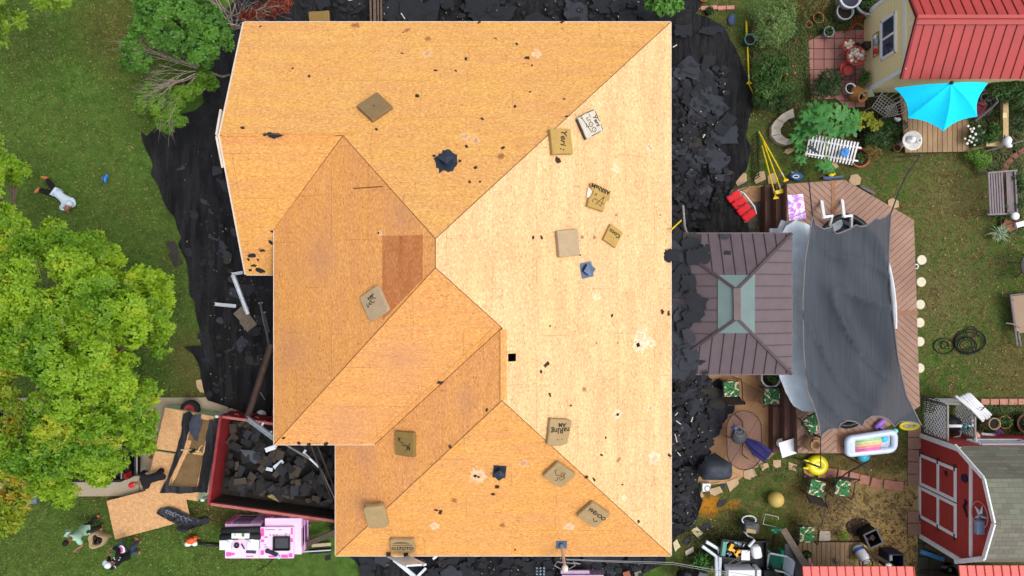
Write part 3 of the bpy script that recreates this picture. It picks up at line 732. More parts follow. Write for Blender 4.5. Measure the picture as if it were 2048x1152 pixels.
netting([(636,-30),(1328,-30),(1328,70),(636,70)],5,.12,'black netting strip along the upper wall of the house',23)
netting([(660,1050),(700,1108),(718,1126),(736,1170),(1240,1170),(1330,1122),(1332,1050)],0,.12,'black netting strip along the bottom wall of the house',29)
# bunched up cloth by the red chair
q = wob([P2(*p) for p in [(1422,392),(1444,388),(1462,400),(1470,425),(1488,448),(1492,470),(1400,476),(1388,450),(1420,440),(1414,415)]],.04,.12,5)
v,f = grid_region(q,.08,lambda x,y: .12 + .5 * (.5 + .5 * noise.noise(Vector((x * 1.6,y * 1.6,3)))) * (1 - abs(noise.noise(Vector((x * 3.2,y * 4.4,8)))) * 1.2))
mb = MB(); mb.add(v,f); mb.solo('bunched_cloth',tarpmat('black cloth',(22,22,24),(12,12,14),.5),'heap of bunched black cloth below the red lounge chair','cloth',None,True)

# ================================================================ TORN SHINGLE SCRAPS
m_scr = [pm('torn shingle slate',(54,57,65),(40,42,48),0.9,5,fine=50,fineamt=.5,bump=.3),pm('torn shingle dark',(38,40,45),(27,28,32),0.9,5,fine=50,fineamt=.5,bump=.3),
         pm('torn shingle warm',(58,54,51),(40,38,37),0.9,5,fine=50,fineamt=.5,bump=.3),pm('shingle flake brown black',(64,48,38),(44,34,28),0.9,5,bump=.1)]
def scrap(c,size,asp,ang,label,group,mi=None,tilt=.12,T=None,torn=.3,straight=.4,th=.006):
    pts = []; hx,hy = size / 2,size * asp / 2; n = random.randint(4,6)
    cor = [(-hx,-hy),(hx,-hy),(hx,hy),(-hx,hy)] if n == 4 else [(math.cos(6.283 * i / n + .3) * hx * 1.1,math.sin(6.283 * i / n + .3) * hy * 1.1) for i in range(n)]
    cor = [(x * random.uniform(.7,1.15),y * random.uniform(.7,1.15)) for x,y in cor]
    for i in range(n):                       # some sides cut straight, the others torn in teeth
        a,b = cor[i],cor[(i + 1) % n]; k = 1 if random.random() < straight * .6 else (5 if size < .2 else random.choice((6,8,11)))
        for j in range(k):
            u = (j + (random.uniform(-.25,.25) if j else 0)) / k; q = (random.uniform(-torn,torn * .7) * .3 + torn * .55 * math.sin(j * random.choice((.9,1.4)) + i * 2)) * (size * .42 if j else .05 * size)
            pts.append((a[0] + (b[0] - a[0]) * u - (b[1] - a[1]) / max(size,.01) * q,a[1] + (b[1] - a[1]) * u + (b[0] - a[0]) / max(size,.01) * q))
    a,b,cc = random.uniform(-tilt,tilt),random.uniform(-tilt,tilt),random.uniform(-tilt,tilt) / max(size,.1)
    dd = random.uniform(-.5,.5) * tilt / max(size,.1) * 2; ee = random.uniform(-.3,.5) * tilt / max(size,.1) * 2
    fz = lambda x,y: a * x + b * y + cc * x * y + dd * x * x + ee * y * y
    mb = MB(); mb.prism(pts,lambda x,y: fz(x,y) - th,fz)
    o = mb.build('shingle_flake' if size < .2 else 'shingle_scrap',m_scr[random.choice((0,0,1,1,2)) if mi is None else (mi if mi or random.random() < .6 else random.choice((1,1,2)))],local=True)
    M0 = (T if T else Matrix.Translation(Vector(c))) @ Matrix.Rotation(R(ang),4,'Z')
    o.matrix_world = M0
    return tag(o,label,'shingle flake' if size < .2 else 'shingle scrap',group)
def pile(poly,n,smin,smax,label,group,z0=.1,z1=.4,tilt=.3,seed=1,mis=None,zf=None):
    random.seed(seed); k = 0; xs = [p[0] for p in poly]; ys = [p[1] for p in poly]; tries = 0
    while k < n and tries < n * 40:
        tries += 1
        px,py = random.uniform(min(xs),max(xs)),random.uniform(min(ys),max(ys)); c = False; j = len(poly) - 1
        for i in range(len(poly)):
            if (poly[i][1] > py) != (poly[j][1] > py) and px < (poly[j][0] - poly[i][0]) * (py - poly[i][1]) / (poly[j][1] - poly[i][1]) + poly[i][0]: c = not c
            j = i
        if not c: continue
        z = (zf(px,py) if zf else 0) + random.uniform(z0,z1)
        scrap(P(px,py,z),random.uniform(smin,smax),random.uniform(.5,.95),random.uniform(0,360),label,group,mis and random.choice(mis),tilt * .42); k += 1
pile([(1345,150),(1380,120),(1420,160),(1450,230),(1452,290),(1445,350),(1430,372),(1395,390),(1350,380)],58,.4,1.0,'torn slate grey shingle scrap heaped on the netting beside the upper right wall','shingle scraps on the netting right of the house',.12,.3,.18,31,(0,0,0,1))
pile([(1344,370),(1410,372),(1420,400),(1385,440),(1344,460)],10,.4,.8,'torn dark shingle scrap between the netting and the gazebo','shingle scraps above the gazebo',.12,.28,.2,32,(0,1))
for px,py,s_,asp in ((1365,62,.55,.7),(1423,60,.9,.35),(1418,120,.35,.8),(1376,140,.5,.5),(1442,355,.4,.6),(1458,345,.35,.5)):
    scrap(P(px,py,.32),s_,asp,random.uniform(-25,25),'single flat shingle scrap lying apart on the netting right of the house','lone scraps on the right netting',0,.1)
pile([(1344,752),(1400,752),(1425,780),(1440,820),(1432,850),(1405,880),(1398,920),(1344,925)],46,.4,.85,'torn slate grey shingle scrap heaped at the edge of the patio','shingle scraps by the patio',.1,.28,.25,33,(0,0,1))
pile([(1342,915),(1385,930),(1385,960),(1398,1000),(1372,1050),(1345,1066)],14,.35,.7,'torn dark shingle scrap on the netting below the patio','shingle scraps below the patio',.12,.26,.25,34,(0,1,1))
for px,py,s_ in ((1440,835,.6),(1425,865,.55),(1412,888,.45),(1430,775,.5),(1442,797,.45),(1455,820,.5),(1410,765,.5)):
    scrap(P(px,py,.08),s_,random.uniform(.5,.8),random.uniform(20,60),'flat shingle scrap lying on the tan patio concrete','scraps on the patio concrete',0,.05)
for px,py,s_ in ((1395,1003,.4),(1443,1007,.35),(1390,1033,.45),(1410,1055,.35),(1378,1080,.4),(1445,972,.2)):
    scrap(P(px,py,.03),s_,random.uniform(.5,.8),random.uniform(0,90),'torn shingle scrap on the grass below the grill','scraps on the lower grass',0,.08)
pile([(590,-6),(860,-6),(1300,-6),(1300,52),(620,52),(590,30)],24,.5,1.3,'torn shingle scrap on the netting along the upper wall','shingle scraps above the house',.14,.3,.15,35,(0,1,1,1))
pile([(702,1100),(1320,1095),(1225,1158),(740,1158)],32,.4,.9,'torn shingle scrap on the netting along the bottom wall','shingle scraps below the house',.14,.3,.2,36,(0,1,1))
for px,py,s_,asp in ((360,335,.38,.5),(428,343,.6,.6),(447,372,.55,.6),(387,430,.46,.75),(408,403,.3,.5),(428,422,.36,.7),(380,505,.36,.8),(390,500,.3,.5),(428,470,.4,.8),(440,490,.55,.7),
                        (425,505,.4,.6),(447,508,.5,.6),(468,465,.3,.7),(465,560,.4,.7),(455,520,.4,.6),(470,585,.5,.6),(495,580,.5,.7),(440,640,.3,.7),(505,660,.6,.6),(480,690,.6,.6),(520,640,.5,.7),(395,580,.4,.5),(505,720,.5,.7)):
    scrap(P(px,py,.12),s_,asp,random.uniform(-40,60),'torn dark shingle scrap scattered on the netting left of the house','shingle scraps left of the house',0,.1)
scrap(P(350,508,.05),.8,.35,-70,'curled slate grey shingle sheet lying on the grass at the netting edge','lone sheet on the lawn',0,.2)
scrap(P(656,1116,.03),.2,.9,10,'small round shingle scrap on the grass by the lower left house corner','lone scrap on the lower lawn',0,.02)
RS = {'N': [(932,118,7),(1054,116,8),(1064,131,4),(912,142,4),(1030,213,7),(964,238,6),(933,293,7),(1006,296,7),(1133,233,6),(1128,198,4),(1060,184,4),(1033,88,5),(991,77,4),(958,45,6),(1125,44,9),(521,53,6),
            (804,107,6),(835,192,8),(871,141,7),(753,259,5),(618,153,5),(585,137,4),(485,256,7),(951,335,7),(939,364,6),(960,364,4),(806,65,3),(920,322,5),(868,312,6)],
      'E': [(1115,320,11),(1066,475,6),(1083,475,6),(1159,510,5),(1093,729,10),(1082,743,6),(1100,790,6),(1224,631,6),(1324,623,8),(1337,627,8),(1100,652,5),(1188,959,8),(1203,910,5),(1211,875,4),(1277,1043,6),(1244,969,4),(1339,911,7),(1141,811,4)],
      'S1': [(881,765,10),(598,886,8),(618,888,6),(652,887,8),(567,876,7)],'S2': [(900,893,6),(872,1020,8),(881,1024,8),(994,973,8),(986,988,7),(1173,954,8),(1030,1099,4)],'W2': [(974,820,7)],
      'G': [(503,511,17),(522,541,17),(508,531,11),(525,501,8),(542,485,8),(545,463,7),(516,520,6),(500,540,6),(497,519,6)]}
random.seed(5)
for pl,L_ in RS.items():
    lb = {'N': 'small dark shingle flake on the upper roof slope','E': 'small dark shingle flake on the pale right roof slope','S1': 'dark shingle flake at the edge of the lower left roof slope','S2': 'dark shingle flake on the bottom roof slope',
          'W2': 'dark shingle flake in the short roof valley','G': 'black tar scrap stuck at the corner of the left wing roof'}[pl]
    for px,py,r in L_:
        scrap(None,M_(r * 1.35,4),random.uniform(.45,.8),random.uniform(0,360),lb,'flakes on roof slope facing ' + {'N': 'up','E': 'right','S1': 'down left','S2': 'down','W2': 'the valley','G': 'the wing'}[pl],3 if pl != 'G' else 1,.02,
              frame(pl,onp(px,py,pl) + nrm(pl) * .012),.35)
scrap(None,.62,.24,-3,'long strip of torn felt along the ridge of the left wing','felt strip on the wing ridge',1,.01,frame('N',onp(547,271,'N') + nrm('N') * .03),.4)
# crumbs nobody could count
random.seed(9); mb = MB(); mc = MB()
for (x0,y0,x1,y1,n,z) in ((1345,130,1450,440,30,.46),(1345,755,1430,1060,50,.44),(420,450,540,800,60,.14),(600,0,1320,40,24,.3),(720,1115,1300,1150,30,.3),(330,300,440,640,14,.13),(440,860,650,1020,0,.9)):
    for _ in range(n):
        p = P(random.uniform(x0,x1),random.uniform(y0,y1),z); s_ = random.uniform(.01,.028)
        mb.box(p,(s_ * random.uniform(1,2.6),s_,.01),random.uniform(0,6),tilt=(random.uniform(-.3,.3),random.uniform(-.3,.3)))
tag(mb.build('debris_crumbs',pm('pale chips',(176,160,136),(110,104,96),.8,bump=0)),'pale chips and crumbs strewn over the netting and scraps','debris',kind='stuff')
for (a,b,w,lb) in (((160,700),(0,0),0,''),): pass
random.seed(77); mb = MB()
for px,py,L_,a in ((1353,828,.2,50),(1357,845,.3,-35),(1384,839,.26,70),(1352,876,.42,-75),(1358,908,.24,-50),(700,0,.2,0),(806,32,.35,-55),(1350,92,.25,30),(1408,272,.2,60)):
    o_ = P(px,py,.46); d = Vector((math.cos(R(a)),math.sin(R(a)),0)) * L_ / 3.2; m2 = MB(); m2.beam(o_ - d,o_ + d,.03,.012)
    m2.solo('trim_splinter',pm('pale splinter',(206,200,196),(170,150,120),.7,bump=0),'pale splinter of wood or trim lying among the shingle scraps','splinter','pale splinters among the scraps')

# past the first few hundred: small torn scraps as one mass
random.seed(91); mb = MB()
for (x0,y0,x1,y1,n,z) in ((1345,130,1455,400,170,.34),(1345,752,1425,930,120,.32),(1345,930,1390,1060,50,.3),(400,420,545,800,120,.14),(600,0,1320,40,90,.3),(730,1112,1300,1152,90,.3),(1344,380,1420,462,40,.3)):
    for _ in range(n):
        p = P(random.uniform(x0,x1),random.uniform(y0,y1),z + random.uniform(-.06,.02)); s_ = random.uniform(.05,.16); a0 = random.uniform(0,6); k = random.randint(5,8); tx,ty = random.uniform(-.16,.16),random.uniform(-.16,.16)
        pts = [(p.x + math.cos(a0 + 6.283 * i / k) * s_ * random.uniform(.5,1.2),p.y + math.sin(a0 + 6.283 * i / k) * s_ * random.uniform(.4,.9)) for i in range(k)]
        mb.prism(pts,lambda x,y: p.z + (x - p.x) * tx + (y - p.y) * ty - .006,lambda x,y: p.z + (x - p.x) * tx + (y - p.y) * ty)
tag(mb.build('shingle_fragments',m_scr[1]),'countless small torn shingle fragments over the netting','shingle fragments',kind='stuff')

# ================================================================ FOAM CUSHIONS ON THE ROOF
m_ink = pm('marker ink',(46,38,26),(36,28,20),0.8,bump=0)
def foam(nm,c1,c2): return pm('foam ' + nm,c1,c2,0.95,5,fine=40,fineamt=.5,bump=.3)
def pad_mesh(mb,w,h,t,r=.05,bulge=.012,seed=0,cut=None,T=None):
    pts = []
    if cut: pts = [(x * w / 2,y * h / 2) for x,y in cut]; pts = wob(pts,.012,.05,seed)
    else:
        for cx,cy,a0 in ((w / 2 - r,h / 2 - r,0),(-w / 2 + r,h / 2 - r,90),(-w / 2 + r,-h / 2 + r,180),(w / 2 - r,-h / 2 + r,270)):
            for k in range(4): a = R(a0 + k * 30); pts.append((cx + math.cos(a) * r,cy + math.sin(a) * r))
        pts = wob(pts,.012,.08,seed)
    n = len(pts); V = []; F = []
    for sc,z in ((.985,.0),(1,.02),(1.0,t * .75),(.985,t - .006),(.95,t)):
        V += [(x * sc,y * sc,z + (bulge if sc < .96 else 0)) for x,y in pts]
    for i in range(4):
        for k in range(n): F.append((i * n + k,i * n + (k + 1) % n,(i + 1) * n + (k + 1) % n,(i + 1) * n + k))
    F.append(tuple(4 * n + k for k in range(n))); F.append(tuple(range(n - 1,-1,-1)))
    mb.add(V,F,T)
def cushion(px,py,pl,w,h,ang,t,m,label,marks=None,words=(),r=.05,cut=None,seed=0,side=None):
    n = nrm(pl); c = onp(px,py,pl,t) - n * t + n * .004
    root = thing('foam_cushion',label,'cushion',(0,0,0),0,'foam cushions left on the roof'); root.matrix_world = frame(pl,c,ang)
    mb = MB(); pad_mesh(mb,w,h,t,r,.01,seed,cut)
    a = mb.build('pad',m,root,local=True)
    mk = MB(); z = t + .013
    for s_ in (marks or []): mk.tube([(x * w,y * h,z) for x,y in s_],.0085,4)
    if mk.v and words: mk.build('drawing',m_ink,root,local=True); mk = MB()
    for body,size,x,y,rot,sh in words:
        vs,fs = text_mesh(body,size,sh,.004); mk.add(vs,fs,Matrix.Translation((x * w,y * h,z + .002)) @ Matrix.Rotation(R(rot),4,'Z'))
    if mk.v: mk.build('handwriting' if words else 'drawing',m_ink,root,local=True)
    if side:
        mb = MB(); mb.box(side[0],side[1]); o = mb.build('torn_cover',side[2],root,local=True)
    return root
f_tan,f_yel,f_grey,f_ol,f_mud = foam('tan',(166,142,102),(142,120,84)),foam('yellow',(178,146,84),(156,126,70)),foam('grey',(176,152,122),(154,134,106)),foam('olive',(138,112,62),(118,98,54)),foam('mud',(132,108,74),(112,92,62))
random.seed(3)
def scribble(n,amp,seed):
    random.seed(seed); out = []; x,y = 0,0
    for _ in range(n):
        x = max(-.3,min(.3,x + random.uniform(-amp,amp))); y = max(-.3,min(.3,y + random.uniform(-amp,amp))); out.append((x,y))
    return out
cushion(749,212,'N',.68,.66,40,.12,f_mud,'plain dirty brown foam cushion set cornerwise on the upper roof slope',[scribble(6,.05,1)],r=.02,seed=1)
cushion(1123,283,'E',.62,.66,7,.13,f_yel,'yellow foam cushion with a short name and two dots handwritten on it',words=[('Yeri :',.24,.08,0.05,-100,.1)],r=.02,seed=2)
cushion(1181,248,'E',.6,.62,30,.12,foam('white',(196,188,172),(176,168,152)),'white covered cushion outlined and written over in thick black marker',
        [[(-.47,.47),(-.1,.49)],[(0,.49),(.46,.47)],[(.47,.4),(.46,.1),(.49,-.1)],[(.48,-.2),(.45,-.46)],[(.3,-.47),(-.2,-.47)],[(-.36,.4),(-.3,.44),(-.26,.4),(-.32,.36),(-.36,.4)],[(-.3,.38),(-.12,-.35)],[(-.2,.1),(-.28,-.05),(-.12,-.05)]] +
        [[(cx + .1 * math.cos(a * .7),cy + .1 * math.sin(a * .7)) for a in range(10)] for cx,cy in ((0,-.02),(.04,-.28))] + [[(0,-.02),(.02,-.03)],[(.04,-.28),(.06,-.29)],[(-.06,.14),(-.1,.3),(.02,.3)],[(.12,.26),(.12,.42)],[(-.02,.2),(.06,.16),(.03,.1)]],
        [('Yert',.17,.32,.02,-90,.1)],.02,seed=3,side=((-.3,-.02,.06),(.03,.58,.11),pm('black vinyl',(22,18,16),(40,36,34),.35,bump=0,spec=.6)))
cushion(1198,395,'E',.66,.68,-12,.1,f_yel,'torn yellowed foam cushion with a long name and a five pointed star drawn on it',[[(.22,.08),(-.14,-.32),(.26,-.2),(-.2,-.08),(.12,-.34),(.22,.08)],[(-.2,.12),(-.22,.02)],[(-.14,.13),(-.16,.03)],[(-.22,-.1),(-.3,-.2),(-.24,-.26)]],
        [('ABRhaM',.17,0,.34,172,0)],cut=[(-.95,-.95),(.6,-1),(.72,-.1),(1,.0),(1,.75),(-.6,1),(-1,.9),(-.9,.5),(-.6,.4),(-.7,.05),(-.95,-.4)],seed=4,side=((-.27,.06,.03),(.16,.26,.06),foam('stuffing',(224,206,194),(208,186,172))))
cushion(1137,486,'E',.64,.7,7,.13,f_grey,'plain pale grey square cushion just above the right hand roof vent',r=.03,seed=5)
cushion(1226,472,'E',.46,.5,-32,.08,f_yel,'small foam cushion with a four letter name and smile drawn on it',[[(-.1,-.1),(-.05,-.13)],[(.08,-.1),(.12,-.13)]],[('Coco',.17,0,.16,148 + 32,0)],r=.02,seed=6)
cushion(748,607,'W',.66,.72,32,.1,f_grey,'grey cushion scribbled over in thin marker beside the darker roof patch',[scribble(26,.12,6),scribble(14,.1,8)],r=.08,seed=7)
cushion(809,888,'W2',.6,.66,0,.1,f_ol,'square olive brown foam cushion low in the roof valley',[scribble(22,.14,10),scribble(18,.12,12)],r=.03,seed=8)
cushion(1119,864,'E',.68,.72,-5,.12,f_tan,'tan foam cushion with two words written upside down at the lower hip',[[(-.1,-.28),(-.05,-.26)],[(.1,-.24),(.14,-.28)]],[('AM',.15,.08,.26,180,0),('naRIng',.2,0.02,.06,184,0)],r=.06,seed=9,cut=[(-1,-.85),(-.6,-1),(.2,-1),(.75,-.85),(.85,-.3),(.98,.5),(1,.8),(.6,.9),(-.9,1)])
cushion(1118,951,'S2',.66,.6,-38,.13,f_tan,'tan foam cushion with a looping signature below the lower hip',[[(-.25,.2),(-.3,.1),(-.1,-.05),(.05,.05),(-.02,.2),(.1,.3),(.1,0),(.2,.1),(.1,.2),(.25,.05),(.2,-.15),(.05,-.05)],[(0,-.1),(.1,-.25),(0,-.3)]],r=.07,seed=10)
cushion(1187,1031,'S2',.68,.62,-38,.14,f_tan,'tan foam cushion nearest the lower right roof corner with a name on it',[scribble(8,.08,15)],[('WErOO',.17,.04,.16,0,.1)],r=.05,seed=11)
cushion(752,1035,'S2',.58,.76,6,.13,f_tan,'long plain rounded tan cushion at the lower left hip',r=.1,seed=12)
cushion(805,1092,'S2',.68,.48,0,.12,f_tan,'tan cushion at the bottom roof edge above the ladder',[[(-.38,.2),(-.1,.24),(.3,.2)],[(-.4,.08),(.4,.1)],[(-.3,.3),(.2,.3)]],[('O17OTO',.15,0,-.16,0,0)],r=.05,seed=13)
T = Matrix.Translation(P(640,40,.25)) @ Matrix.Rotation(R(4),4,'Z')
mb = MB(); pad_mesh(mb,.66,.5,.1,.02,.01,3,None,T); mb.solo('foam_cushion',f_ol,'yellow brown foam cushion on the ground above the top roof edge','cushion')

# ================================================================ LEFT YARD: GUTTERS, POLES
m_alu = pm('white gutter metal',(214,220,228),(190,196,204),0.4,4,.2,bump=0)
def channel(mb,a,b,w=.11,d=.09,t=.006,up=(0,0,1)):
    a,b = Vector(a),Vector(b); dr = (b - a).normalized(); s_ = dr.cross(Vector(up)).normalized(); u = s_.cross(dr)
    mb.beam(a,b,w,t,up); mb.beam(a + s_ * (w / 2) + u * (d / 2),b + s_ * (w / 2) + u * (d / 2),t,d,up); mb.beam(a - s_ * (w / 2) + u * (d / 2),b - s_ * (w / 2) + u * (d / 2),t,d,up)
mb = MB(); channel(mb,P(467,549,.2),P(497,628,.24)); channel(mb,P(464,549,.21),P(486,545,.21),.09)
mb.solo('gutter_length',m_alu,'bent white gutter length lying on the netting left of the house','gutter')
mb = MB(); channel(mb,P(430,608,.16),P(472,612,.18),.1); mb.solo('gutter_length',m_alu,'short straight white gutter piece on the left netting','gutter')
m_roofy = pm('weathered brown shingle',(112,102,88),(84,76,66),.95,7,fine=40,fineamt=.5)
for (px,py,a,l,w) in ((483,622,42,.5,.22),(488,640,-52,.62,.24),(500,640,-54,.5,.2),(492,650,-50,.4,.22)):
    mb = MB(); mb.box(P(px,py,.2 + .015 * w),(l,w,.02),R(a)); mb.solo('shingle_strip',m_roofy,'brown weathered shingle strip at the foot of the white gutter','shingle','brown shingle strips by the gutter')
m_brown = pm('brown gutter metal',(92,74,66),(68,54,48),.5,4,.2,bump=0)
m_gpole = pm('grey pole',(132,128,126),(104,100,100),.5,4,.4,bump=0)
mb = MB(); mb.tube([P(521,606,.3),P(527,640,.9),P(534,668,1.5),P(541,706,2.3)],.035,6); mb.beam(P(517,607,.3),P(526,605,.3),.05,.05); mb.beam(P(528,625,.6),P(538,664,1.3),.04,.03); mb.beam(P(525,626,.62),P(532,624,.62),.05,.05)
mb.solo('downspout_pole',m_gpole,'thin grey pole with brackets hanging beside the left eave','pole')
mb = MB(); channel(mb,P(544,690,3.0),P(497,834,1.55),.15,.1); mb.solo('gutter_length',m_brown,'brown gutter leaning from the left eave down to the red trailer','gutter')
mb = MB(); channel(mb,P(496,836,1.6),P(552,877,3.1),.12,.08); mb.beam(P(523,852,2.3),P(528,845,2.3),.05,.05); mb.beam(P(540,868,2.8),P(544,862,2.8),.05,.05)
mb.solo('gutter_length',m_alu,'white gutter propped between the trailer rail and the roof corner','gutter')
mb = MB(); mb.box(P(541,897,2.2),(.3,.13,.05),R(20)); mb.box(P(551,892,2.3),(.1,.05,.06),R(-20)); mb.solo('gutter_end',m_alu,'small white gutter elbow hanging at the roof corner over the trailer','gutter')
m_dpole = pm('dark frame',(58,50,48),(42,36,34),.55,bump=0)
for (a,b,w,lb,mt) in (((570,888,2.6),(637,928,1.6),.05,'grey pole slanting from the roof notch across the trailer',m_gpole),((622,890,2.6),(664,1000,1.5),.04,'thin brown rail hanging along the roof notch',m_dpole),((634,888,2.6),(672,985,1.5),.04,'second thin brown rail nearest the notch wall',m_dpole),
                          ((637,928,1.6),(672,1002,1.5),.04,'grey rod standing down into the end of the trailer',m_gpole)):
    mb = MB(); mb.beam(P(*a),P(*b),w,.04); mb.solo('frame_pole',mt,lb,'pole')
mb = MB(); mb.beam(P(605,908,2.0),P(612,900,2.0),.06,.04); mb.beam(P(606,904,2.02),P(638,934,1.7),.05,.04); mb.solo('gutter_bracket',m_alu,'short pale gutter bracket above the trailer in the notch','bracket')
mb = MB(); mb.lathe([(0,.2),(.1,.18),(.14,.06),(.12,0)],P(524,828,.1),10,sx=1.2); mb.solo('crushed_cup',pm('white paper',(226,228,226),None,.6,bump=0),'crumpled white paper lying behind the red trailer','litter')
mb = MB(); mb.tube([P(521,785,.2),P(530,800,.3)],.02,5); mb.solo('metal_rod',m_gpole,'short grey rod on the black netting above the trailer','rod')
m_stone = pm('tan flagstone',(186,160,128),(158,132,102),.9,6,fine=40,fineamt=.4)
mb = MB(); mb.prism(wob([P2(*p) for p in [(394,760),(406,758),(414,772),(412,786),(402,784),(396,775)]],.02,.1,4),0,.06); mb.solo('flagstone',m_stone,'single tan flagstone beside the driveway edge','stone')
mb = MB(); mb.prism(wob([P2(*p) for p in [(459,817),(480,810),(494,826),(484,838),(458,840)]],.02,.1,5),0,.08); mb.solo('flagstone',m_stone,'broken tan flagstones at the driveway corner by the red trailer','stone')
mb = MB(); mb.ell(P(211,359,.07),(.05,.12,.07)); mb.ell(P(214,352,.05),(.05,.06,.05)); mb.tube([P(207,352,.04),P(204,358,.1),P(206,364,.04)],.012,5)
mb.solo('blue_bag',pm('blue plastic',(62,132,206),(40,100,176),.3,12,bump=.3),'small blue plastic bag on the open lawn','bag',None,True)

# ================================================================ DUMP TRAILER
m_red = pm('red trailer paint',(144,42,46),(108,32,35),.45,3,bump=0,spec=.5)
m_redw = pm('worn red rail',(168,106,100),(150,66,62),.6,2.5,bump=0)
m_rust = pm('rusty trailer inside',(52,42,36),(32,28,26),.85,3.5,fine=25,fineamt=.4)
m_tyre = pm('black rubber',(26,26,27),(18,18,19),.85,bump=0)
zr = 1.45; c0 = P(415,1008,zr); c1 = P(445,832,zr); ax = (P(669,1043,zr) - c0); ax.z = 0; ax.normalize(); ay = Vector((-ax.y,ax.x,0)); Wd = (c1 - c0).dot(ay); Ln = 4.45
TT = Matrix((ax,ay,Vector((0,0,1)))).transposed().to_4x4(); TT.translation = Vector((c0.x,c0.y,0))
tr = thing('dump_trailer','red open dump trailer heaped with torn off shingles','trailer',(0,0,0)); tr.matrix_world = TT
def tbox(name,mat_,boxes,parent=None,**k):
    mb = MB()
    for c,d in boxes: mb.box(c,d)
    return mb.build(name,mat_,parent or tr,local=True)
fz = .62
tbox('bed_floor',m_rust,[((Ln / 2,Wd / 2,fz - .05),(Ln,Wd - .04,.1))])
tbox('front_wall',m_red,[((.03,Wd / 2,(fz + zr) / 2),(.06,Wd - .02,zr - fz - .06))])
for y in (.03,Wd - .03):
    tbox('side_wall',m_red,[((Ln / 2,y,(fz + zr) / 2),(Ln - .14,.05,zr - fz - .06))])
    s_ = 1 if y < 1 else -1
    tbox('side_liner',m_rust,[((Ln / 2,y + s_ * .03,(fz + zr) / 2 - .04),(Ln - .2,.006,zr - fz - .1))])
tbox('tailgate',m_red,[((Ln - .03,Wd / 2,(fz + zr) / 2),(.06,Wd - .02,zr - fz - .06))])
mb = MB(); mb.box((.04,Wd / 2,zr),(.08,Wd + .04,.08)); tb = mb.build('front_rail',m_red,tr,local=True)
for y in (0.02,Wd - .02): tbox('side_rail',m_redw,[((Ln / 2 + .05,y,zr),(Ln - .1,.075,.075))])
mb = MB()
for k in range(7):
    for y,s_ in ((-.03,-1),(Wd + .03,1)): x = .4 + k * .62; mb.tube([(x,y,zr - .15),(x,y + .05 * s_,zr - .13),(x + .1,y + .05 * s_,zr - .13),(x + .1,y,zr - .15)],.012,4)
mb.build('tie_hook',m_redw,tr,local=True)
for k in range(8):
    for y in (-.01,Wd + .01): mb = MB(); mb.box((.25 + k * .56,y,(fz + zr) / 2),(.06,.07,zr - fz)); mb.build('side_stake',m_red,tr,local=True)
tbox('chassis',pm('black steel',(28,28,30),None,.5,bump=0),[((Ln / 2,Wd * .3,fz - .2),(Ln,.1,.16)),((Ln / 2,Wd * .7,fz - .2),(Ln,.1,.16))])
mb = MB(); mb.beam((0,Wd * .3,.45),(-1.1,Wd / 2,.45),.1,.1); mb.beam((0,Wd * .7,.45),(-1.1,Wd / 2,.45),.1,.1); mb.cyl((-.9,Wd / 2,0.2),(-.9,Wd / 2,1.0),.05); mb.build('tongue',pm('black steel',(28,28,30)),tr,local=True)
def wheel_at(parent,c,r,w,axis,rimmat,name='wheel'):
    a = Vector(axis) * w / 2; c = Vector(c); mb = MB(); q = a.to_track_quat('Z','Y').to_matrix().to_4x4(); q.translation = c
    mb.lathe([(r * .58,-w / 2),(r * .9,-w / 2),(r,-w * .3),(r,w * .3),(r * .9,w / 2),(r * .58,w / 2)],(0,0,0),22,q); o = mb.build(name,m_tyre,parent,True,local=True)
    mb = MB(); mb.lathe([(0.001,w * .25),(r * .3,w * .3),(r * .5,w * .2),(r * .6,w * .42),(r * .6,-w * .42),(r * .5,-w * .2),(.001,-w * .25)],(0,0,0),18,q); mb.build('rim',rimmat,o,True,local=True)
for x in (1.9,2.75):
    for y in (-.14,Wd + .14): wheel_at(tr,(x,y,.36),.36,.22,(0,1,0),m_red)
for y in (-.16,Wd + .16): tbox('fender',m_red,[((2.3,y,.8),(1.9,.3,.03))])
q = TT.inverted() @ P(381,819,.5); wheel_at(tr,q,.3,.2,(0,0,1),m_red,'spare_wheel')
mb = MB()
for px,py in ((434,833),(405,1000)):
    p = TT.inverted() @ P(px,py,1.3); mb.cyl(p - Vector((0,0,1.0)),p,.04,.04,8); mb.ell(p,(.07,.05,.05))
mb.build('latch_post',m_alu,tr,local=True)
# the load: shingles one by one
random.seed(44); m_load = [pm('load charcoal',(42,40,39),(28,27,27),.95,6,fine=45,fineamt=.5),pm('load brown',(70,61,53),(50,44,38),.95,6,fine=45,fineamt=.5),pm('load slate',(48,50,55),(36,37,41),.95,6,fine=45,fineamt=.5),pm('load black',(34,33,33),(22,22,22),.95)]
v,f = grid_region([(.2,.25),(Ln - .1,.25),(Ln - .1,Wd - .08),(.2,Wd - .08)],.16,lambda x,y: fz + .08 + .5 * max(0,min(1,(x - .2) / .6)) * max(.2,min(1,(Wd - y) / .4)) * max(0,min(1,(y - .25) / .5)) * (.75 + .5 * noise.noise(Vector((x * 1.3,y * 1.3,2)))))
mb = MB(); mb.add(v,f,TT); mb.solo('shingle_rubble',pm('rubble black',(36,35,35),(22,22,22),.95,8,bump=.6),'dark mass of shingle rubble lying under the torn pieces in the trailer','rubble',None,False,'stuff')
def loadz(x,y): return fz + .16 + .5 * max(0,min(1,(x - .15) / .6)) * max(.3,min(1,(Wd - y) / .4)) * max(.1,min(1,(y - .2) / .5))
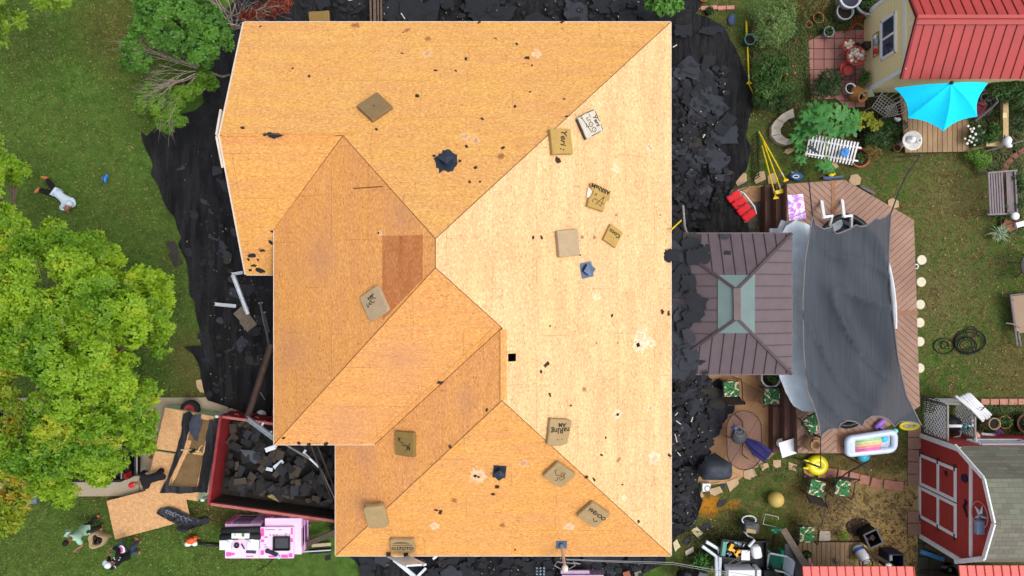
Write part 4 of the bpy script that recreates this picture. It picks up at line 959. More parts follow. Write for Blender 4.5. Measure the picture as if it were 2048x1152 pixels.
for i in range(210):
    x,y = random.uniform(.24,Ln - .3),random.uniform(.3,Wd - .12); s_ = random.uniform(.16,.4); c = TT @ Vector((x,y,loadz(x,y) + random.uniform(.02,.16)))
    mb = MB(); asp = random.uniform(.45,.9); pts = wob([(-s_ / 2,-s_ * asp / 2),(s_ / 2,-s_ * asp / 2),(s_ / 2 * random.uniform(.7,1),s_ * asp / 2),(-s_ / 2 * random.uniform(.6,1),s_ * asp / 2)],.015,.08,i)
    if i % 4: pts = [(-s_ / 2,-s_ * asp / 2),(s_ / 2,-s_ * asp / 2 * random.uniform(.8,1)),(s_ / 2 * random.uniform(.85,1),s_ * asp / 2),(-s_ / 2 * random.uniform(.8,1),s_ * asp / 2)]
    cv = random.uniform(-.35,.35); mb.prism(pts,lambda X,Y: cv * X * X / s_ * 2 - .008,lambda X,Y: cv * X * X / s_ * 2)
    o = mb.build('torn_shingle',m_load[random.choice((0,0,0,1,1,2,3))],local=True); o.location = c; o.rotation_euler = (random.uniform(-.35,.35),random.uniform(-.35,.35),random.uniform(0,6.28))
    tag(o,'torn asphalt shingle piece in the heap inside the red trailer','shingle','shingles heaped in the trailer')
mb = MB(); mb.prism(wob([P2(*p,1.3) for p in [(479,898),(500,900),(520,905),(523,922),(510,928),(492,916)]],.02,.1,3),1.28,1.31); mb.solo('curled_flashing',pm('grey flashing',(70,74,82),(54,58,64),.4,bump=0),'curled grey flashing sheet on top of the trailer load','flashing')
for a,b,w,lb in (((548,936),(566,922),.12,'bright white gutter scrap on top of the trailer load'),((520,934),(545,940),.1,'pale translucent plastic strip on the trailer load')):
    mb = MB(); mb.beam(P(*a,1.3),P(*b,1.36),w,.02); mb.solo('gutter_scrap',m_alu,lb,'gutter')
mb = MB(); mb.beam(P(537,990,1.12),P(560,1000,1.1),.12,.03); mb.solo('yellow_board',pm('yellowed board',(152,134,84),(110,98,62),.8),'yellowed board strip lying in the trailer near its lower side','board')

# ================================================================ BOARD STACKS, NETTING, SHEET
m_osb2 = pm('pale new board',(214,174,126),(164,114,70),.8,9,fine=24,fineamt=.6,stretch=(1,1,1))
m_green = pm('green painted edges',(166,182,142),(140,160,120),.8,30)
def stack(pts,z0,z1,label):
    q = [P2(*p,z1) for p in pts]; c = np.mean(np.array(q),0); t = thing('board_stack',label,'boards',(float(c[0]),float(c[1]),0),0,'stacks of new roof board')
    mb = MB()
    for k in range(int((z1 - z0 - .02) / .03)): mb.prism([(c[0] + (x - c[0]) * (1 + .004 * (k % 3)),c[1] + (y - c[1]) * (1 + .004 * ((k + 1) % 3))) for x,y in q],z0 + k * .03,z0 + k * .03 + .027)
    mb.build('sheet_pile',m_green,t); mb = MB(); mb.prism([(c[0] + (x - c[0]) * .998,c[1] + (y - c[1]) * .998) for x,y in q],z1 - .018,z1); mb.build('top_sheet',m_osb2,t)
    mb = MB()
    for u in (.15,.5,.85):
        a = Vector(q[0]).lerp(Vector(q[1]),u); b = Vector(q[3]).lerp(Vector(q[2]),u); mb.beam((*a,z0 / 2),(*b,z0 / 2),.09,z0)
    mb.build('bearer',pm('rough timber',(140,112,80),(110,86,60),.9),t)
stack([(330,815),(428,833),(412,912),(311,898)],.12,.72,'upper stack of new board sheets between the tree and the red trailer')
stack([(310,902),(411,916),(394,1002),(289,988)],.12,.66,'lower stack of new board sheets beside the red trailer')
mb = MB(); mb.plate([P(213,1002,.34),P(364,963,.34),P(381,1039,.36),P(230,1079,.34)],.02)
for px,py in ((235,1010),(350,978),(360,1030),(245,1062)): mb.cyl(P(px,py,0),P(px,py,.32),.05,.05,8)
mb.solo('cutting_sheet',m_osb2,'loose new board sheet set out low on the grass for cutting','board')
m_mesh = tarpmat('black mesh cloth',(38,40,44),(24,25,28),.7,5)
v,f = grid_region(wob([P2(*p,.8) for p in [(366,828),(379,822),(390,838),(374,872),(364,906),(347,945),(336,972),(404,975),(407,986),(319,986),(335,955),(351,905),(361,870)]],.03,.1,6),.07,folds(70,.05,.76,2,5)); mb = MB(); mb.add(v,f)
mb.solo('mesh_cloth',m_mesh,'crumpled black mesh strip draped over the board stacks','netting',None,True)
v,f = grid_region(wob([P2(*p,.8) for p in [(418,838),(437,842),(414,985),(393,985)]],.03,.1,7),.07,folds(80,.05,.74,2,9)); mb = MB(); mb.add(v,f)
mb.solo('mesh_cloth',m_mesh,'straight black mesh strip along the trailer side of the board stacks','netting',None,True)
mb = MB(); mb.prism([P2(*p,.75) for p in [(386,836),(420,842),(404,906),(370,904)]],.725,.745); mb.prism([P2(*p,.75) for p in [(367,908),(403,912),(391,973),(338,970)]],.665,.69)
mb.solo('weathered_board',pm('weathered brown board',(124,98,64),(92,74,48),.9,5,fine=30,fineamt=.4),'stained brown board pieces lying on the board stacks','board')
mb = MB(); mb.prism(wob([P2(*p,.8) for p in [(372,880),(382,882),(374,906),(362,930),(350,958),(342,968),(344,950),(356,925),(364,900)]],.02,.08,8),.75,.765); mb.solo('pale_splint',m_osb2,'pale splintered board strip beside the black mesh','board')
for a,b in (((362,900),(403,905)),((395,905),(405,890))):
    mb = MB(); mb.tube([P(*a,.78),P((a[0] + b[0]) / 2,(a[1] + b[1]) / 2 - 3,.8),P(*b,.78)],.02,5); mb.solo('rope_tie',pm('cream rope',(206,186,140),None,.8),'cream rope tie across the board stacks','rope','rope ties on the stacks')
v,f = grid_region(wob([P2(*p,.85) for p in [(383,832),(402,828),(405,845),(398,868),(396,882),(388,880),(380,862),(378,846)]],.03,.08,9),.06,folds(60,.09,.78,2.4,12)); mb = MB(); mb.add(v,f); mb.solo('work_jacket',pm('slate cloth',(62,68,80),(44,48,58),.85),'dark slate work jacket thrown on the upper board stack','jacket',None,True)
# black wrapper with pale print
random.seed(6); t = thing('plastic_wrap','black plastic wrapper with pale print crumpled on the cutting sheet','wrapper',P(355,1035,.36)); zz = folds(-20,.12,.37,2,3)
v,f = grid_region(wob([P2(*p,.42) for p in [(314,1026),(322,1016),(338,1013),(360,1020),(385,1030),(402,1040),(388,1048),(365,1052),(348,1044),(330,1036)]],.03,.08,2),.06,zz); mb = MB(); mb.add(v,f)
v,f = grid_region(wob([P2(*p,.3) for p in [(344,1060),(372,1050),(404,1038),(417,1040),(412,1050),(385,1058),(362,1068)]],.03,.08,3),.06,folds(15,.08,.1,2,4)); mb.add(v,f); mb.build('sheeting',pm('glossy black plastic',(24,26,32),(15,16,20),.25,bump=0,spec=.6),t,True)
mb = MB()
for k in range(16):
    px,py = 335 + k * 3.2,1022 + k * 1.3; p = P(px,py,.42); w = random.uniform(.03,.07)
    mb.tube([Vector((p.x + w * math.cos(u * 1.1),p.y + w * 1.2 * math.sin(u * 1.1),zz(p.x,p.y) + .02)) for u in range(random.randint(3,6))],.007,4)
mb.build('print',pm('pale print',(150,156,166),None,.5,bump=0),t)
# leaf blower
m_or,m_wh,m_bl = pm('orange plastic',(226,92,34),None,.4,bump=0),pm('white plastic',(226,228,230),(206,208,212),.45,bump=0),pm('black plastic',(26,27,30),None,.45,bump=0)
t = thing('leaf_blower','orange and white leaf blower with a long black tube on the grass','leaf blower',P(382,1084))
mb = MB(); mb.ell(P(383,1080,.2),(.16,.13,.16)); mb.ell(P(389,1076,.24),(.1,.08,.1)); mb.build('motor_housing',m_or,t,True)
mb = MB(); mb.ell(P(377,1087,.18),(.12,.09,.14)); mb.ell(P(390,1087,.18),(.1,.08,.1)); mb.build('fuel_tank',m_wh,t,True)
mb = MB(); mb.tube([P(391,1086,.18),P(410,1088,.12),P(438,1090,.06)],[.05,.045,.05],10); mb.build('blower_tube',m_bl,t,True)
mb = MB(); mb.tube([P(376,1078,.3),P(382,1074,.38),P(390,1078,.3)],.02,6); mb.build('handle',m_bl,t,True)

# ================================================================ SHINGLE PALLETS
m_pk,m_mag,m_blk = pm('pale pink wrap',(214,166,212),(198,146,198),.35,3,bump=0,spec=.5),pm('magenta print',(214,34,138),None,.4,bump=0),pm('black print',(30,24,34),None,.4,bump=0)
m_pale = pm('white pink wrap',(232,206,230),(222,186,222),.35,3,bump=0,spec=.5); m_lpk = pm('light pink print',(236,92,176),None,.4,bump=0)
def pallet(x0,x1,y0,y1,zt,side,lay):
    a = P(x0,y1,zt); b = P(x1,y0,zt); w,d = b.x - a.x,b.y - a.y
    t = thing('pallet','wooden pallet under the %s pile of shingle bundles' % side,'pallet',((a.x + b.x) / 2,(a.y + b.y) / 2,0),0,'pallets of shingles'); mb = MB()
    for k in range(6): mb.box((a.x + w * (k + .5) / 6,(a.y + b.y) / 2,.11),(w / 7.5,d,.022))
    mb.build('deck_slat',m_dpole if False else pm('pallet wood',(150,120,84),(122,96,66),.9),t); mb = MB()
    for k in (0.06,.5,.94): mb.box(((a.x + b.x) / 2,a.y + d * k,.05),(w,.09,.098))
    mb.build('stringer',pm('pallet wood',(150,120,84)),t)
    hh = (zt - .13) / lay
    for k in range(lay):
        j = random.uniform(-.02,.02); z = .125 + k * hh; cx,cy = (a.x + b.x) / 2 + j,(a.y + b.y) / 2 + random.uniform(-.015,.015)
        o = thing('shingle_bundle',('top shingle bundle in pink and white wrap on the %s pile' if k == lay - 1 else 'pink and white shingle bundle under the top one in the %s pile') % side,'shingle bundle',(cx,cy,z),0,'%s pile of shingle bundles' % side)
        mb = MB(); mb.box((0,0,hh / 2 - .004),(w,d,hh - .008)); mb.build('wrap',m_pale if k == lay - 1 else m_pk,o,local=True)
        mb = MB(); y = d / 2 + .003; mb.box((-w * .42,y,hh * .5),(w * .13,.004,hh * .8)); mb.build('magenta_band',m_mag,o,local=True)
        mb = MB(); mb.box((-w * .05,y,hh * .5),(w * .5,.004,hh * .6)); mb.box((w / 2 + .003,-d * .05,hh * .5),(.004,d * .5,hh * .55)); mb.build('black_band',m_blk,o,local=True)
    return o,w,d,hh
random.seed(12)
o,w,d,hh = pallet(449,520,1048,1116,1.02,'left',12)
for q,e in (((-.4,-.38),(.14,.12)),((.2,-.44),(.2,.03)),((-.28,-.37),(.1,.07))): mb = MB(); mb.box((w * q[0],d * q[1],hh),(w * e[0],d * e[1],.004)); mb.build('magenta_print',m_lpk,o,local=True)
o2,w,d,hh = pallet(530,603,1036,1108,1.0,'right',11)
o3 = thing('shingle_bundle','crooked pink topped shingle bundle lying on the right pile under the black tray','shingle bundle',P(556,1083,1.0)); o3['group'] = 'right pile of shingle bundles'
mb = MB(); mb.box((0,0,.055),(1.02,.95,.1)); mb.build('wrap',m_pale,o3,local=True); z = .108
for x,y,e,f_ in ((-.44,.32,.1,.24),(.42,-.38,.12,.12),(.24,-.41,.2,.1),(-.33,.17,.1,.05),(.46,.08,.07,.12),(-.44,.06,.1,.08),(-.1,-.42,.3,.06),(.46,.36,.06,.2),(-.44,-.3,.1,.14)): mb = MB(); mb.box((x,y,z),(e,f_,.006)); mb.build('magenta_print',m_lpk,o3,local=True)
mb = MB()
for x in (-.2,-.1,0): mb.ring((x,.24,z + .004),.02,.005,10,4)
for x,y,l in ((-.2,.4,.3),(.1,.4,.1),(.28,.27,.08),(.28,.22,.06),(-.36,-.06,.06),(-.34,-.12,.08),(.4,.25,.05)): mb.box((x,y,z),(l,.016,.006))
mb.build('dark_print',pm('dark print',(112,60,96),None,.5,bump=0),o3,local=True)
for i,(a,b) in enumerate((((444,1061),(520,1059)),((441,1074),(521,1072)))):
    mb = MB(); p,q = P(*a,1.14),P(*b,1.14); mb.cyl(p,q,.095,None,18); mb.cyl(p - Vector((.004,0,0)),p + Vector((.02,0,0)),.04)
    mb.solo('felt_roll',pm('black felt roll',(36,37,40),(24,24,26),.7,5,bump=0),('upper' if i == 0 else 'lower') + ' of two black felt rolls lying on the left shingle pile','felt roll','felt rolls on the shingle pile',True)
def carton(x0,x1,y0,y1,z0,h,label,mt=None,marks=()):
    a,b = P(x0,y1,z0 + h),P(x1,y0,z0 + h); t = thing('carton',label,'box',((a.x + b.x) / 2,(a.y + b.y) / 2,z0)); mb = MB(); mb.box(((a.x + b.x) / 2,(a.y + b.y) / 2,z0 + h / 2),(b.x - a.x,b.y - a.y,h)); mb.build('box_body',mt or m_wh,t)
    for px,py,w,d,m in marks: mb = MB(); mb.box(P(px,py,z0 + h + .003),(w,d,.005)); mb.build('printed_mark',m,t)
    return t
m_grn = pm('green print',(62,112,62),None,.5,bump=0)
carton(439,462,1081,1100,1.02,.12,'plain white box overhanging the left end of the shingle pile')
carton(495,517,1080,1099,1.02,.13,'plain white box at the right of the left shingle pile')
carton(463,498,1067,1077,1.22,.06,'small white and green box lying across the felt rolls',None,((486,1070,.08,.1,m_grn),(470,1070,.06,.08,pm('pale green print',(160,196,170),None,.5))))
mb = MB(); mb.box(P(484,1076,1.2),(.2,.09,.07),R(5)); mb.solo('tan_block',pm('tan carton',(206,166,120),None,.7),'tan cardboard block beside the green box on the shingles','box')
for px,py in ((463,1078),(505,1078)):
    mb = MB(); mb.lathe([(.001,.16),(.07,.15),(.1,.08),(.1,0),(.001,0)],P(px,py,1.05),14,sx=1.2); mb.solo('metal_tin',m_alu,'silver metal tin beside the lower felt roll','tin','metal tins on the shingles',True)
mb = MB(); mb.ring(P(473,1091,1.06),.055,.032,16,8); mb.solo('tape_roll',m_bl,'round roll of black tape on the white top of the shingles','tape',None,True)
mb = MB(); mb.tube([P(483,1088,1.06),P(486,1093,1.08),P(489,1098,1.06)],.02,6); mb.solo('utility_knife',m_bl,'black utility knife beside the roll of tape','knife')
mb = MB(); p = P(502,1104,1.035); mb.box(p,(.3,.08,.02),R(-3))
for k in range(7): mb.box(p + Vector((-.12 + k * .04,0,.015)),(.02,.06,.02))
mb.solo('nail_strip',pm('dark nails',(72,76,84),(48,50,56),.5),'strip of collated nails near the lower edge of the left pile','nails')
t = thing('black_tray','square black plastic tray on the right shingle pile','tray',P(564,1086,1.12)); mb = MB(); c = P(564,1086,1.13); mb.box(c,(.5,.4,.02))
for s_ in (-1,1): mb.box(c + Vector((s_ * .245,0,.04)),(.02,.41,.08)); mb.box(c + Vector((0,s_ * .2,.04)),(.47,.02,.08))
mb.build('tray_shell',m_bl,t); mb = MB(); mb.box(c + Vector((0,0,.014)),(.4,.3,.008)); mb.build('inner_pad',pm('grey rubber',(66,70,74),(54,58,62),.6),t)
t = thing('nail_gun','black and silver nail gun at the lower edge of the right shingle pile','nail gun',P(547,1108,1.1)); mb = MB(); c = P(546,1106,1.16); mb.beam(c + Vector((-.16,.06,0)),c + Vector((.14,-.06,0)),.08,.1); mb.beam(c + Vector((.02,0,0)),c + Vector((.02,.14,.0)),.05,.05); mb.ell(c + Vector((-.17,.06,0)),.07); mb.build('gun_body',pm('dark navy tool',(38,36,62),(30,30,44),.4),t)
mb = MB(); mb.cyl(c + Vector((.1,-.1,0)),c + Vector((.22,-.14,0)),.05); mb.build('magazine',m_alu,t)
mb = MB(); mb.tube([P(546,1113,.9),P(544,1122,.05),P(532,1132,.03),P(514,1142,.03)],.012,5); mb.solo('air_hose',m_bl,'thin black air hose trailing from the shingle pile over the grass','hose')
mb = MB(); mb.beam(P(611,1089,.5),P(672,1063,.5),.16,.1); mb.solo('brown_beam',m_brown,'brown metal trim beam beside the shingle pile','beam')
mb = MB(); mb.beam(P(624,1091,.2),P(662,1088,.2),.1,.05); mb.solo('pale_plank',pm('pale plank',(186,172,140),None,.8),'short pale plank beside the house corner','plank')
mb = MB(); mb.cyl(P(600,1104,.3),P(662,1100,.3),.02); mb.solo('thin_pipe',m_alu,'thin white pipe from the shingle pile to the house corner','pipe')
mb = MB(); mb.box(P(640,1102,.06),(.7,.12,.1),R(4)); mb.solo('gap_filler',m_bl,'black trough strip in the dark gap by the house corner','filler')  # solid black strip added to stand for a dark gap
# ladder and white poles at the bottom edge
t = thing('ladder','aluminium ladder leaning on the bottom roof edge','ladder',P(800,1098,0)); mb = MB(); tops = []
for a,b,c in (((777,1112,2.78),(815,1132,3.72),(762,1096,0)),((812,1112,2.78),(850,1130,3.72),(797,1096,0))): mb = MB(); mb.beam(P(*c),P(*a),.04,.09); mb.beam(P(*a),P(*b),.04,.09); mb.build('rail',m_alu,t)
for k in range(13): u = .08 + k * .075; mb = MB(); mb.beam(P(762,1096,0).lerp(P(815,1132,3.72),u),P(797,1096,0).lerp(P(850,1130,3.72),u),.05,.03); mb.build('rung',m_alu,t)
mb = MB(); mb.plate([P(782,1115,2.9),P(817,1115,2.9),P(842,1129,3.6),P(816,1131,3.6)],.02); mb.build('tread_plate',m_alu,t)
for x in (777,812): mb = MB(); mb.box(P(x,1109,2.8),(.11,.09,.09)); mb.build('roof_hook',m_bl if x > 0 else m_bl,t)
mb = MB(); mb.beam(P(788,1118,.3),P(838,1160,.3),.13,.05); mb.solo('gutter_length',m_alu,'white gutter lying on the netting under the ladder','gutter')
mb = MB(); mb.beam(P(876,1110,.4),P(866,1118,.4),.07,.04); mb.solo('gutter_length',m_alu,'short broken white gutter just under the roof edge right of the ladder','gutter'); mb = MB(); mb.beam(P(852,1136,.35),P(832,1156,.35),.08,.04); mb.solo('gutter_length',m_alu,'broken white gutter at the bottom edge below the ladder top','gutter')
mb = MB(); mb.box(P(1164,1156,.35),(1.3,.4,.5)); mb.box(P(1150,1143,.5),(.9,.1,.1)); mb.solo('lilac_bundle',pm('lilac wrap',(186,160,188),(166,140,170),.4,4),'lilac wrapped bundle at the bottom edge below the service mast','bundle')
mb = MB()
for k in range(9): mb.box(P(1074 + (k % 3) * 7,1136 + (k // 3) * 6,.35),(.07,.05,.04),k)
mb.solo('nail_box',pm('grey blue steel',(120,136,150),(84,96,110),.4,metal=.5),'spilled grey metal fittings on the netting below the house','fittings')
for px,py,c,lb in ((1253,1148,(146,88,70),'brown red brick half hidden at the bottom edge'),(1276,1148,(130,126,106),'grey green block at the bottom edge')):
    mb = MB(); mb.box(P(px,py,.1),(.22,.24,.2),.3); mb.solo('block',pm('block %d' % px,c),lb,'block')
mb = MB()
for (x,w) in ((741,.06),(749,.09),(756,.05),(762,.05)): mb.beam(P(x,-8,.3),P(x + 1,48,.35),w,.05)
mb.solo('timber_battens',pm('grey brown batten',(112,92,78),(84,68,58),.85),'few thin grey battens lying on the netting above the roof','battens')

# ================================================================ PICKUP UNDER THE TREE
m_black = pm('black car paint',(20,21,24),(14,15,17),.25,bump=0,spec=.6); m_glass = pm('dark glass',(52,72,96),(38,54,74),.08,3,bump=0,spec=.8)
t = thing('pickup_truck','black pickup truck parked on the driveway under the broad tree','pickup',P(130,885)); c = P(130,885)
def pb(name,m,bxs,bevel=True):
    mb = MB()
    for q,d in bxs: mb.box(c + Vector(q),d)
    o = mb.build(name,m,t)
    if bevel: b = o.modifiers.new('bevel','BEVEL'); b.width = .05; b.segments = 2
    return o
pb('body',m_black,[((-.2,0,.68),(5.5,1.9,.55)),((-2.2,0,.98),(1.3,1.8,.12))]); pb('cab',m_black,[((-.55,0,1.3),(1.9,1.66,.66)),((-.55,0,1.66),(1.5,1.5,.12))])
for y in (-.9,.9): pb('bed_side',m_black,[((1.45,y,1.08),(2.1,.1,.3))])
pb('tailgate',m_black,[((2.5,0,1.05),(.08,1.74,.34))]); pb('bed_floor',m_bl,[((1.45,0,.97),(2.0,1.66,.03))],False)
mb = MB(); mb.plate([c + Vector(q) for q in ((-1.56,-.74,1.32),(-1.32,-.68,1.66),(-1.32,.68,1.66),(-1.56,.74,1.32))],.02); mb.build('windscreen',m_glass,t)
for y in (-.84,.84): pb('side_window',m_glass,[((-.5,y,1.42),(1.4,.02,.3))],False)
for x in (-2.0,1.45):
    for y in (-.86,.86): wheel_at(t,Vector((x,y,.4)),.4,.26,(0,1,0),m_bl)
pb('bumper',m_black,[((2.66,0,.62),(.16,1.8,.2))]); pb('bumper',m_alu,[((-3.0,0,.6),(.16,1.85,.24))])
for y in (-.78,.78): pb('tail_lamp',pm('red lens',(150,20,24),None,.2,bump=0),[((2.55,y,.95),(.06,.16,.34))],False)
for y in (-.74,.74): pb('headlight',m_wh,[((-2.97,y,.86),(.06,.3,.2))],False)
for y in (-1.04,1.04): pb('mirror',m_black,[((-1.3,y,1.28),(.14,.22,.16))],False)
pb('running_board',pm('steel blue sill',(92,102,122),None,.4),[((.2,-1.0,.42),(3.6,.16,.06))],False)
mb = MB(); mb.beam(P(291,898,.3),P(303,916,.6),.08,.06); mb.beam(P(300,905,.6),P(302,880,.8),.06,.06); mb.solo('red_jack',m_red,'red steel jack frame between the pickup and the board stacks','jack')

# ================================================================ GAZEBO
m_bronze = pm('bronze roof metal',(92,78,82),(80,68,72),.42,2.5,.25,bump=0,spec=.5)
m_bronzed = pm('dark bronze trim',(74,60,62),(58,46,48),.4,3,.3,bump=0)
m_sky = pm('tinted skylight',(98,118,114),(86,106,104),.25,2,bump=0,spec=.5)
gz = thing('gazebo','hardtop gazebo with brown ribbed metal roof and green skylight panes','gazebo',P(1462,607))
ZE,ZR = 2.3,2.95
gx0,gx1,gy0,gy1 = P(1316,0,ZE).x,P(1583,0,ZE).x,P(0,748,ZE).y,P(0,467,ZE).y
r0,r1 = P(1472,580,ZR),P(1473,636,ZR)
cs = {'nw': Vector((gx0,gy1,ZE)),'ne': Vector((gx1,gy1,ZE)),'se': Vector((gx1,gy0,ZE)),'sw': Vector((gx0,gy0,ZE))}
FACES = {'n': ('nw','ne',[r0],'y'),'e': ('ne','se',[r1,r0],'x'),'s': ('se','sw',[r1],'y'),'w': ('sw','nw',[r0,r1],'x')}
for k,(a,b,tops,ax_) in FACES.items():
    A_,B_ = cs[a],cs[b]; pts = [A_,B_] + tops; pl3 = [(p.x,p.y) for p in pts]
    n_ = (B_ - A_).cross(tops[0] - A_).normalized(); n_ = n_ if n_.z > 0 else -n_
    zf = lambda x,y,n_=n_,A_=A_: A_.z - (n_.x * (x - A_.x) + n_.y * (y - A_.y)) / n_.z
    mb = MB(); mb.plate(pts,.02)
    al = (B_ - A_).normalized(); L = (B_ - A_).length; m_ = int(L / .315); mb.cur = 1
    for i in range(1,m_ + 1):
        u = (i - .5) * L / m_; c = A_ + al * u; nx,ny = al.x,al.y
        q = clip_poly(clip_poly(pl3,c.x - nx * .008,c.y - ny * .008,nx,ny),c.x + nx * .008,c.y + ny * .008,-nx,-ny)
        if len(q) > 2: mb.prism(q,lambda x,y: zf(x,y) - .004,lambda x,y: zf(x,y) + .028)
    mb.build('roof_panel',[m_bronze,m_bronzed],gz)
    mid = (A_ + B_) / 2; inn = Vector((-al.y,al.x,0)); inn = inn if inn.dot(r0 - mid) > 0 else -inn
    off = {'n': P(0,550,2.75).y,'s': P(0,666,2.75).y,'e': P(1509,0,2.75).x,'w': P(1434,0,2.75).x}[k]
    c = (mid.x,off) if ax_ == 'y' else (off,mid.y); q = clip_poly(pl3,c[0],c[1],inn.x,inn.y)
    mb = MB(); mb.prism(q,lambda x,y: zf(x,y) + .002,lambda x,y: zf(x,y) + .034); mb.build('skylight',m_sky,gz)
mb = MB()
for a,r_ in (('nw',r0),('ne',r0),('se',r1),('sw',r1)): mb = MB(); mb.beam(cs[a] + Vector((0,0,.03)),r_ + Vector((0,0,.05)),.075,.05); mb.build('hip_cap',m_bronzed,gz)
mb = MB(); mb.beam(r0 + Vector((0,.05,.06)),r1 + Vector((0,-.05,.06)),.2,.05); mb.build('ridge_cap',m_bronzed,gz)
for a,b in (('nw','ne'),('ne','se'),('se','sw'),('sw','nw')): mb = MB(); mb.beam(cs[a] + Vector((0,0,-.06)),cs[b] + Vector((0,0,-.06)),.06,.12); mb.build('eave_beam',m_bronzed,gz)
for a in cs: mb = MB(); v = cs[a] + Vector((.25 if 'w' in a else -.25,.25 if 's' in a else -.25,0)); mb.box((v.x,v.y,1.1),(.1,.1,2.2)); mb.build('post',m_bronzed,gz)
def gzz(px,py): return P(px,py,2.6)
pile([(1344,470),(1386,470),(1396,505),(1384,560),(1392,590),(1400,625),(1388,680),(1378,700),(1392,722),(1372,746),(1344,748)],40,.35,.8,'torn slate grey shingle scrap caught between the gazebo roof and the house','shingle scraps on the gazebo edge',.05,.2,.25,37,(0,0,1),lambda px,py: 2.3 + .65 * max(0,min((px - 1316) / 156,(py - 467) / 113,(748 - py) / 112)))
for px,py,s_,asp,a,z in ((1449,472,.34,.4,0,2.36),(1455,508,.24,.8,20,2.5),(1459,690,.28,.5,30,2.52),(1400,722,.4,.6,20,2.42),(1410,746,.22,.5,5,2.36),(1345,510,.45,.8,0,2.76)):
    scrap(P(px,py,z + .05),s_,asp,a,'lone torn shingle scrap lying on the brown gazebo roof','lone scraps on the gazebo roof',0,.06)
mb = MB(); mb.tube([P(1366,412,.8),P(1369,452,1.6),P(1372,462,1.9),P(1384,480,2.5)],.035,6); mb.solo('bent_downspout',pm('pale bent metal',(176,172,168),(150,146,142),.5,bump=0),'bent pale downspout hanging between the right eave and the gazebo','downspout')
mb = MB(); mb.tube([P(1341,522,2.4),P(1343,560,2.45),P(1342,576,2.4)],.04,6); mb.solo('bent_downspout',m_alu,'short white downspout piece hanging under the right eave','downspout')
mb = MB(); mb.cyl(P(1342,460,2.9),P(1362,441,2.2),.022,None,8); mb.solo('pry_tool',pm('yellow tool paint',(226,200,24),(206,176,20),.45,bump=0),'yellow tool handle leaning on the right eave','tool')

# ================================================================ POOL, DECK, SAILS
m_comp = pm('brown deck board',(160,128,110),(136,104,90),.75,1.6,fine=22,fineamt=.3,bump=.2,island=.22)
m_compd = pm('wet deck board',(146,104,74),(124,86,60),.7,2,bump=.1); m_step = pm('deck step',(104,74,62),(84,58,50),.7,2.5,stretch=(6,.5,1),bump=.15)
dk = thing('pool_deck','raised brown deck with diagonal boards round the oval pool','deck',P(1700,640)); ZD = 1.18
pc = P(1692,642,ZD); RX,RY = M_(96,ZD),M_(214,ZD)
OUT = [P2(*p,ZD) for p in [(1574,368),(1690,360),(1828,440),(1840,812),(1694,906),(1596,906),(1592,800),(1590,700),(1590,470),(1574,470)]]
def ray_out(t):
    d = Vector((math.cos(t),math.sin(t))); best = 0
    for i in range(len(OUT)):
        a,b = Vector(OUT[i]),Vector(OUT[(i + 1) % len(OUT)]); e = b - a; den = d.x * e.y - d.y * e.x
        if abs(den) < 1e-9: continue
        w = a - Vector((pc.x,pc.y)); s_ = (w.x * e.y - w.y * e.x) / den; u = (w.x * d.y - w.y * d.x) / den
        if s_ > 0 and -1e-6 <= u <= 1 + 1e-6: best = max(best,s_)
    return (pc.x + d.x * best,pc.y + d.y * best)
def rim(t,g=.03): 
    q = 1 / math.sqrt((math.cos(t) / (RX + g)) ** 2 + (math.sin(t) / (RY + g)) ** 2); return (pc.x + math.cos(t) * q,pc.y + math.sin(t) * q)
angs = sorted(set([i * math.pi / 36 for i in range(72)] + [math.atan2(q[1] - pc.y,q[0] - pc.x) % (2 * math.pi) for q in OUT]))
SECT = {'a': MB(),'b': MB(),'c': MB(),'d': MB()}; sA = math.atan2(P(0,360,ZD).y - pc.y,P(1666,0,ZD).x - pc.x); sB = math.atan2(P(0,627,ZD).y - pc.y,P(1836,0,ZD).x - pc.x); sC = math.atan2(P(0,905,ZD).y - pc.y,P(1679,0,ZD).x - pc.x)
for i,t0 in enumerate(angs):
    t1 = angs[(i + 1) % len(angs)] + (2 * math.pi if i == len(angs) - 1 else 0); tm = (t0 + t1) / 2; tm = tm - 2 * math.pi if tm > math.pi else tm
    q = [rim(t0),ray_out(t0),ray_out(t1),rim(t1)]
    k = 'b' if sB < tm < sA else ('c' if sC < tm <= sB else ('a' if tm >= sA else ('d' if tm <= sC else 'a')))
    boards(SECT[k],q,R({'a': -42,'b': 42,'c': -42,'d': 42}[k]),.15,.012,ZD - .03,ZD)
for k in SECT: SECT[k].build('deck_boards',m_comp,dk)
mb = MB(); mb.beam(P(1666,361,ZD + .006),P(1667,428,ZD + .006),.11,.016); mb.build('divider_board',m_compd,dk)
mb = MB(); mb.beam(P(1785,627,ZD + .006),P(1836,626,ZD + .006),.13,.016); mb.build('divider_board',m_compd,dk)
mb = MB(); mb.beam(P(1679,852,ZD + .006),P(1679,905,ZD + .006),.1,.016); mb.build('divider_board',m_compd,dk)
mb = MB()
for i in range(len(OUT)): a,b = OUT[i],OUT[(i + 1) % len(OUT)]; mb.beam((*a,ZD - .17),(*b,ZD - .17),.04,.26)
mb.build('rim_joist',m_step,dk)
mb = MB()
for i,(a,b) in enumerate(zip(OUT,OUT[1:] + OUT[:1])):
    for u in (0,.5): mb.box((a[0] * (1 - u) + b[0] * u + (pc.x - a[0]) * .03,a[1] * (1 - u) + b[1] * u + (pc.y - a[1]) * .03,(ZD - .2) / 2),(.09,.09,ZD - .2))
mb.build('deck_post',m_step,dk)
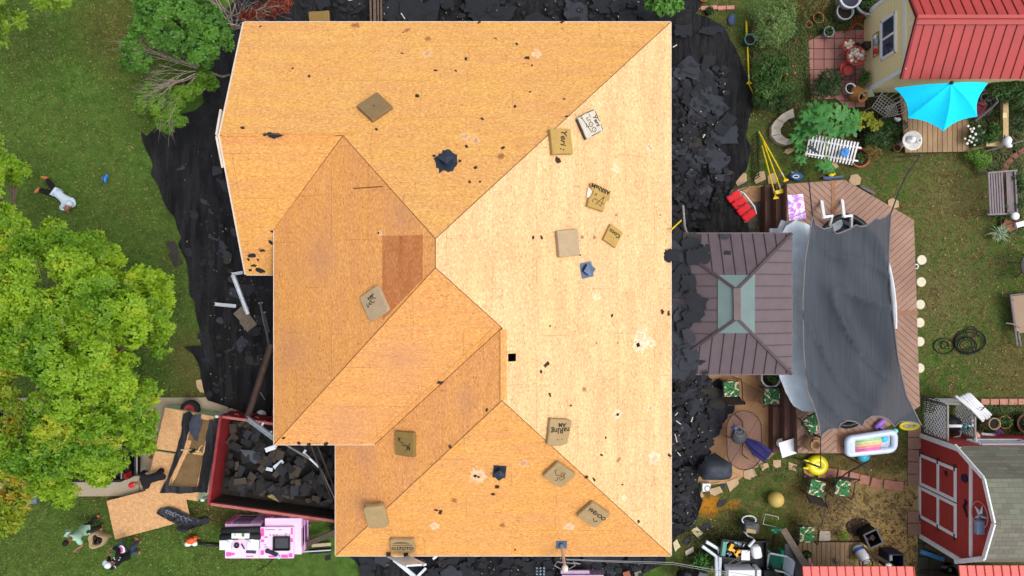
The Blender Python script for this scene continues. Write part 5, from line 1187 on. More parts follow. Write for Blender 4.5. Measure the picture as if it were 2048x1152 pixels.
for (x0,x1,y0,y1,z) in ((1552,1575,370,470,.8),(1530,1553,370,470,.42),(1569,1594,752,905,.8),(1546,1570,755,906,.42)):
    mb = MB(); a,b = P(x0,y1,z),P(x1,y0,z)
    for u in range(2): mb.box((a.x + (b.x - a.x) * (u + .5) / 2,(a.y + b.y) / 2,z - .02),((b.x - a.x) / 2 - .012,b.y - a.y,.04))
    mb.box((a.x + .02,(a.y + b.y) / 2,z / 2 - .02),(.03,b.y - a.y,z - .04)); mb.build('step',m_step,dk)
pool = thing('swimming_pool','oval above ground pool sunk in the deck under the dark shade sail','pool',(pc.x,pc.y,0)); n = 56
mb = MB(); ov = lambda g,z: [(pc.x + math.cos(2 * math.pi * i / n) * (RX + g),pc.y + math.sin(2 * math.pi * i / n) * (RY + g),z) for i in range(n)]
V = ov(.0,0) + ov(.0,1.22) + ov(-.14,1.22) + ov(-.14,.9); mb.add(V,[(j * n + i,j * n + (i + 1) % n,(j + 1) * n + (i + 1) % n,(j + 1) * n + i) for j in range(3) for i in range(n)]); mb.build('pool_wall',pm('dark pool rim',(34,36,42),(24,26,30),.4,bump=0),pool,True)
mb = MB(); V = ov(-.14,1.0); mb.add(V,[tuple(range(n))]); mb.build('water',pm('deep pool water',(16,26,58),(12,18,42),.35,2,bump=.05,fine=9,spec=.2),pool)
mb = MB(); mb.prism([(P(1658,447,1.02).x + math.cos(i * .35) * .42,P(1658,447,1.02).y + math.sin(i * .35) * .26) for i in range(18)],1.002,1.03); mb.build('floating_cover',pm('pale pool cover',(196,210,212),None,.4,bump=0),pool)
mb = MB(); V = [(pc.x + math.cos(t) * (RX - .0),pc.y + math.sin(t) * (RY - .0),1.235) for t in [R(-4 + i * 2.2) for i in range(20)]]; mb.tube(V,.06,6); mb.build('coping',m_alu,pool)
t = thing('pool_ladder','white plastic pool ladder with wide rails at the upper end of the pool','ladder',P(1670,435,ZD))
for a,b in (((1643,402,1.2),(1648,436,1.75)),((1684,400,1.2),(1688,434,1.75)),((1664,432,1.75),(1658,455,1.05)),((1703,431,1.75),(1702,455,1.05))): mb = MB(); mb.beam(P(*a),P(*b),.09,.05); mb.build('rail',m_wh,t)
for a,b in (((1648,434,1.75),(1665,432,1.75)),((1688,433,1.75),(1703,431,1.75))): mb = MB(); mb.beam(P(*a),P(*b),.06,.05); mb.build('hand_grip',m_alu,t)
def shademat(name,c1,c2,alpha,ang=0.1):
    m,t_,b = nodes_of(name); pos = t_.nodes.new('ShaderNodeNewGeometry').outputs['Position']
    f = ramp(t_,noise_(t_,1,3,.6,mapped(t_,pos,(42,.5,1),(0,0,ang))),.3,.7); g = ramp(t_,noise_(t_,110,1,.5,pos),.3,.7)
    c = mixc(t_,f,lin(c1),lin(c2)); c = mixc(t_,math_(t_,'MULTIPLY',g,.4),c,tuple(x * .5 for x in lin(c2))); t_.links.new(c,b.inputs['Base Color']); b.inputs['Roughness'].default_value = .75
    b.inputs['Specular IOR Level'].default_value = .2
    b.inputs['Alpha'].default_value = alpha; bump_(t_,b,f,.3,.01); return m
m_sail = shademat('dark shade mesh',(74,80,88),(58,63,70),.92)
SP = [(1625,434),(1630,448),(1648,458),(1663,454),(1666,452),(1668,460),(1673,467),(1680,466),(1700,458),(1711,450),(1718,453),(1730,452),(1744,442),(1751,437),(1759,438),(1771,433),(1782,426),(1779,470),(1778,540),(1781,560),(1785,620),(1790,660),
      (1797,720),(1812,790),(1842,850),(1835,847),(1820,843),(1800,843),(1789,853),(1775,838),(1760,832),(1745,833),(1732,842),(1725,853),(1712,844),(1695,841),(1681,848),(1677,859),(1668,857),(1655,860),(1645,868),(1641,875),(1636,840),(1626,808),(1614,780),(1608,700),(1606,600),(1610,520),(1618,470)]
ZS = 2.25
sq = [P2(*p,ZS) for p in SP]
def sailz(x,y):
    u,v = (x - P(1700,0,ZS).x) / 1.3,(y - P(0,650,ZS).y) / 3.2
    mk = max(0,1 - u * u * .75 - v * v * .95)
    f1 = noise.noise(Vector(((x * .8 + y * .5) * 1.5,(x - y * 1.2) * .35,2))); f2 = abs(noise.noise(Vector(((x + y * .45) * 2.4,(y - x * .6) * .5,7))))
    return ZS - .28 * mk + .24 * f1 * mk + .2 * (1 - abs(noise.noise(Vector(((x + y * .9) * .8,(y - x) * .28,7))))) ** 7 * mk ** .5
t = thing('shade_sail','dark grey mesh shade sail with scalloped ends stretched over the pool','shade sail',P(1700,650,2)); v,f = grid_region(sq,.09,sailz,.3); mb = MB(); mb.add(v,f); mb.build('fabric',m_sail,t,True)
mb = MB(); mb.tube([(x,y,sailz(x,y) + .008) for x,y in sq],.02,5,True); mb.build('hem',pm('sail hem',(128,122,120),(104,100,100),.7,bump=0),t)
m_rope = pm('dark cord',(46,50,54),(30,33,36),.7,bump=0)
def pole(a,b,r,lb,mt=m_gpole,name='sail_pole',cat='pole'): mb = MB(); mb.cyl(P(*a),P(*b),r,r * .95,10); mb.ell(P(*b),r * 1.25); return mb.solo(name,mt,lb,cat)
def cord(pts,r,lb,mt=m_rope,cat='cord'): mb = MB(); mb.tube([P(*p) for p in pts],r,5); return mb.solo('guy_line',mt,lb,cat)
pole((1590,916,0),(1641,935,1.85),.03,'grey pole leaning by the yellow float holding the sail corner'); pole((1684,908,0),(1741,940,1.85),.03,'grey pole with a pale tip below the rainbow float')
pole((1793,314,0),(1841,310,1.3),.02,'thin pole with white tip on the grass below the garden deck'); pole((1622,866,ZD),(1640,874,2.3),.028,'dark pole at the lower left sail corner beside the vase',m_bl)
cord([(1641,935,1.85),(1641,875,2.25)],.016,'cord from the lower left sail corner to the pole in the yellow float'); cord([(1782,426,2.25),(1797,384,1.9),(1812,352,1.65),(1841,310,1.3)],.02,'dark strap running from the upper right sail corner over the grass to the thin pole')
cord([(1625,434,2.25),(1621,395,2.1),(1617,355,1.6)],.018,'dark cord from the upper left sail corner across the deck'); cord([(1842,850,2.25),(1866,868,1.7)],.018,'cord from the lower right sail corner to the lattice')
cord([(1741,920,1.7),(1690,948,1.0),(1664,972,.4)],.022,'dark guy cord running from the pole tip to the folding chairs')
m_tarpb = pm('pale blue tarp',(196,208,216),(166,180,192),.45,2.2,fine=12,bump=.3,spec=.5)
q = [P2(*p,1.5) for p in [(1572,452),(1590,440),(1614,450),(1630,462),(1632,600),(1630,700),(1634,790),(1632,822),(1604,822),(1588,812),(1572,786),(1560,752),(1560,700),(1562,600),(1560,480)]]
v,f = grid_region(q,.13,lambda x,y: 1.45 + .22 * noise.noise(Vector((x * 1.4,y * .7,5))) + .1 * (1 - abs(noise.noise(Vector((x * 3,y * 1.5,8))))) + .05 * noise.noise(Vector((x * 6,y * 6,1)))); mb = MB(); mb.add(v,f)
mb.solo('pool_tarp',m_tarpb,'pale blue tarp hanging between the gazebo and the dark shade sail','tarp',None,True)
m_grun = pm('crumpled grey sheet',(132,138,148),(106,112,122),.5,5,bump=.3)
v,f = grid_region(wob([P2(*p,1.5) for p in [(1556,460),(1566,438),(1578,442),(1570,470),(1556,474)]],.03,.1,4),.07,folds(60,.12,1.3,2,6)); mb = MB(); mb.add(v,f); mb.solo('crumpled_sheet',m_grun,'small crumpled grey sheet on the deck steps by the gazebo','sheet',None,True)
mb = MB(); mb.box(P(1547,461,.95),(.25,.12,.1)); mb.solo('white_box',m_wh,'small white box on the upper deck steps beside the gazebo','box')
# printed board on the deck, splashy colours
def splash(name,cols,sc,rough=.6,ang=0.0):
    m,t_,b = nodes_of(name); g = t_.nodes.new('ShaderNodeTexCoord').outputs['Object']
    a = noise_(t_,sc,2,.5,mapped(t_,g,(1,1,1),(0,0,ang)),1.2); cr = t_.nodes.new('ShaderNodeValToRGB'); cr.color_ramp.interpolation = 'CONSTANT' if rough > .85 else 'LINEAR'; e = cr.color_ramp.elements
    while len(e) < len(cols): e.new(.5)
    for i,c in enumerate(cols): e[i].position = .3 + .4 * i / len(cols); e[i].color = (*lin(c),1)
    t_.links.new(a,cr.inputs[0]); t_.links.new(cr.outputs[0],b.inputs['Base Color']); b.inputs['Roughness'].default_value = min(rough,.85); return m
mb = MB(); mb.prism([P2(*p,1.2) for p in [(1575,390),(1606,388),(1612,437),(1578,441)]],1.186,1.205); mb.solo('printed_mat',splash('splashy print',[(120,90,190),(214,206,232),(232,228,240),(206,120,186),(120,110,206),(216,190,226)],3.2),'white mat splashed with purple and pink on the upper deck','mat')
mb = MB(); mb.prism([P2(*p,.04) for p in [(1492,404),(1530,402),(1534,462),(1490,464)]],.026,.04); mb.solo('door_mat',splash('brown mat',[(38,28,22),(44,34,24),(58,46,30),(40,40,24),(96,84,60)],9),'dark brown patterned mat between the red chair and the deck steps','mat')
# red lounge chair
m_rc = pm('red cushion',(212,30,42),(182,22,34),.75,8,bump=.3)
t = thing('lounge_chair','red padded folding lounge chair with white frame on its side by the deck steps','chair',P(1483,412)); T = Matrix.Translation(P(1482,412,.42)) @ Matrix.Rotation(R(-52),4,'Z') @ Matrix.Scale(.86,4)
for i,x in enumerate((-.45,-.15,.15,.45)):
    mb = MB(); mb.box((x,0,.04 * (i % 2)),(.28,.52,.1),0,T,(0,(.12,-.12)[i % 2])); b_ = mb.build('cushion_pad',m_rc,t,True).modifiers.new('b','BEVEL'); b_.width = .045; b_.segments = 3
mb = MB(); mb.tube([T @ Vector(p) for p in ((-.52,.3,-.1),(-.3,.36,.05),(.3,.36,.05),(.56,.28,0),(.58,-.2,-.05),(.5,-.28,-.2))],.022,6); mb.tube([T @ Vector(p) for p in ((-.3,.36,.05),(-.2,.3,-.36),(.2,.28,-.36),(.3,.36,.05))],.02,6); mb.build('frame',m_wh,t)
mb = MB(); mb.tube([T @ Vector((-.1,-.16,.1)),T @ Vector((.02,.06,.13)),T @ Vector((-.02,.15,.1))],.018,5); mb.build('strap',pm('brown strap',(96,40,30),None,.7),t)
mb = MB(); mb.beam(P(1458,388,.5),P(1500,362,.3),.05,.05); mb.beam(P(1452,394,.5),P(1497,374,.3),.03,.03); mb.solo('frame_rods',m_bl,'two black metal rods lying from the netting towards the deck','rods')
# yellow handled tools
m_yel = pm('yellow tool paint',(226,200,24),(206,176,20),.45,bump=0)
def ytool(a,b,kind,lb):
    t = thing('yellow_tool',lb,'tool',P(*b),0,'yellow handled roofing tools'); p,q = P(*a),P(*b); d = (q - p).normalized(); s_ = d.cross(Vector((0,0,1))).normalized()
    mb = MB(); mb.cyl(p,q,.022,.022,8); mb.build('handle',m_yel,t); mb = MB()
    if kind == 'T': mb.beam(q - s_ * .2,q + s_ * .2,.11,.07); mb.beam(q - d * .08,q + d * .06,.1,.05)
    else: mb.beam(q,q + d * .09,.09,.03); mb.beam(q + d * .06 - s_ * .08,q + d * .06 + s_ * .08,.05,.03)
    mb.build('head',m_yel,t); mb = MB(); mb.cyl(q - d * .22,q - d * .12,.028,None,8); mb.build('collar',m_alu,t)
ytool((1524,291,.15),(1551,393,.85),'s','yellow handled tool leaning furthest left on the deck steps'); ytool((1524,276,.12),(1563,383,.9),'T','yellow tool with a broad bar head on the deck steps'); ytool((1517,262,.1),(1570,358,.6),'s','longest yellow handled tool, ending at the upper deck corner')
ytool((1493,46,.08),(1498,163,.1),'s','yellow handled tool standing in the green pot on the upper lawn')
mb = MB(); mb.cyl(P(1496,166,.08),P(1507,188,.06),.02); mb.cyl(P(1492,42,.07),P(1492.5,75,.07),.018); mb.solo('broken_handle',m_yel,'broken pieces of yellow handle at the netting edge','tool')
t = thing('edging_fence','black wire edging fence with many spikes leaning over beside the netting','fence',P(1508,310)); mb = MB()
for i in range(19): y = 264 + i * 5.0; mb.tube([P(1503 + (i % 2) - i * .1,y + 10,.05),P(1518 + i * .1,y - 2,.28)],.013,4)
mb.build('spikes',m_bl,t); mb = MB(); mb.tube([P(1513,268,.2),P(1517,352,.22)],.014,5); mb.build('rail',m_bl,t)

# ================================================================ RIGHT SIDE BUILDINGS
def sidingmat(name,c,line,pitch,axis='Z',bump=.4):
    m,t_,b = nodes_of(name); pos = t_.nodes.new('ShaderNodeNewGeometry').outputs['Position']; sp = t_.nodes.new('ShaderNodeSeparateXYZ'); t_.links.new(pos,sp.inputs[0])
    w = math_(t_,'FRACT',math_(t_,'DIVIDE',sp.outputs[axis],pitch)); f = ramp(t_,w,.09,.02); n_ = ramp(t_,noise_(t_,14,4,.6,pos),.3,.7)
    cc = mixc(t_,math_(t_,'MULTIPLY',n_,.22),lin(c),tuple(x * .6 for x in lin(c))); cc = mixc(t_,math_(t_,'MULTIPLY',f,.7),cc,lin(line)); t_.links.new(cc,b.inputs['Base Color']); b.inputs['Roughness'].default_value = .6; bump_(t_,b,w,bump,.01); return m
m_rm = pm('red metal roof',(164,44,40),(150,38,35),.35,1.8,bump=0,spec=.5); m_rmd = pm('dark red seam',(118,32,30),None,.5,bump=0); m_rmp = pm('coral red metal roof',(214,84,78),(204,76,70),.4,1.8,bump=0)
m_ylw = sidingmat('yellow siding',(242,224,172),(196,168,112),.16)
sh = thing('yellow_shed','pale yellow garden shed with ribbed red metal roof and white window','shed',P(1780,110)); X0,X1,Y0,Y1,YM,ZW,ZP = 11.34,18.5,6.30,8.80,7.55,2.25,2.98
mb = MB(); mb.poly([(X0,Y0,0),(X0,Y1,0),(X0,Y1,ZW),(X0,YM,ZP - .05),(X0,Y0,ZW)]); mb.poly([(X0,Y0,0),(X1,Y0,0),(X1,Y0,ZW),(X0,Y0,ZW)]); mb.poly([(X0,Y1,0),(X1,Y1,0),(X1,Y1,ZW),(X0,Y1,ZW)]); mb.poly([(X1,Y0,0),(X1,Y1,0),(X1,Y1,ZW),(X1,YM,ZP - .05),(X1,Y0,ZW)]); mb.build('wall',m_ylw,sh)
for s_,ye in ((-1,Y0 - .24),(1,Y1 + .24)):
    ze = ZP - (ZP - 2.2) ; a,b,c,d = Vector((X0 - .06,YM,ZP)),Vector((X1 + .1,YM,ZP)),Vector((X1 + .1,ye,2.2)),Vector((X0 - .06,ye,2.2)); mb = MB(); mb.plate([a,b,c,d],.04); o = mb.build('roof_slope',m_rm,sh); mb = MB(); k = 0
    for i in range(25): x = X0 + .2 + i * .29; mb.beam((x,YM,ZP + .012),(x,ye,2.212),.018,.022)
    mb.build('seam',m_rmd,o); mb = MB(); mb.beam((X0 - .06,YM,ZP + .01),(X0 - .06,ye,2.21),.06,.09); mb.build('rake_trim',m_rmd,o)
mb = MB(); mb.beam((X0 - .06,YM - .1,ZP - .02),(X1,YM - .1,ZP - .02),.2,.02); mb.beam((X0 - .06,YM,ZP + .02),(X1,YM,ZP + .02),.1,.05); mb.build('ridge_cap',m_rm,sh)
m_wtr = pm('white paint',(232,232,234),(214,214,218),.5,4,bump=0)
mb = MB(); mb.box((X0 - .012,(Y0 + Y1) / 2,2.3),(.03,Y1 - Y0,.11)); mb.build('belt_trim',m_wtr,sh)
for y in (Y0 + .02,Y1 - .02): mb = MB(); mb.box((X0 - .012,y,1.1),(.05,.12,2.2)); mb.build('corner_board',m_wtr,sh)
def window(parent,x,y0,y1,z0,z1,mid=True):
    mb = MB(); g = .08
    for c,d in (((x - .02,(y0 + y1) / 2,z0),(.05,y1 - y0 + g,g)),((x - .02,(y0 + y1) / 2,z1),(.05,y1 - y0 + g,g)),((x - .02,y0,(z0 + z1) / 2),(.05,g,z1 - z0)),((x - .02,y1,(z0 + z1) / 2),(.05,g,z1 - z0)),((x - .02,(y0 + y1) / 2,(z0 + z1) / 2),(.045,.06,z1 - z0))): mb.box(c,d)
    o = mb.build('window',m_wtr,parent); mb = MB(); mb.box((x - .008,(y0 + y1) / 2,(z0 + z1) / 2),(.012,y1 - y0,z1 - z0)); mb.build('pane',m_glass,o); return o
window(sh,X0,7.0,8.14,1.08,1.84)
mb = MB()
for i in range(3): mb.box((X0 - .004,7.25 + i * .25,2.62),(.02,.1,.16))
mb.build('gable_vent',m_wtr,sh)
t = thing('wall_shelf','wire wall shelf with a red flower and blue can beside the shed window','wall decoration',(X0,7.5,.8)); mb = MB()
for a,b in (((X0 - .05,7.2,.66),(X0 - .05,7.9,.66)),((X0 - .05,7.2,.98),(X0 - .05,7.9,.98)),((X0 - .05,7.2,.66),(X0 - .05,7.2,.98)),((X0 - .05,7.9,.66),(X0 - .05,7.9,.98))): mb.beam(a,b,.015,.015)
mb.build('wire_frame',pm('dark wire',(74,62,50),None,.6,bump=0),t); mb = MB(); mb.ell((X0 - .08,7.33,.86),(.05,.09,.09)); mb.build('red_flower',m_rc,t,True); mb = MB(); mb.ell((X0 - .08,7.6,.88),(.05,.11,.1)); mb.build('blue_can',pm('blue grey enamel',(140,164,190),None,.4),t,True); mb = MB(); mb.ell((X0 - .08,7.78,.82),(.04,.08,.08)); mb.build('cream_pot',m_wh,t,True)
# red barn
XB = 13.15; G = [(-4.70,0),(-4.70,2.02),(-5.27,3.14),(-6.37,3.54),(-7.48,3.14),(-8.02,2.02),(-8.02,0)]
m_bred = sidingmat('barn red siding',(166,52,50),(96,28,28),.2); XE = 19.5
bn = thing('red_barn','red barn shaped shed with white trimmed double doors and a gambrel shingle roof','shed',P(1840,970)); mb = MB(); mb.poly([(XB,y,z) for y,z in G]); mb.poly([(XE,y,z) for y,z in G]); mb.poly([(XB,-4.70,0),(XE,-4.70,0),(XE,-4.70,2.02),(XB,-4.70,2.02)]); mb.poly([(XB,-8.02,0),(XE,-8.02,0),(XE,-8.02,2.02),(XB,-8.02,2.02)]); mb.build('wall',m_bred,bn)
def shinglemat():
    m,t_,b = nodes_of('weathered shingles'); uv = t_.nodes.new('ShaderNodeUVMap').outputs[0]; pos = t_.nodes.new('ShaderNodeNewGeometry').outputs['Position']
    br = t_.nodes.new('ShaderNodeTexBrick'); br.offset = .5
    for k,x in (('Scale',1),('Mortar Size',.006),('Brick Width',.3),('Row Height',.14),('Bias',0)): br.inputs[k].default_value = x
    br.inputs['Color1'].default_value = (*lin((122,117,104)),1); br.inputs['Color2'].default_value = (*lin((98,95,85)),1); br.inputs['Mortar'].default_value = (*lin((70,70,62)),1); t_.links.new(uv,br.inputs['Vector'])
    f = ramp(t_,noise_(t_,60,2,.6,pos),.3,.7); g = ramp(t_,noise_(t_,1.1,3,.6,pos),.4,.65); c = mixc(t_,math_(t_,'MULTIPLY',f,.4),br.outputs['Color'],lin((84,84,72))); c = mixc(t_,math_(t_,'MULTIPLY',g,.3),c,lin((104,120,96)))
    t_.links.new(c,b.inputs['Base Color']); b.inputs['Roughness'].default_value = .95; bump_(t_,b,f,.4,.006); return m
m_shg = shinglemat()
for (y0,z0),(y1,z1),ov_ in ((G[1],G[2],.12),(G[2],G[3],0),(G[4],G[3],0),(G[5],G[4],.12)):
    d = Vector((0,y1 - y0,z1 - z0)).normalized(); a = Vector((XB - .08,y0,z0 + .03)) - d * ov_; b = Vector((XB - .08,y1,z1 + .03)); L = Vector((XE - XB + .2,0,0)); mb = MB(); mb.plate([a,b,b + L,a + L],.03); o = mb.build('roof_slope',m_shg,bn); u = o.data.uv_layers.new(name='UVMap')
    for l in o.data.loops: co = o.data.vertices[l.vertex_index].co + bn.location; u.data[l.index].uv = (co.x,co.dot(d) + 30)
    mb = MB(); mb.beam(a + Vector((-.02,0,-.06)),b + Vector((-.02,0,-.06)),.04,.12); mb.build('rake_trim',m_wtr,bn)
mb = MB(); mb.box((XB - .02,-6.36,2.46),(.04,2.66,.1)); mb.build('belt_trim',m_wtr,bn)
for y in (-4.74,-7.98): mb = MB(); mb.box((XB - .02,y,1.01),(.05,.14,2.0)); mb.build('corner_board',m_wtr,bn)
for y0,y1 in ((-6.33,-5.32),(-7.38,-6.37)):
    mb = MB(); mb.box((XB - .015,(y0 + y1) / 2,.93),(.03,y1 - y0,1.8)); o = mb.build('door',m_bred,bn); mb = MB(); x = XB - .035
    for c,d in (((x,(y0 + y1) / 2,.05),(.03,y1 - y0,.1)),((x,(y0 + y1) / 2,1.8),(.03,y1 - y0,.1)),((x,(y0 + y1) / 2,.98),(.03,y1 - y0,.1)),((x,y0 + .05,.93),(.028,.1,1.8)),((x,y1 - .05,.93),(.028,.1,1.8))): mb.box(c,d)
    mb.build('door_trim',m_wtr,o); yh = y1 if y1 > -6 else y0
    for z in (.08,.98,1.78): mb = MB(); mb.box((x - .02,yh,z),(.02,.2,.05)); mb.build('hinge',pm('dark hinge',(44,52,58),None,.5,bump=0),o)
def star_pts(cx,cy,r,k=.4,rot=90): return [(cx + math.cos(R(rot + i * 36)) * (r if i % 2 == 0 else r * k),cy + math.sin(R(rot + i * 36)) * (r if i % 2 == 0 else r * k)) for i in range(10)]
def on_gable(pts,x0,x1): 
    mb = MB(); n = len(pts); mb.add([(x0,p[0],p[1]) for p in pts] + [(x1,p[0],p[1]) for p in pts],[tuple(range(n)),tuple(range(2 * n - 1,n - 1,-1))] + [(i,(i + 1) % n,n + (i + 1) % n,n + i) for i in range(n)]); return mb
t = thing('barn_star','metal star in a pink ring mounted high on the red barn gable','star',(XB,-6.35,2.85)); sp_ = star_pts(-6.35,2.87,.3)
for i in range(5):
    c = (-6.35,2.87); tip,l,r_ = sp_[2 * i],sp_[2 * i - 1],sp_[(2 * i + 1) % 10]
    for q,k in (((tip,l),0),((tip,r_),1)): mb = MB(); mb.poly([(XB - .09,*c),(XB - .03,*q[0]),(XB - .03,*q[1])]); mb.build('star_facet',[pm('star blue',(66,92,122),None,.4,bump=0),pm('star pale',(212,214,222),None,.4,bump=0)][(i + k + (i in (1,2))) % 2 if i != 3 else 1],t)
mb = MB(); mb.tube([(XB - .04,-6.35 + math.cos(a * .2618) * .36,2.87 + math.sin(a * .2618) * .33) for a in range(24)],.018,5,True); mb.build('ring',pm('pink ring',(206,132,124),None,.5,bump=0),t)
mb = MB(); mb.box((XB - .14,-6.66,3.0),(.22,.36,.12)); mb.box((XB - .05,-6.55,2.92),(.1,.1,.2)); mb.solo('flood_light',pm('blue grey lamp case',(126,146,172),(108,128,154),.4,bump=0),'blue grey flood light under the barn gable beside the star','lamp')
mb = on_gable([(-5.52 + math.cos(i * .4) * .12,2.2 + math.sin(i * .4) * .13) for i in range(16)],XB - .05,XB - .01); mb.solo('wall_disc',pm('indigo disc',(44,34,84),(28,24,56),.5),'small indigo disc hung on the red barn above its doors','wall decoration')
mb = on_gable(star_pts(-5.6,1.38,.1,.25),XB - .06,XB - .035); mb.solo('small_star',m_bl,'small black star fixed on the left barn door','star')
mb = on_gable([(-6.2,2.25),(-6.34,2.15),(-6.6,2.35),(-6.34,2.22),(-6.2,2.32),(-6.12,2.24)],XB - .06,XB - .02); mb.solo('wall_hook',m_bl,'black wrought iron hook on the barn between the doors and the trim','hook')
mb = MB()
for x0,x1 in ((14.05,15.6),):
    for c,d in (((14.85,-4.68,1.55),(1.6,.05,.08)),((14.85,-4.68,.95),(1.6,.05,.08)),((14.05,-4.68,1.25),(.08,.05,.6)),((15.62,-4.68,1.25),(.08,.05,.6)),((14.85,-4.685,1.25),(1.5,.03,.05))): mb.box(c,d)
o = mb.build('window',m_wtr,bn); mb = MB(); mb.box((14.85,-4.69,1.25),(1.5,.012,.55)); mb.build('pane',m_glass,o)
def lowroof(x0,x1,ytop,lb,nm):
    a,b = P(x0,ytop,2.2),P(x1,ytop,2.2); t = thing('red_roof_shed',lb,'shed',((a.x + b.x) / 2,a.y - 1.5,0)); n_ = int((b.x - a.x) / .245)
    for k in range(1): mb = MB(); mb.plate([a,b,b + Vector((0,-2.6,.5)),a + Vector((0,-2.6,.5))],.04); o = mb.build('roof_slope',m_rmp,t)
    mb = MB()
    for i in range(n_ + 1): x = a.x + (b.x - a.x) * i / n_; mb.beam((x,a.y + .001,2.212),(x,a.y - 2.6,2.712),.02,.028)
    mb.build('seam',pm('coral seam',(176,60,56),None,.5,bump=0),o); mb = MB(); mb.box(((a.x + b.x) / 2,a.y - 1.85,1.1),(b.x - a.x - .3,1.5,2.18)); mb.build('wall',pm('grey shed wall',(92,84,76),(74,68,62),.8),t)
lowroof(1605,1827,1133,'shed with coral red ribbed roof at the bottom edge behind the plank deck','a'); lowroof(1917,2140,1131,'shed with coral red ribbed roof at the lower right corner against the barn','b')

# ================================================================ GARDEN DECK, UMBRELLA, SEATS
m_oldw = pm('old deck plank',(168,140,106),(134,110,84),.85,3,fine=30,stretch=(2.5,.5,1),bump=.4,island=.3)
def plankdeck(pts,z,w,ang,lb):
    t = thing('plank_deck',lb,'deck',P((pts[0][0] + pts[2][0]) / 2,(pts[0][1] + pts[2][1]) / 2)); q = [P2(*p,z) for p in pts]; mb = MB(); boards(mb,q,ang,w,.016,z - .035,z); mb.build('planks',m_oldw,t); mb = MB(); cx,cy = sum(p[0] for p in q) / 4,sum(p[1] for p in q) / 4
    for i in range(4): a,b = q[i],q[(i + 1) % 4]; mb.beam((cx + (a[0] - cx) * .96,cy + (a[1] - cy) * .96,z / 2 - .02),(cx + (b[0] - cx) * .96,cy + (b[1] - cy) * .96,z / 2 - .02),.05,z - .045)
    mb.build('joist',m_step,t); return t
plankdeck([(1800,190),(1936,190),(1937,303),(1811,305)],.2,.158,R(90),'small weathered plank deck under the bright blue umbrella')
plankdeck([(1596,1085),(1728,1085),(1728,1165),(1596,1165)],.15,.15,R(90),'small weathered plank deck in front of the coral roofed shed')
um = thing('garden_umbrella','bright cyan garden umbrella tilted beside the yellow shed','umbrella',P(1850,220)); ap = P(1902,166,2.75)
RIM = [(1789,176,2.15),(1816,236,1.85),(1887,262,1.7),(1955,233,1.8),(1976,166,2.1),(1938,172,1.7),(1866,172,1.7)]
RP = [P(*p) for p in RIM]; mb = MB(); n = len(RP)
for i in range(n):
    a,b = RP[i],RP[(i + 1) % n]; rows = []; S_ = 6
    for j in range(S_ + 1):
        u = j / S_; row = []
        for k in range(S_ + 1):
            v_ = k / S_; p = a.lerp(b,v_); c = (RP[0] + RP[2] + RP[4]) / 3; p = p.lerp(Vector((c.x,c.y,p.z)),.12 * 4 * v_ * (1 - v_) * (1 if i < 5 else 0)); q = ap.lerp(p,u); q.z += .1 * math.sin(math.pi * u) - .05 * math.sin(math.pi * u) * 4 * v_ * (1 - v_); row.append(q)
        rows.append(row)
    mb.add([q for r_ in rows for q in r_],[(j * (S_ + 1) + k,j * (S_ + 1) + k + 1,(j + 1) * (S_ + 1) + k + 1,(j + 1) * (S_ + 1) + k) for j in range(S_) for k in range(S_)])
m_cy = pm('cyan canopy',(2,212,250),(2,204,244),.8,3,bump=0); mb.build('canopy',m_cy,um); mb = MB(); mb.ell(ap + Vector((0,0,.03)),(.06,.06,.05)); mb.build('finial',m_bl,um)
mb = MB(); bs = P(1868,218); mb.cyl(bs,bs.lerp(ap,.45) + Vector((-.12,.0,.3)),.022); mb.cyl(bs.lerp(ap,.45) + Vector((-.12,0,.3)),ap,.022); mb.build('pole',m_gpole,um); mb = MB(); mb.lathe([(.25,.2),(.24,.26),(.05,.3),(.04,.4)],(bs.x,bs.y,0),18); mb.build('base',m_bl,um)
m_iron = pm('grey cast iron',(92,88,92),(70,66,70),.5,bump=0); m_mar = pm('maroon cushion',(112,36,56),(92,28,46),.8)
t = thing('iron_bench','grey scrolled iron bench with maroon cushions beside the cyan umbrella','bench',P(1965,210)); mb = MB()
for i in range(5):
    for cx,cy,r_ in ((1968 - i * .5,194,.12),(1976,202,.1),(1981,196,.1),(1986,204,.08),(1972,204,.06)): mb.tube([P(cx,cy,.75) + Vector((math.cos(a * .5 + i) * r_ * (1 - i * .16),math.sin(a * .5 + i) * r_ * (1 - i * .16),0)) for a in range(10)],.013,4)
    break
mb.tube([P(1963,203,.6),P(1962,190,.85),P(1975,184,.9),P(1990,192,.9),P(1996,202,.85)],.025,5); mb.build('scroll_back',m_iron,t); mb = MB(); mb.tube([P(1996,202,.85),P(1982,216,.75),P(1962,232,.7),P(1950,242,.65)],.04,6); mb.tube([P(1984,216,.6),P(1976,230,.4),P(1968,236,.2)],.03,5)
for a in ((1960,200),(1952,238),(1990,206)): mb.cyl(P(*a,0),P(*a,.45),.02,None,6)
mb.build('arm_rail',m_iron,t); mb = MB(); mb.plate([P(1955,204,.5),P(1974,212,.5),P(1958,238,.5),P(1943,232,.5)],.07); mb.build('seat_cushion',m_mar,t); mb = MB(); mb.plate([P(1957,199,.58),P(1976,208,.58),P(1972,214,.56),P(1954,206,.56)],.09); mb.build('back_cushion',pm('plum cushion',(126,58,62),None,.8),t)
m_wire = pm('white wire',(198,194,188),(170,162,154),.6,bump=0)
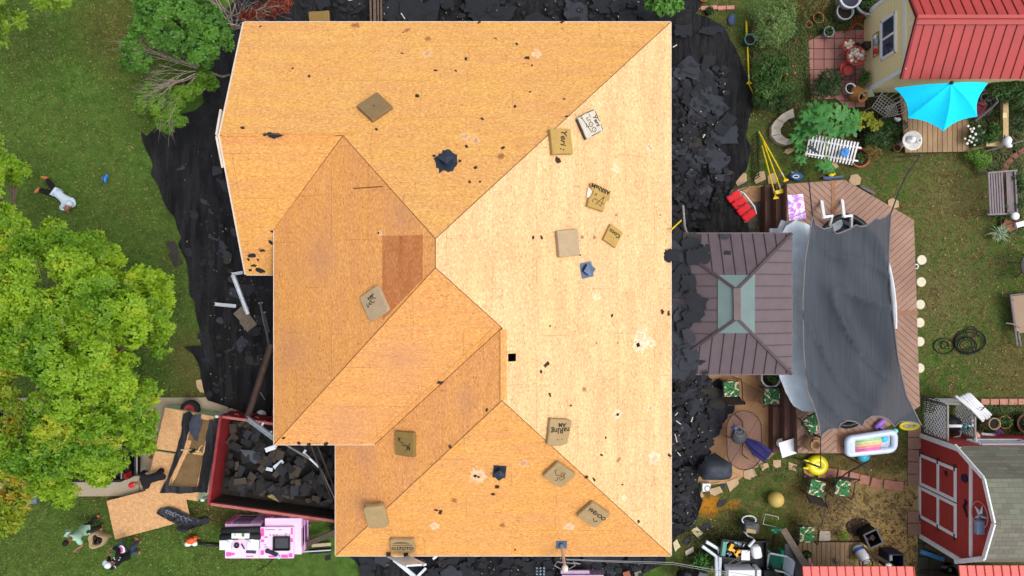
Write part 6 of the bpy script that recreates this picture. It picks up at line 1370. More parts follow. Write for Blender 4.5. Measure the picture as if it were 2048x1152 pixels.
def wirechair(cx,cy,lb,s_=1.0,rot=0.0):
    t = thing('wire_chair',lb,'chair',P(cx,cy),0,'white wire garden chairs'); T = Matrix.Translation(P(cx,cy)) @ Matrix.Rotation(R(rot),4,'Z') @ Matrix.Scale(s_,4); mb = MB()
    for k in range(7): u = -.27 + k * .09; mb.tube([T @ Vector((u,-.25,.45)),T @ Vector((u,.25,.45))],.009,4); mb.tube([T @ Vector((-.27,u,.45)),T @ Vector((.27,u,.45))],.009,4)
    mb.build('seat_grid',m_wire,t); mb = MB(); mb.tube([T @ Vector(p) for p in ((-.27,.25,.45),(-.3,.34,.7),(-.16,.4,.95),(.16,.4,.95),(.3,.34,.7),(.27,.25,.45))],.016,5)
    for k in (-.12,0,.12): mb.tube([T @ Vector((k,.25,.45)),T @ Vector((k * 1.6,.38,.9))],.01,4)
    mb.build('back',m_wire,t)
    for x in (-.25,.25):
        for y in (-.23,.23): mb = MB(); mb.tube([T @ Vector((x,y,.45)),T @ Vector((x * 1.1,y * 1.1,0))],.014,5); mb.build('leg',m_wire,t)
wirechair(1752,218,'tall white wire garden chair left of the cyan umbrella',1.0,-35); wirechair(1774,226,'low white wire chair half under the cyan umbrella',.62,-75)
m_tc,m_redp = pm('terracotta',(176,104,72),(152,84,58),.85,7),pm('red enamel',(176,62,54),(150,48,42),.5,6)
m_soil = pm('potting soil',(48,38,28),(32,25,19),.95,20)
def pot(px,py,r,h,m,lb,plant=None,z0=0,taper=.75,cat='pot',name='plant_pot',group=None,soil=None):
    t = thing(name,lb,cat,P(px,py,z0),0,group); c = P(px,py,z0); mb = MB(); mb.lathe([(r * taper * .9,0),(r * taper,0),(r * .97,h * .85),(r * 1.06,h * .86),(r * 1.06,h),(r * .92,h),(r * .86,h * .8)],c,20); mb.build('pot_shell',m,t,True)
    mb = MB(); mb.lathe([(.001,h * .84),(r * .9,h * .82)],c,16); mb.build('pot_soil',soil or m_soil,t)
    if plant: Pn,nn = blob_pts([(c.x,c.y,c.z + h * .9,r * plant[1],r * plant[1] * .7)],plant[2],.2); leaves('foliage',plant[0],t,Pn,nn,plant[3],plant[3] * .22,6,1,.4,.02)
    return t
lf_gr,lf_dk,lf_fern,lf_blu = leafmat('garden green leaves',(40,72,26),(66,104,40),(92,124,56)),leafmat('dark garden leaves',(26,50,22),(44,76,32),(58,90,40)),leafmat('feathery leaves',(72,104,46),(104,136,66),(126,150,86)),leafmat('sedge leaves',(96,122,96),(126,150,116),(150,166,134))
lf_pap = leafmat('papaya leaves',(28,80,28),(44,106,38),(66,132,54),None,0,2.0,.15); lf_yg = leafmat('yellow green leaves',(112,132,30),(156,166,44),(176,170,60))
mw = lambda c: pm('grey plastic pot',(176,182,186),(150,156,160),.5,6)
pot(1688,6,.33,.45,m_wh,'white round pot with dark blue inside at the top edge',None,.25,.85,soil=pm('navy inside',(30,34,62),None,.5)); pot(1679,32,.26,.4,mw(0),'pale grey pot with dry soil below the white one',None,.1); pot(1727,10,.46,.4,mw(0),'wide pale metal tub with green plants beside the shed',(lf_gr,.7,60,.12),.05)
pot(1632,40,.17,.2,m_tc,'small terracotta pot half hidden in plants near the paving',(lf_gr,.8,20,.08)); pot(1614,52,.11,.15,m_tc,'tiny terracotta pot at the upper end of the pink paving',None); pot(1650,70,.16,.3,mw(0),'small grey bucket at the upper left of the pink paving',(lf_gr,.9,14,.08))
pot(1493,86,.17,.35,pm('teal pot',(86,140,142),(66,118,122),.5),'teal pot with a pale rim holding the yellow tool on the lawn',None,0,.9); pot(1523,152,.07,.12,m_tc,'tiny terracotta pot among the roses',None)
pot(1402,0,.16,.3,m_tc,'terracotta pot at the top edge above the netting',(lf_gr,.7,20,.08)); pot(1416,26,.12,.2,m_bl,'small black nursery pot beside the brick edging',(lf_dk,.9,16,.07)); pot(1692,182,.16,.32,m_wh,'small white watering pot at the lower end of the pink paving',None,.1)
t = thing('terracotta_urn','large tipped terracotta urn at the lower right of the pink paving','urn',P(1712,186)); T = Matrix.Translation(P(1714,187,.25)) @ Matrix.Rotation(R(-60),4,'Z') @ Matrix.Rotation(R(38),4,'Y')
mb = MB(); mb.lathe([(.001,-.3),(.16,-.28),(.27,-.05),(.26,.1),(.18,.24),(.2,.3),(.15,.29),(.14,.18)],(0,0,0),20,T); mb.build('urn_body',pm('urn clay',(182,128,76),(160,106,62),.7,4),t,True)
mb = MB(); mb.prism(wob([P2(*p,.4) for p in [(1722,182),(1728,175),(1738,174),(1746,182),(1749,192),(1738,194),(1727,192)]],.01,.08,5),.34,.4); mb.solo('leaf_dish',pm('verdigris dish',(142,164,152),(112,138,124),.7,9),'leaf shaped pale green dish beside the urn and shed corner','dish')
# bistro set on the pink paving
def rtable(px,py,r,z,lb,m,shells):
    t = thing('bistro_table',lb,'table',P(px,py),0,'red bistro tables'); c = P(px,py,z); mb = MB(); mb.lathe([(.001,0),(r,0),(r + .02,.03),(r,.035),(r - .03,.02),(.001,.018)],(c.x,c.y,z),22); mb.build('table_top',m,t,True)
    for k in range(3): a = k * 2.1; mb = MB(); mb.tube([c + Vector((0,0,-.02)),c + Vector((math.cos(a) * .12,math.sin(a) * .12,-z * .5)),Vector((c.x + math.cos(a) * r * .9,c.y + math.sin(a) * r * .9,0))],.015,5); mb.build('leg',m,t)
    for k in range(shells):
        a,d = random.uniform(0,6.28),r * .8 * math.sqrt(random.random()); mb = MB(); s_ = random.uniform(.035,.06); mb.ell((c.x + math.cos(a) * d,c.y + math.sin(a) * d,z + .05),(s_ * 1.2,s_,s_ * .7),8,6); tag(mb.solo('sea_shell',[pm('shell cream',(222,204,186)),pm('shell tan',(186,156,132)),pm('shell grey',(146,136,126))][k % 3] if shells < 99 else m_wh,'pale sea shell in the heap on the ' + ('upper' if py < 95 else 'lower') + ' red bistro table','shell','shells on the ' + ('upper' if py < 95 else 'lower') + ' bistro table',True))
random.seed(8); rtable(1698,92,.2,.5,'upper round red bistro table heaped with shells on the paving',m_redp,26); rtable(1712,112,.29,.62,'larger round red bistro table heaped with shells by the shed wall',m_redp,34); rtable(1692,137,.19,.4,'low bare round red table on the paving',m_redp,0)
for (px,py,a,lb) in ((1702,70,30,'red wire chair at the upper end of the paving'),(1684,150,200,'dark wire chair at the lower end of the paving')):
    t = thing('wire_chair',lb,'chair',P(px,py)); T = Matrix.Translation(P(px,py)) @ Matrix.Rotation(R(a),4,'Z'); mm = m_redp if 'red' in lb else m_dpole; mb = MB(); mb.ring((0,0,.45),.19,.013,18,5,T); mb.build('seat_ring',mm,t); mb = MB()
    for k in range(5): mb.tube([T @ Vector((-.16 + k * .08,.17,.45)),T @ Vector((-.24 + k * .12,.34,.85))],.01,4)
    mb.build('back_rods',mm,t)
    for x in (-.14,.14):
        for y in (-.14,.14): mb = MB(); mb.tube([T @ Vector((x,y,.45)),T @ Vector((x * 1.5,y * 1.5,0))],.012,4); mb.build('leg',mm,t)
mb = MB(); mb.lathe([(.001,.0),(.09,0),(.09,.1),(.06,.1),(.05,.04),(.001,.03)],P(1712,92,.55),16); mb.solo('ash_pot',m_dpole,'small dark round pot between the two shell tables','pot')
mb = MB(); mb.box(P(1733,92,.3),(.26,.2,.3)); mb.box(P(1728,96,.3),(.1,.1,.4)); mb.solo('wire_basket',m_dpole,'dark basket against the shed wall beside the shell tables','basket')
# ================================================================ PLANTING
def shrub(lobes,m,n,per,ln,lb,cat='shrub',name='garden_shrub',wd_=.24,group=None,flowers=None,tilt=.4):
    b0 = P(lobes[0][0],lobes[0][1]); t = thing(name,lb,cat,b0,0,group); mb = MB(); bl = crown(lobes)
    for b in bl: mb.tube([b0,Vector((b[0],b[1],b[2]))],[.025,.008],5)
    mb.build('stem',m_bark,t); Pn,nn = blob_pts(bl if len(bl) > 3 else sublobes(bl,6),n,.35); leaves('foliage',m,t,Pn,nn,ln,ln * wd_,per,1,tilt,ln * .25)
    if flowers:
        for px,py,z,r in flowers[1]: mb = MB(); mb.ell(P(px,py,z),(r,r,r * .6),8,5); mb.build('flower',flowers[0],t,True)
    return t
m_wf,m_pf,m_of = pm('white petals',(226,224,214),None,.6),pm('blush petals',(216,176,160),None,.6),pm('orange petals',(190,96,62),None,.6)
shrub([(1542,36,1.0,36),(1520,20,.8,24),(1566,24,.9,26),(1552,68,.8,26),(1530,70,.7,22),(1572,56,.7,20)],lf_fern,900,5,.11,'feathery pale green shrub at the top of the garden',wd_=.1)
shrub([(1608,22,.5,20),(1620,4,.6,24),(1640,2,.6,20),(1590,10,.6,20)],leafmat('bronze foliage',(92,74,34),(122,98,48),(96,108,52)),420,5,.09,'bronze green shrub at the top edge between lawn and shed',wd_=.14)
shrub([(1536,130,.7,22),(1520,148,.6,18),(1560,140,.6,20),(1548,165,.7,24),(1530,180,.6,20),(1575,170,.5,16),(1565,118,.5,14)],lf_gr,700,6,.08,'rambling rose bush with reddish tips beside the netting',flowers=(m_of,[(1562,152,.75,.05),(1574,148,.7,.04),(1572,160,.6,.04),(1586,132,.6,.03),(1590,146,.6,.04)]))
shrub([(1656,158,.6,20),(1645,170,.6,18),(1664,178,.6,18),(1640,185,.5,14),(1672,162,.5,14)],lf_dk,480,6,.07,'dark compact bush at the lower left of the pink paving')
shrub([(1535,205,.5,18),(1552,196,.5,16),(1518,200,.4,14),(1570,200,.4,14)],lf_dk,330,6,.08,'low dark planting with pale blooms above the stone ring',flowers=(m_pf,[(1541,207,.6,.06),(1538,212,.55,.05),(1522,186,.4,.04),(1523,196,.4,.03)]))
shrub([(1726,160,.5,10),(1728,150,.5,8)],lf_gr,60,5,.1,'small leafy plant against the foot of the yellow shed')
shrub([(1728,244,.8,16),(1740,240,.7,12),(1752,250,.6,10)],lf_yg,200,6,.09,'yellow green bush beside the papaya plant',wd_=.3); shrub([(1760,262,.5,20),(1745,275,.4,16),(1775,250,.5,14),(1770,285,.4,14)],lf_dk,360,6,.08,'dark low plants between the papaya and the plank deck')
shrub([(1740,305,.4,14),(1752,308,.35,10)],leafmat('rusty foliage',(110,84,36),(140,106,52),(128,116,60)),150,6,.06,'rusty brown low plant by the large terracotta bowl')
shrub([(1955,262,.5,14),(1945,275,.45,12),(1960,280,.45,12),(1968,268,.4,10)],lf_dk,260,6,.06,'daisy bush covered in white blooms beside the plank deck',flowers=(m_wf,[(1947,257,.62,.045),(1944,263,.6,.05),(1951,268,.6,.05),(1940,273,.55,.045),(1946,276,.56,.05),(1938,281,.5,.045),(1934,287,.5,.05),(1943,284,.5,.045),(1952,280,.5,.05),(1958,253,.6,.05),(1966,264,.55,.045),(1930,277,.45,.04),(1949,290,.4,.04),(1964,288,.4,.04),(1936,252,.6,.045),(1941,258,.58,.04)]))
shrub([(1985,272,.5,13),(1992,262,.5,11),(1982,258,.5,10)],lf_gr,180,6,.09,'broad leaved plant between the daisies and the timber beam'); shrub([(1995,176,.9,22),(2025,172,1.0,24),(2044,184,1.0,20),(2010,190,.7,14),(1975,170,.6,14),(2040,168,.9,18)],lf_gr,620,6,.1,'leafy green shrubs growing below the shed eave at the right edge')
shrub([(2036,215,.5,18),(2044,240,.5,18)],lf_dk,200,6,.08,'dark plants at the right edge beside the timber beam'); shrub([(1955,312,.35,16),(1970,318,.3,12),(1940,310,.3,10),(1962,330,.25,10)],leafmat('clover green',(64,110,30),(96,142,44),(110,150,54)),260,6,.06,'bright low clump of plants on the grass below the timber beam')
shrub([(2010,425,.3,14),(1996,430,.3,10),(2022,432,.3,8)],lf_gr,150,6,.06,'small green weeds at the lower end of the swing bench'); shrub([(2035,360,.4,10),(2046,380,.4,12),(2046,410,.4,12)],lf_dk,160,6,.07,'dark foliage at the right edge behind the swing bench')
t = thing('spiky_plant','bluish spiky plant with long blades below the swing bench','plant',P(1990,466)); c = P(1990,466,.1); n = 60; aa = rng.uniform(0,6.28,n); leaves('blades',lf_blu,t,np.tile(np.array([c.x,c.y,.25]),(n,1)),np.tile(np.array([[0,0,1.0]]),(n,1)),.34,.022,1,1,.5,.03)
def palmate(t,c,r,nr,name='leaf'):
    z = Vector(nr).normalized(); x = z.orthogonal().normalized(); y = z.cross(x); a0 = random.uniform(0,6.28); mb = MB(); K = 8
    for k in range(K):
        a = a0 + 2 * math.pi * k / (K + .6); d = x * math.cos(a) + y * math.sin(a); s_ = z.cross(d); L = r * random.uniform(.85,1.1)
        pts = [c,c + d * L * .4 + s_ * L * .13 + z * .02,c + d * L * .55 + s_ * L * .3,c + d * L * .62 + s_ * L * .12 + z * .01,c + d * L * .82 + s_ * L * .16 - z * .02,c + d * L - z * .06,c + d * L * .82 - s_ * L * .16 - z * .02,c + d * L * .62 - s_ * L * .12 + z * .01,c + d * L * .55 - s_ * L * .3,c + d * L * .4 - s_ * L * .13 + z * .02]; mb.poly(pts)
    return mb.build(name,lf_pap,t)
random.seed(14); t = thing('papaya_plant','large papaya like plant with deeply cut bright green leaves by the picket fence','plant',P(1640,255))
mb = MB(); ends = []
for px,py,z,r in ((1650,222,1.35,.36),(1683,226,1.4,.36),(1700,252,1.3,.36),(1664,258,1.5,.34),(1640,246,1.5,.34),(1680,262,1.2,.3),(1640,290,.3,.28),(1618,232,1.2,.34),(1606,256,1.0,.32),(1596,276,.9,.28),(1622,262,1.2,.28),(1710,232,1.1,.3),(1650,330,.8,.32),(1600,318,.6,.24),(1600,292,.5,.26),(1660,336,.3,.24),(1630,215,1.0,.26)):
    c = P(px,py,z); palmate(t,c,r,(random.uniform(-.3,.3),random.uniform(-.3,.3),1)); mb.tube([P(1645,256,.9),c.lerp(P(1645,256,.9),.5) + Vector((0,0,.15)),c - Vector((0,0,.02))],.012,4)
mb.tube([P(1640,258,0),P(1645,256,.9)],[.06,.04],8); mb.build('stalks',pm('green stalk',(120,148,84),None,.6),t)
t = thing('broadleaf_plant','bright broad leaved plant hanging over the top edge by the upper right roof corner','plant',P(1320,-10)); Pn,nn = blob_pts(crown([(1322,2,1.6,20),(1346,8,1.4,14),(1300,0,1.4,14),(1330,20,1.2,8)]),150,.2); leaves('foliage',leafmat('fresh leaves',(56,104,30),(92,146,52),(120,166,72)),t,Pn,nn,.24,.05,3,1,.25,.04); mb = MB(); mb.tube([P(1322,0,0),P(1322,0,1.4)],.03,6); mb.build('stem',m_bark,t)
# weeds and ground cover nobody could count
random.seed(50); pts = []
for (x0,y0,x1,y1,n) in ((1504,20,1616,215,2300),(1580,40,1700,60,260),(1560,170,1620,240,420),(1720,235,1806,300,420),(1935,180,2048,300,900),(1960,805,2048,870,700),(1950,300,2048,345,330),(1500,930,1600,960,40),(1380,1060,1480,1090,120),(2000,340,2048,470,300),(1720,0,1740,40,60),(1590,300,1612,345,60)):
    for _ in range(n): pts.append(P(random.uniform(x0,x1),random.uniform(y0,y1),random.uniform(.02,.1)))
o = leaves('ground_cover',leafmat('weed leaves',(44,66,26),(76,100,42),(96,108,52),(108,86,48),.4,1.4),None,[tuple(p) for p in pts],np.tile(np.array([[0,0,1.0]]),(len(pts),1)),.075,.016,7,1,.5,.03); tag(o,'low weeds and ground cover in the garden beds','weeds',kind='stuff')

# ================================================================ GARDEN OBJECTS, RIGHT SIDE
m_gst = pm('grey garden stone',(198,188,172),(160,150,136),.9,5,fine=30,fineamt=.4); m_edge = pm('pink edging block',(186,134,116),(160,110,94),.9,6)
random.seed(2)
def stone(pts,z,m,lb,name='flagstone',cat='stone',group=None,z0=0.0):
    mb = MB(); mb.prism(wob([P2(*p,z) for p in pts],.025,.1,int(pts[0][0])),z0,z); return mb.solo(name,m,lb,cat,group)
rg = [(1586,216),(1568,226),(1554,238),(1543,254),(1543,272),(1553,284),(1570,290),(1586,286)]
ri = [(1590,234),(1578,238),(1568,246),(1561,258),(1562,268),(1569,275),(1580,279),(1588,274)]
for i in range(7): stone([rg[i],rg[i + 1],ri[i + 1],ri[i]],.22,m_gst,'pale curved block in the stone ring beside the papaya plant','ring_block','block','blocks of the stone ring')
for pts,lb in (([(1472,366),(1484,344),(1494,348),(1494,362),(1476,372)],'tan flagstone at the netting edge above the red chair'),([(1508,360),(1516,344),(1528,342),(1532,358),(1512,368)],'tan flagstone between the spiked fence and the deck'),([(1536,352),(1546,346),(1556,356),(1552,366),(1536,368)],'tan flagstone under the yellow handles'),([(1582,343),(1594,342),(1598,350),(1586,352)],'small tan flagstone beside the coiled blue hose'),
                ([(1702,350),(1714,348),(1722,356),(1720,368),(1708,371),(1698,362)],'round tan flagstone above the deck corner'),([(1776,400),(1786,396),(1798,402),(1798,414),(1784,418),(1776,410)],'tan flagstone at the upper right deck edge'),([(1660,326),(1670,322),(1678,334),(1664,340)],'tan flagstone below the picket fence'),([(1572,298),(1586,296),(1590,300),(1576,308),(1568,305)],'pale flat stone below the stone ring'),
                ([(1488,942),(1508,936),(1514,950),(1500,960),(1488,956)],'tan flagstone at the lower end of the glass table'),([(1520,928),(1536,926),(1538,934),(1524,942)],'tan flagstone below the navy umbrella'),([(1546,920),(1562,920),(1562,934),(1548,936)],'pale flagstone below the white board'),([(1577,924),(1594,930),(1592,944),(1576,938)],'grey flagstone left of the yellow float'),([(1452,964),(1476,954),(1478,968),(1460,984)],'large tan flagstone beside the covered grill'),([(1420,978),(1440,972),(1446,984),(1430,992),(1420,988)],'tan flagstone with a red leaf beside the square lamp'),([(1398,992),(1404,980),(1408,994),(1398,996)],'tan flagstone at the netting edge below the lamp')):
    stone(pts,.05,m_stone,lb)
for pts,lb in (([(1383,1062),(1392,1053),(1406,1066),(1396,1076)],'pair of cream stones on the grass below the netting'),([(1346,1086),(1354,1078),(1362,1094),(1350,1104)],'pair of cream stones at the lower right house corner'),([(1370,1102),(1386,1094),(1388,1104),(1372,1112)],'brown stone beside the leafy pot'),):
    stone(pts,.08,m_gst if 'cream' not in lb else pm('cream stone',(206,194,158),(180,166,130),.9,8),lb)
for i,(px,py) in enumerate(((1842,520),(1841,564),(1839,609),(1838,645),(1838,683),(1838,736))):
    mb = MB(); mb.lathe([(.001,.05),(.145,.05),(.16,.03),(.16,0)],P(px,py,0),20)
    mb.solo('round_stone',pm('cream concrete',(214,206,182),(194,186,162),.85,6),('topmost' if i == 0 else ['second','third','fourth','fifth','lowest'][i - 1]) + ' round cream stepping stone along the right deck edge' + ('' if i in (0,5) else ' counted from the top'),'stepping stone','round stones along the deck')
mb = MB(); mb.ring(P(1832,533,.4),.07,.018,14,5); mb.solo('white_loop',m_wh,'small white loop at the deck edge between the top two round stones','loop')
for i,(px,py,a) in enumerate(((1617,944,5),(1644,946,5),(1663,946,-8),(1685,949,-10),(1708,954,-10),(1728,959,-12),(1751,966,-14),(1777,969,-8),(1796,972,-5))):
    mb = MB(); mb.box(P(px,py,.03),(.31,.29,.06),R(a)); mb.solo('brick_paver',m_edge,'square pink paver in the curved row below the floats','paver','pavers in the curved row')
for i in range(9):
    if i in (5,6): continue
    mb = MB(); mb.box(P(1828,862 + i * 24.5,.03),(.42,.37,.06),R(random.uniform(-2,2))); mb.solo('brick_paver',pm('speckled paver',(156,122,104),(124,96,84),.9,8,fine=45,fineamt=.5),'square speckled paver in the column along the barn front','paver','pavers along the barn front')
for i in range(6): mb = MB(); mb.box(P(1968 + i * 18.5,803,.07),(.26,.18,.14),R(random.uniform(-3,3))); mb.solo('edging_block',m_edge,'rounded pink edging block bordering the lawn above the pots','block','edging blocks by the barn')
for i in range(5): mb = MB(); mb.box(P(1392 + i * 17,16 + (i % 2),.06),(.25,.12,.12),R(random.uniform(-4,4))); mb.solo('edging_block',m_edge,'pink edging brick at the top edge above the netting','block','edging bricks at the top edge')
for i,(px,py) in enumerate(((2018,322),(2009,335),(2003,350),(2002,366),(2003,382),(2005,398),(2007,414),(2028,312),(2040,304))): mb = MB(); mb.box(P(px,py,.06),(.17,.26,.12),R((-40,-25,-5,0,3,6,8,-60,-60)[i])); mb.solo('edging_brick',pm('weathered red brick',(134,88,72),(108,70,58),.9,8),'weathered red brick in the curved edging behind the swing bench','brick','bricks edging the bed')
mb = MB(); mb.box(P(2024,452,.12),(.5,.22,.24),R(25)); mb.box(P(2012,450,.1),(.3,.3,.2),R(-20)); mb.solo('brick_heap',pm('weathered red brick',(134,88,72)),'heap of broken red bricks below the white lantern','bricks')
mb = MB(); mb.box(P(2042,448,.3),(.36,.16,.1),R(15)); mb.solo('white_block',m_wh,'white slatted block at the right edge below the lantern','block')
for lb,px,py,r,z in (('white round lantern beside the lower end of the swing bench',2031,432,.13,.7),):
    t = thing('lantern',lb,'lantern',P(px,py)); c = P(px,py,z); mb = MB(); mb.lathe([(.001,.06),(r * .7,.05),(r,.0),(r * .9,-.04)],c,18); mb.build('cap',m_wh,t,True); mb = MB(); mb.cyl((c.x,c.y,0),(c.x,c.y,z),.03); mb.build('stake',m_gpole,t)
# swing bench
m_gw = pm('weathered grey slat',(132,122,124),(104,96,100),.85,4,stretch=(5,.6,1))
t = thing('swing_bench','weathered grey slatted swing bench tipped back over the brick edging','bench',P(2008,388))
for i in range(6): u = i / 5; mb = MB(); mb.beam(P(1977 + u * 26,347 - u * 2,.95 - u * .4),P(1981 + u * 26,428 - u * 2,.95 - u * .4),.055,.03); mb.build('back_slat',m_gw,t)
for i in range(6): u = i / 5; mb = MB(); mb.beam(P(2013 + u * 17,344,.38),P(2016 + u * 17,425,.38),.05,.03); mb.build('seat_slat',m_gw,t)
for y0,y1 in ((346,341),(429,426)): mb = MB(); mb.beam(P(1975,y0,.96),P(2006,y1 + 2,.55),.05,.05); mb.beam(P(2006,y1 + 2,.55),P(2034,y1,.42),.05,.05); mb.beam(P(1957,y0 + (6 if y0 < 400 else 3),.1),P(1976,y0,.9),.035,.04); mb.build('side_frame',m_gw,t)
mb = MB(); mb.beam(P(2029,340,.43),P(2034,425,.43),.05,.05); mb.build('front_rail',m_gw,t)
# timber beams with white ornament
m_tim = pm('pale timber',(188,166,122),(158,136,98),.85,5,stretch=(3,1,1))
mb = MB(); mb.beam(P(2009,190,.5),P(2009,284,.5),.17,.12); mb.solo('timber_beam',m_tim,'pale timber beam running up beside the iron bench','timber'); mb = MB(); mb.beam(P(1970,288,.4),P(2004,288,.4),.16,.12); mb.solo('timber_beam',m_tim,'short pale timber beam at the daisies','timber')
mb = MB(); mb.box(P(2009,231,.58),(.12,.16,.03)); mb.solo('wood_block',pm('cream block',(226,208,150)),'small cream block lying on the long timber beam','block')
mb = MB(); mb.beam(P(1935,302,.1),P(1972,290,.12),.1,.08); mb.solo('plank',m_oldw,'brown plank edging the daisy bed beside the plank deck','plank')
t = thing('white_ornament','white ceramic bird ornament on the end of the timber beam','ornament',P(2012,284,.5)); mb = MB(); mb.ell(P(2014,282,.68),(.13,.16,.14)); mb.ell(P(2018,292,.66),(.1,.06,.08)); mb.build('bird_body',m_wh,t,True); mb = MB(); mb.tube([P(2009,270,.7),P(2010,277,.72)],.014,5); mb.build('beak_hook',m_bl,t)
cord([(1960,305,.3),(2012,292,.6),(2060,276,.8)],.022,'dark grey hose running past the ornament to the right edge',m_gpole,'hose')
# birdbath, bird cage, pots
t = thing('birdbath','white stone birdbath with a small figure at the corner of the plank deck','birdbath',P(1800,290)); c = P(1800,290); mb = MB(); mb.lathe([(.16,0),(.1,.1),(.07,.3),(.09,.5),(.22,.58),(.31,.66),(.31,.69),(.27,.68),(.2,.62),(.001,.6)],c,26); mb.build('bowl',pm('white stone',(216,212,206),(190,186,180),.7,6),t,True)
mb = MB(); mb.ell(c + Vector((-.03,.03,.68)),(.14,.12,.1)); mb.ell(c + Vector((-.06,.05,.78)),.06); mb.build('figure',m_wh,t,True); mb = MB(); mb.lathe([(.05,0),(.07,.1),(.05,.1)],c + Vector((.18,-.02,.66)),12); mb.build('cup',m_wh,t)
t = thing('wire_cloche','dark green wire cloche above the birdbath','cloche',P(1804,251)); mb = MB(); c = P(1804,251,.25)
for k in range(5): a = k * math.pi / 5; mb.tube([c + Vector((math.cos(a) * .16 * math.cos(u),math.sin(a) * .16 * math.cos(u),.2 * math.sin(u))) for u in [i * math.pi / 8 for i in range(9)]],.008,4)
mb.ring(c,.16,.01,16,4); mb.build('wires',pm('dark green wire',(52,70,60),None,.6,bump=0),t)
pot(1819,272,.1,.2,pm('brass pot',(150,116,60),None,.5),'small brass coloured pot beside the birdbath',None,.2); mb = MB(); mb.ell(P(1796,239,.3),(.09,.07,.07)); mb.ell(P(1791,237,.34),.045); mb.solo('white_duck',m_wh,'small white duck ornament above the wire cloche','ornament',None,True)
pot(1788,298,.12,.2,m_tc,'terracotta pot behind the birdbath',None); pot(1719,272,.1,.16,m_bl,'small dark pot beside the yellow green bush',None)
pot(1713,318,.3,.25,m_tc,'wide terracotta bowl under the white picket fence',(lf_gr,.6,20,.08),0,.8)
t = thing('picket_fence','small white picket fence section leaning over the papaya plant','fence',P(1662,300))
for i in range(16): u = i / 15; mb = MB(); a,b = P(1612 + u * 92,312 + u * 18,.18),P(1621 + u * 95,268 + u * 17,.75); mb.beam(a,b,.055,.025); mb.build('picket',m_wtr,t)
for a,b,z in (((1610,307),(1716,322),.26),((1616,279),(1722,296),.6)): mb = MB(); mb.beam(P(*a,z),P(*b,z),.05,.04); mb.build('rail',m_wtr,t)
mb = MB(); mb.ell(P(1689,306,.62),(.14,.12,.04)); mb.ell(P(1693,302,.64),(.1,.1,.05)); mb.solo('baseball_cap',pm('sky blue cloth',(74,142,212),(58,120,190),.7),'sky blue cap hanging on the white picket fence','cap',None,True)
t = thing('dark_bird','dark grey bird ornament on the left end of the picket fence','ornament',P(1625,296,.7)); mb = MB(); mb.tube([P(1616,292,.72),P(1622,295,.76),P(1628,300,.74),P(1638,307,.7)],[.03,.06,.05,.012],8); mb.build('bird_body',pm('slate bird',(60,64,78),None,.5),t,True)
# hoses at the deck's upper edge
t = thing('hose_coil','coiled blue and white hose at the upper deck edge','hose',P(1595,356)); mb = MB()
for k in range(4): mb.ring(P(1592,353,.1 + k * .03),.2 - k * .02,.022,22,6,None,1,.55)
mb.build('blue_hose',pm('blue hose',(60,110,170),(44,84,140),.5,bump=0),t); mb = MB()
for k in range(3): mb.ring(P(1592,353,.12 + k * .03),.15 - k * .03,.022,20,6,None,1,.55)
mb.build('white_hose',m_wh,t)
t = thing('garden_toys','blue and yellow garden sprayer parts on the grass above the deck','sprayer',P(1662,354)); mb = MB(); mb.beam(P(1656,356,.1),P(1686,353,.1),.05,.05); mb.beam(P(1646,356,.1),P(1662,357,.12),.09,.08); mb.build('blue_wand',pm('cobalt plastic',(38,70,142),None,.4,bump=0),t); mb = MB(); mb.ell(P(1662,350,.12),(.1,.06,.06)); mb.ell(P(1668,348,.12),.05); mb.build('yellow_nozzle',m_yel,t)
mb = MB(); mb.tube([P(1720,372,.1),P(1734,380,.12),P(1746,386,.1)],.035,6); mb.tube([P(1724,370,.1),P(1748,384,.1)],.02,5); mb.ell(P(1747,386,.1),.04); mb.solo('hand_pump',m_gpole,'grey hand pump lying beside the upper deck edge','pump')
mb = MB(); c = P(1463,40,.06); mb.ell(c,(.13,.18,.08)); mb.ell(c + Vector((.02,.1,.02)),(.08,.1,.06)); mb.solo('blue_cloth',pm('slate blue cloth',(76,88,122),(60,70,100),.8,9,bump=.5),'crumpled slate blue cloth on the grass at the top right','cloth',None,True)
mb = MB()
for k in range(3): mb.tube([P(1538 + k * 2,150,.3),P(1546 + k,165,.4),P(1546,178,.35),P(1538,184,.3)],.008,4)
mb.solo('green_wire',pm('green wire',(70,150,110),None,.5,bump=0),'loose green garden wire in the rose bush','wire')
# round glass table, chaise, hose
def glassmat(name,c,alpha=.45):
    m,t_,b = nodes_of(name); b.inputs['Base Color'].default_value = (*lin(c),1); b.inputs['Roughness'].default_value = .5; b.inputs['Alpha'].default_value = alpha; b.inputs['Specular IOR Level'].default_value = .15; return m
m_gt = glassmat('smoked glass',(60,74,74),.4); m_gtb = glassmat('brown glass',(112,84,76),.42)
t = thing('glass_table','round glass garden table on the lawn at the right edge','table',P(2038,532)); c = P(2038,532); mb = MB(); mb.lathe([(.001,.72),(.46,.72),(.46,.71),(.001,.71)],c,36); mb.build('glass_top',m_gt,t); mb = MB(); mb.ring(c + Vector((0,0,.715)),.47,.018,36,6); mb.build('rim',m_dpole,t); mb = MB(); mb.ring(c + Vector((.06,0,.73)),.03,.012,14,5); mb.build('umbrella_collar',m_alu,t)
for k in range(4): a = .5 + k * 1.571; mb = MB(); mb.tube([c + Vector((math.cos(a) * .4,math.sin(a) * .4,.7)),c + Vector((math.cos(a + .4) * .15,math.sin(a + .4) * .15,.35)),c + Vector((math.cos(a + .8) * .4,math.sin(a + .8) * .4,0))],.016,5); mb.build('leg',m_dpole,t)
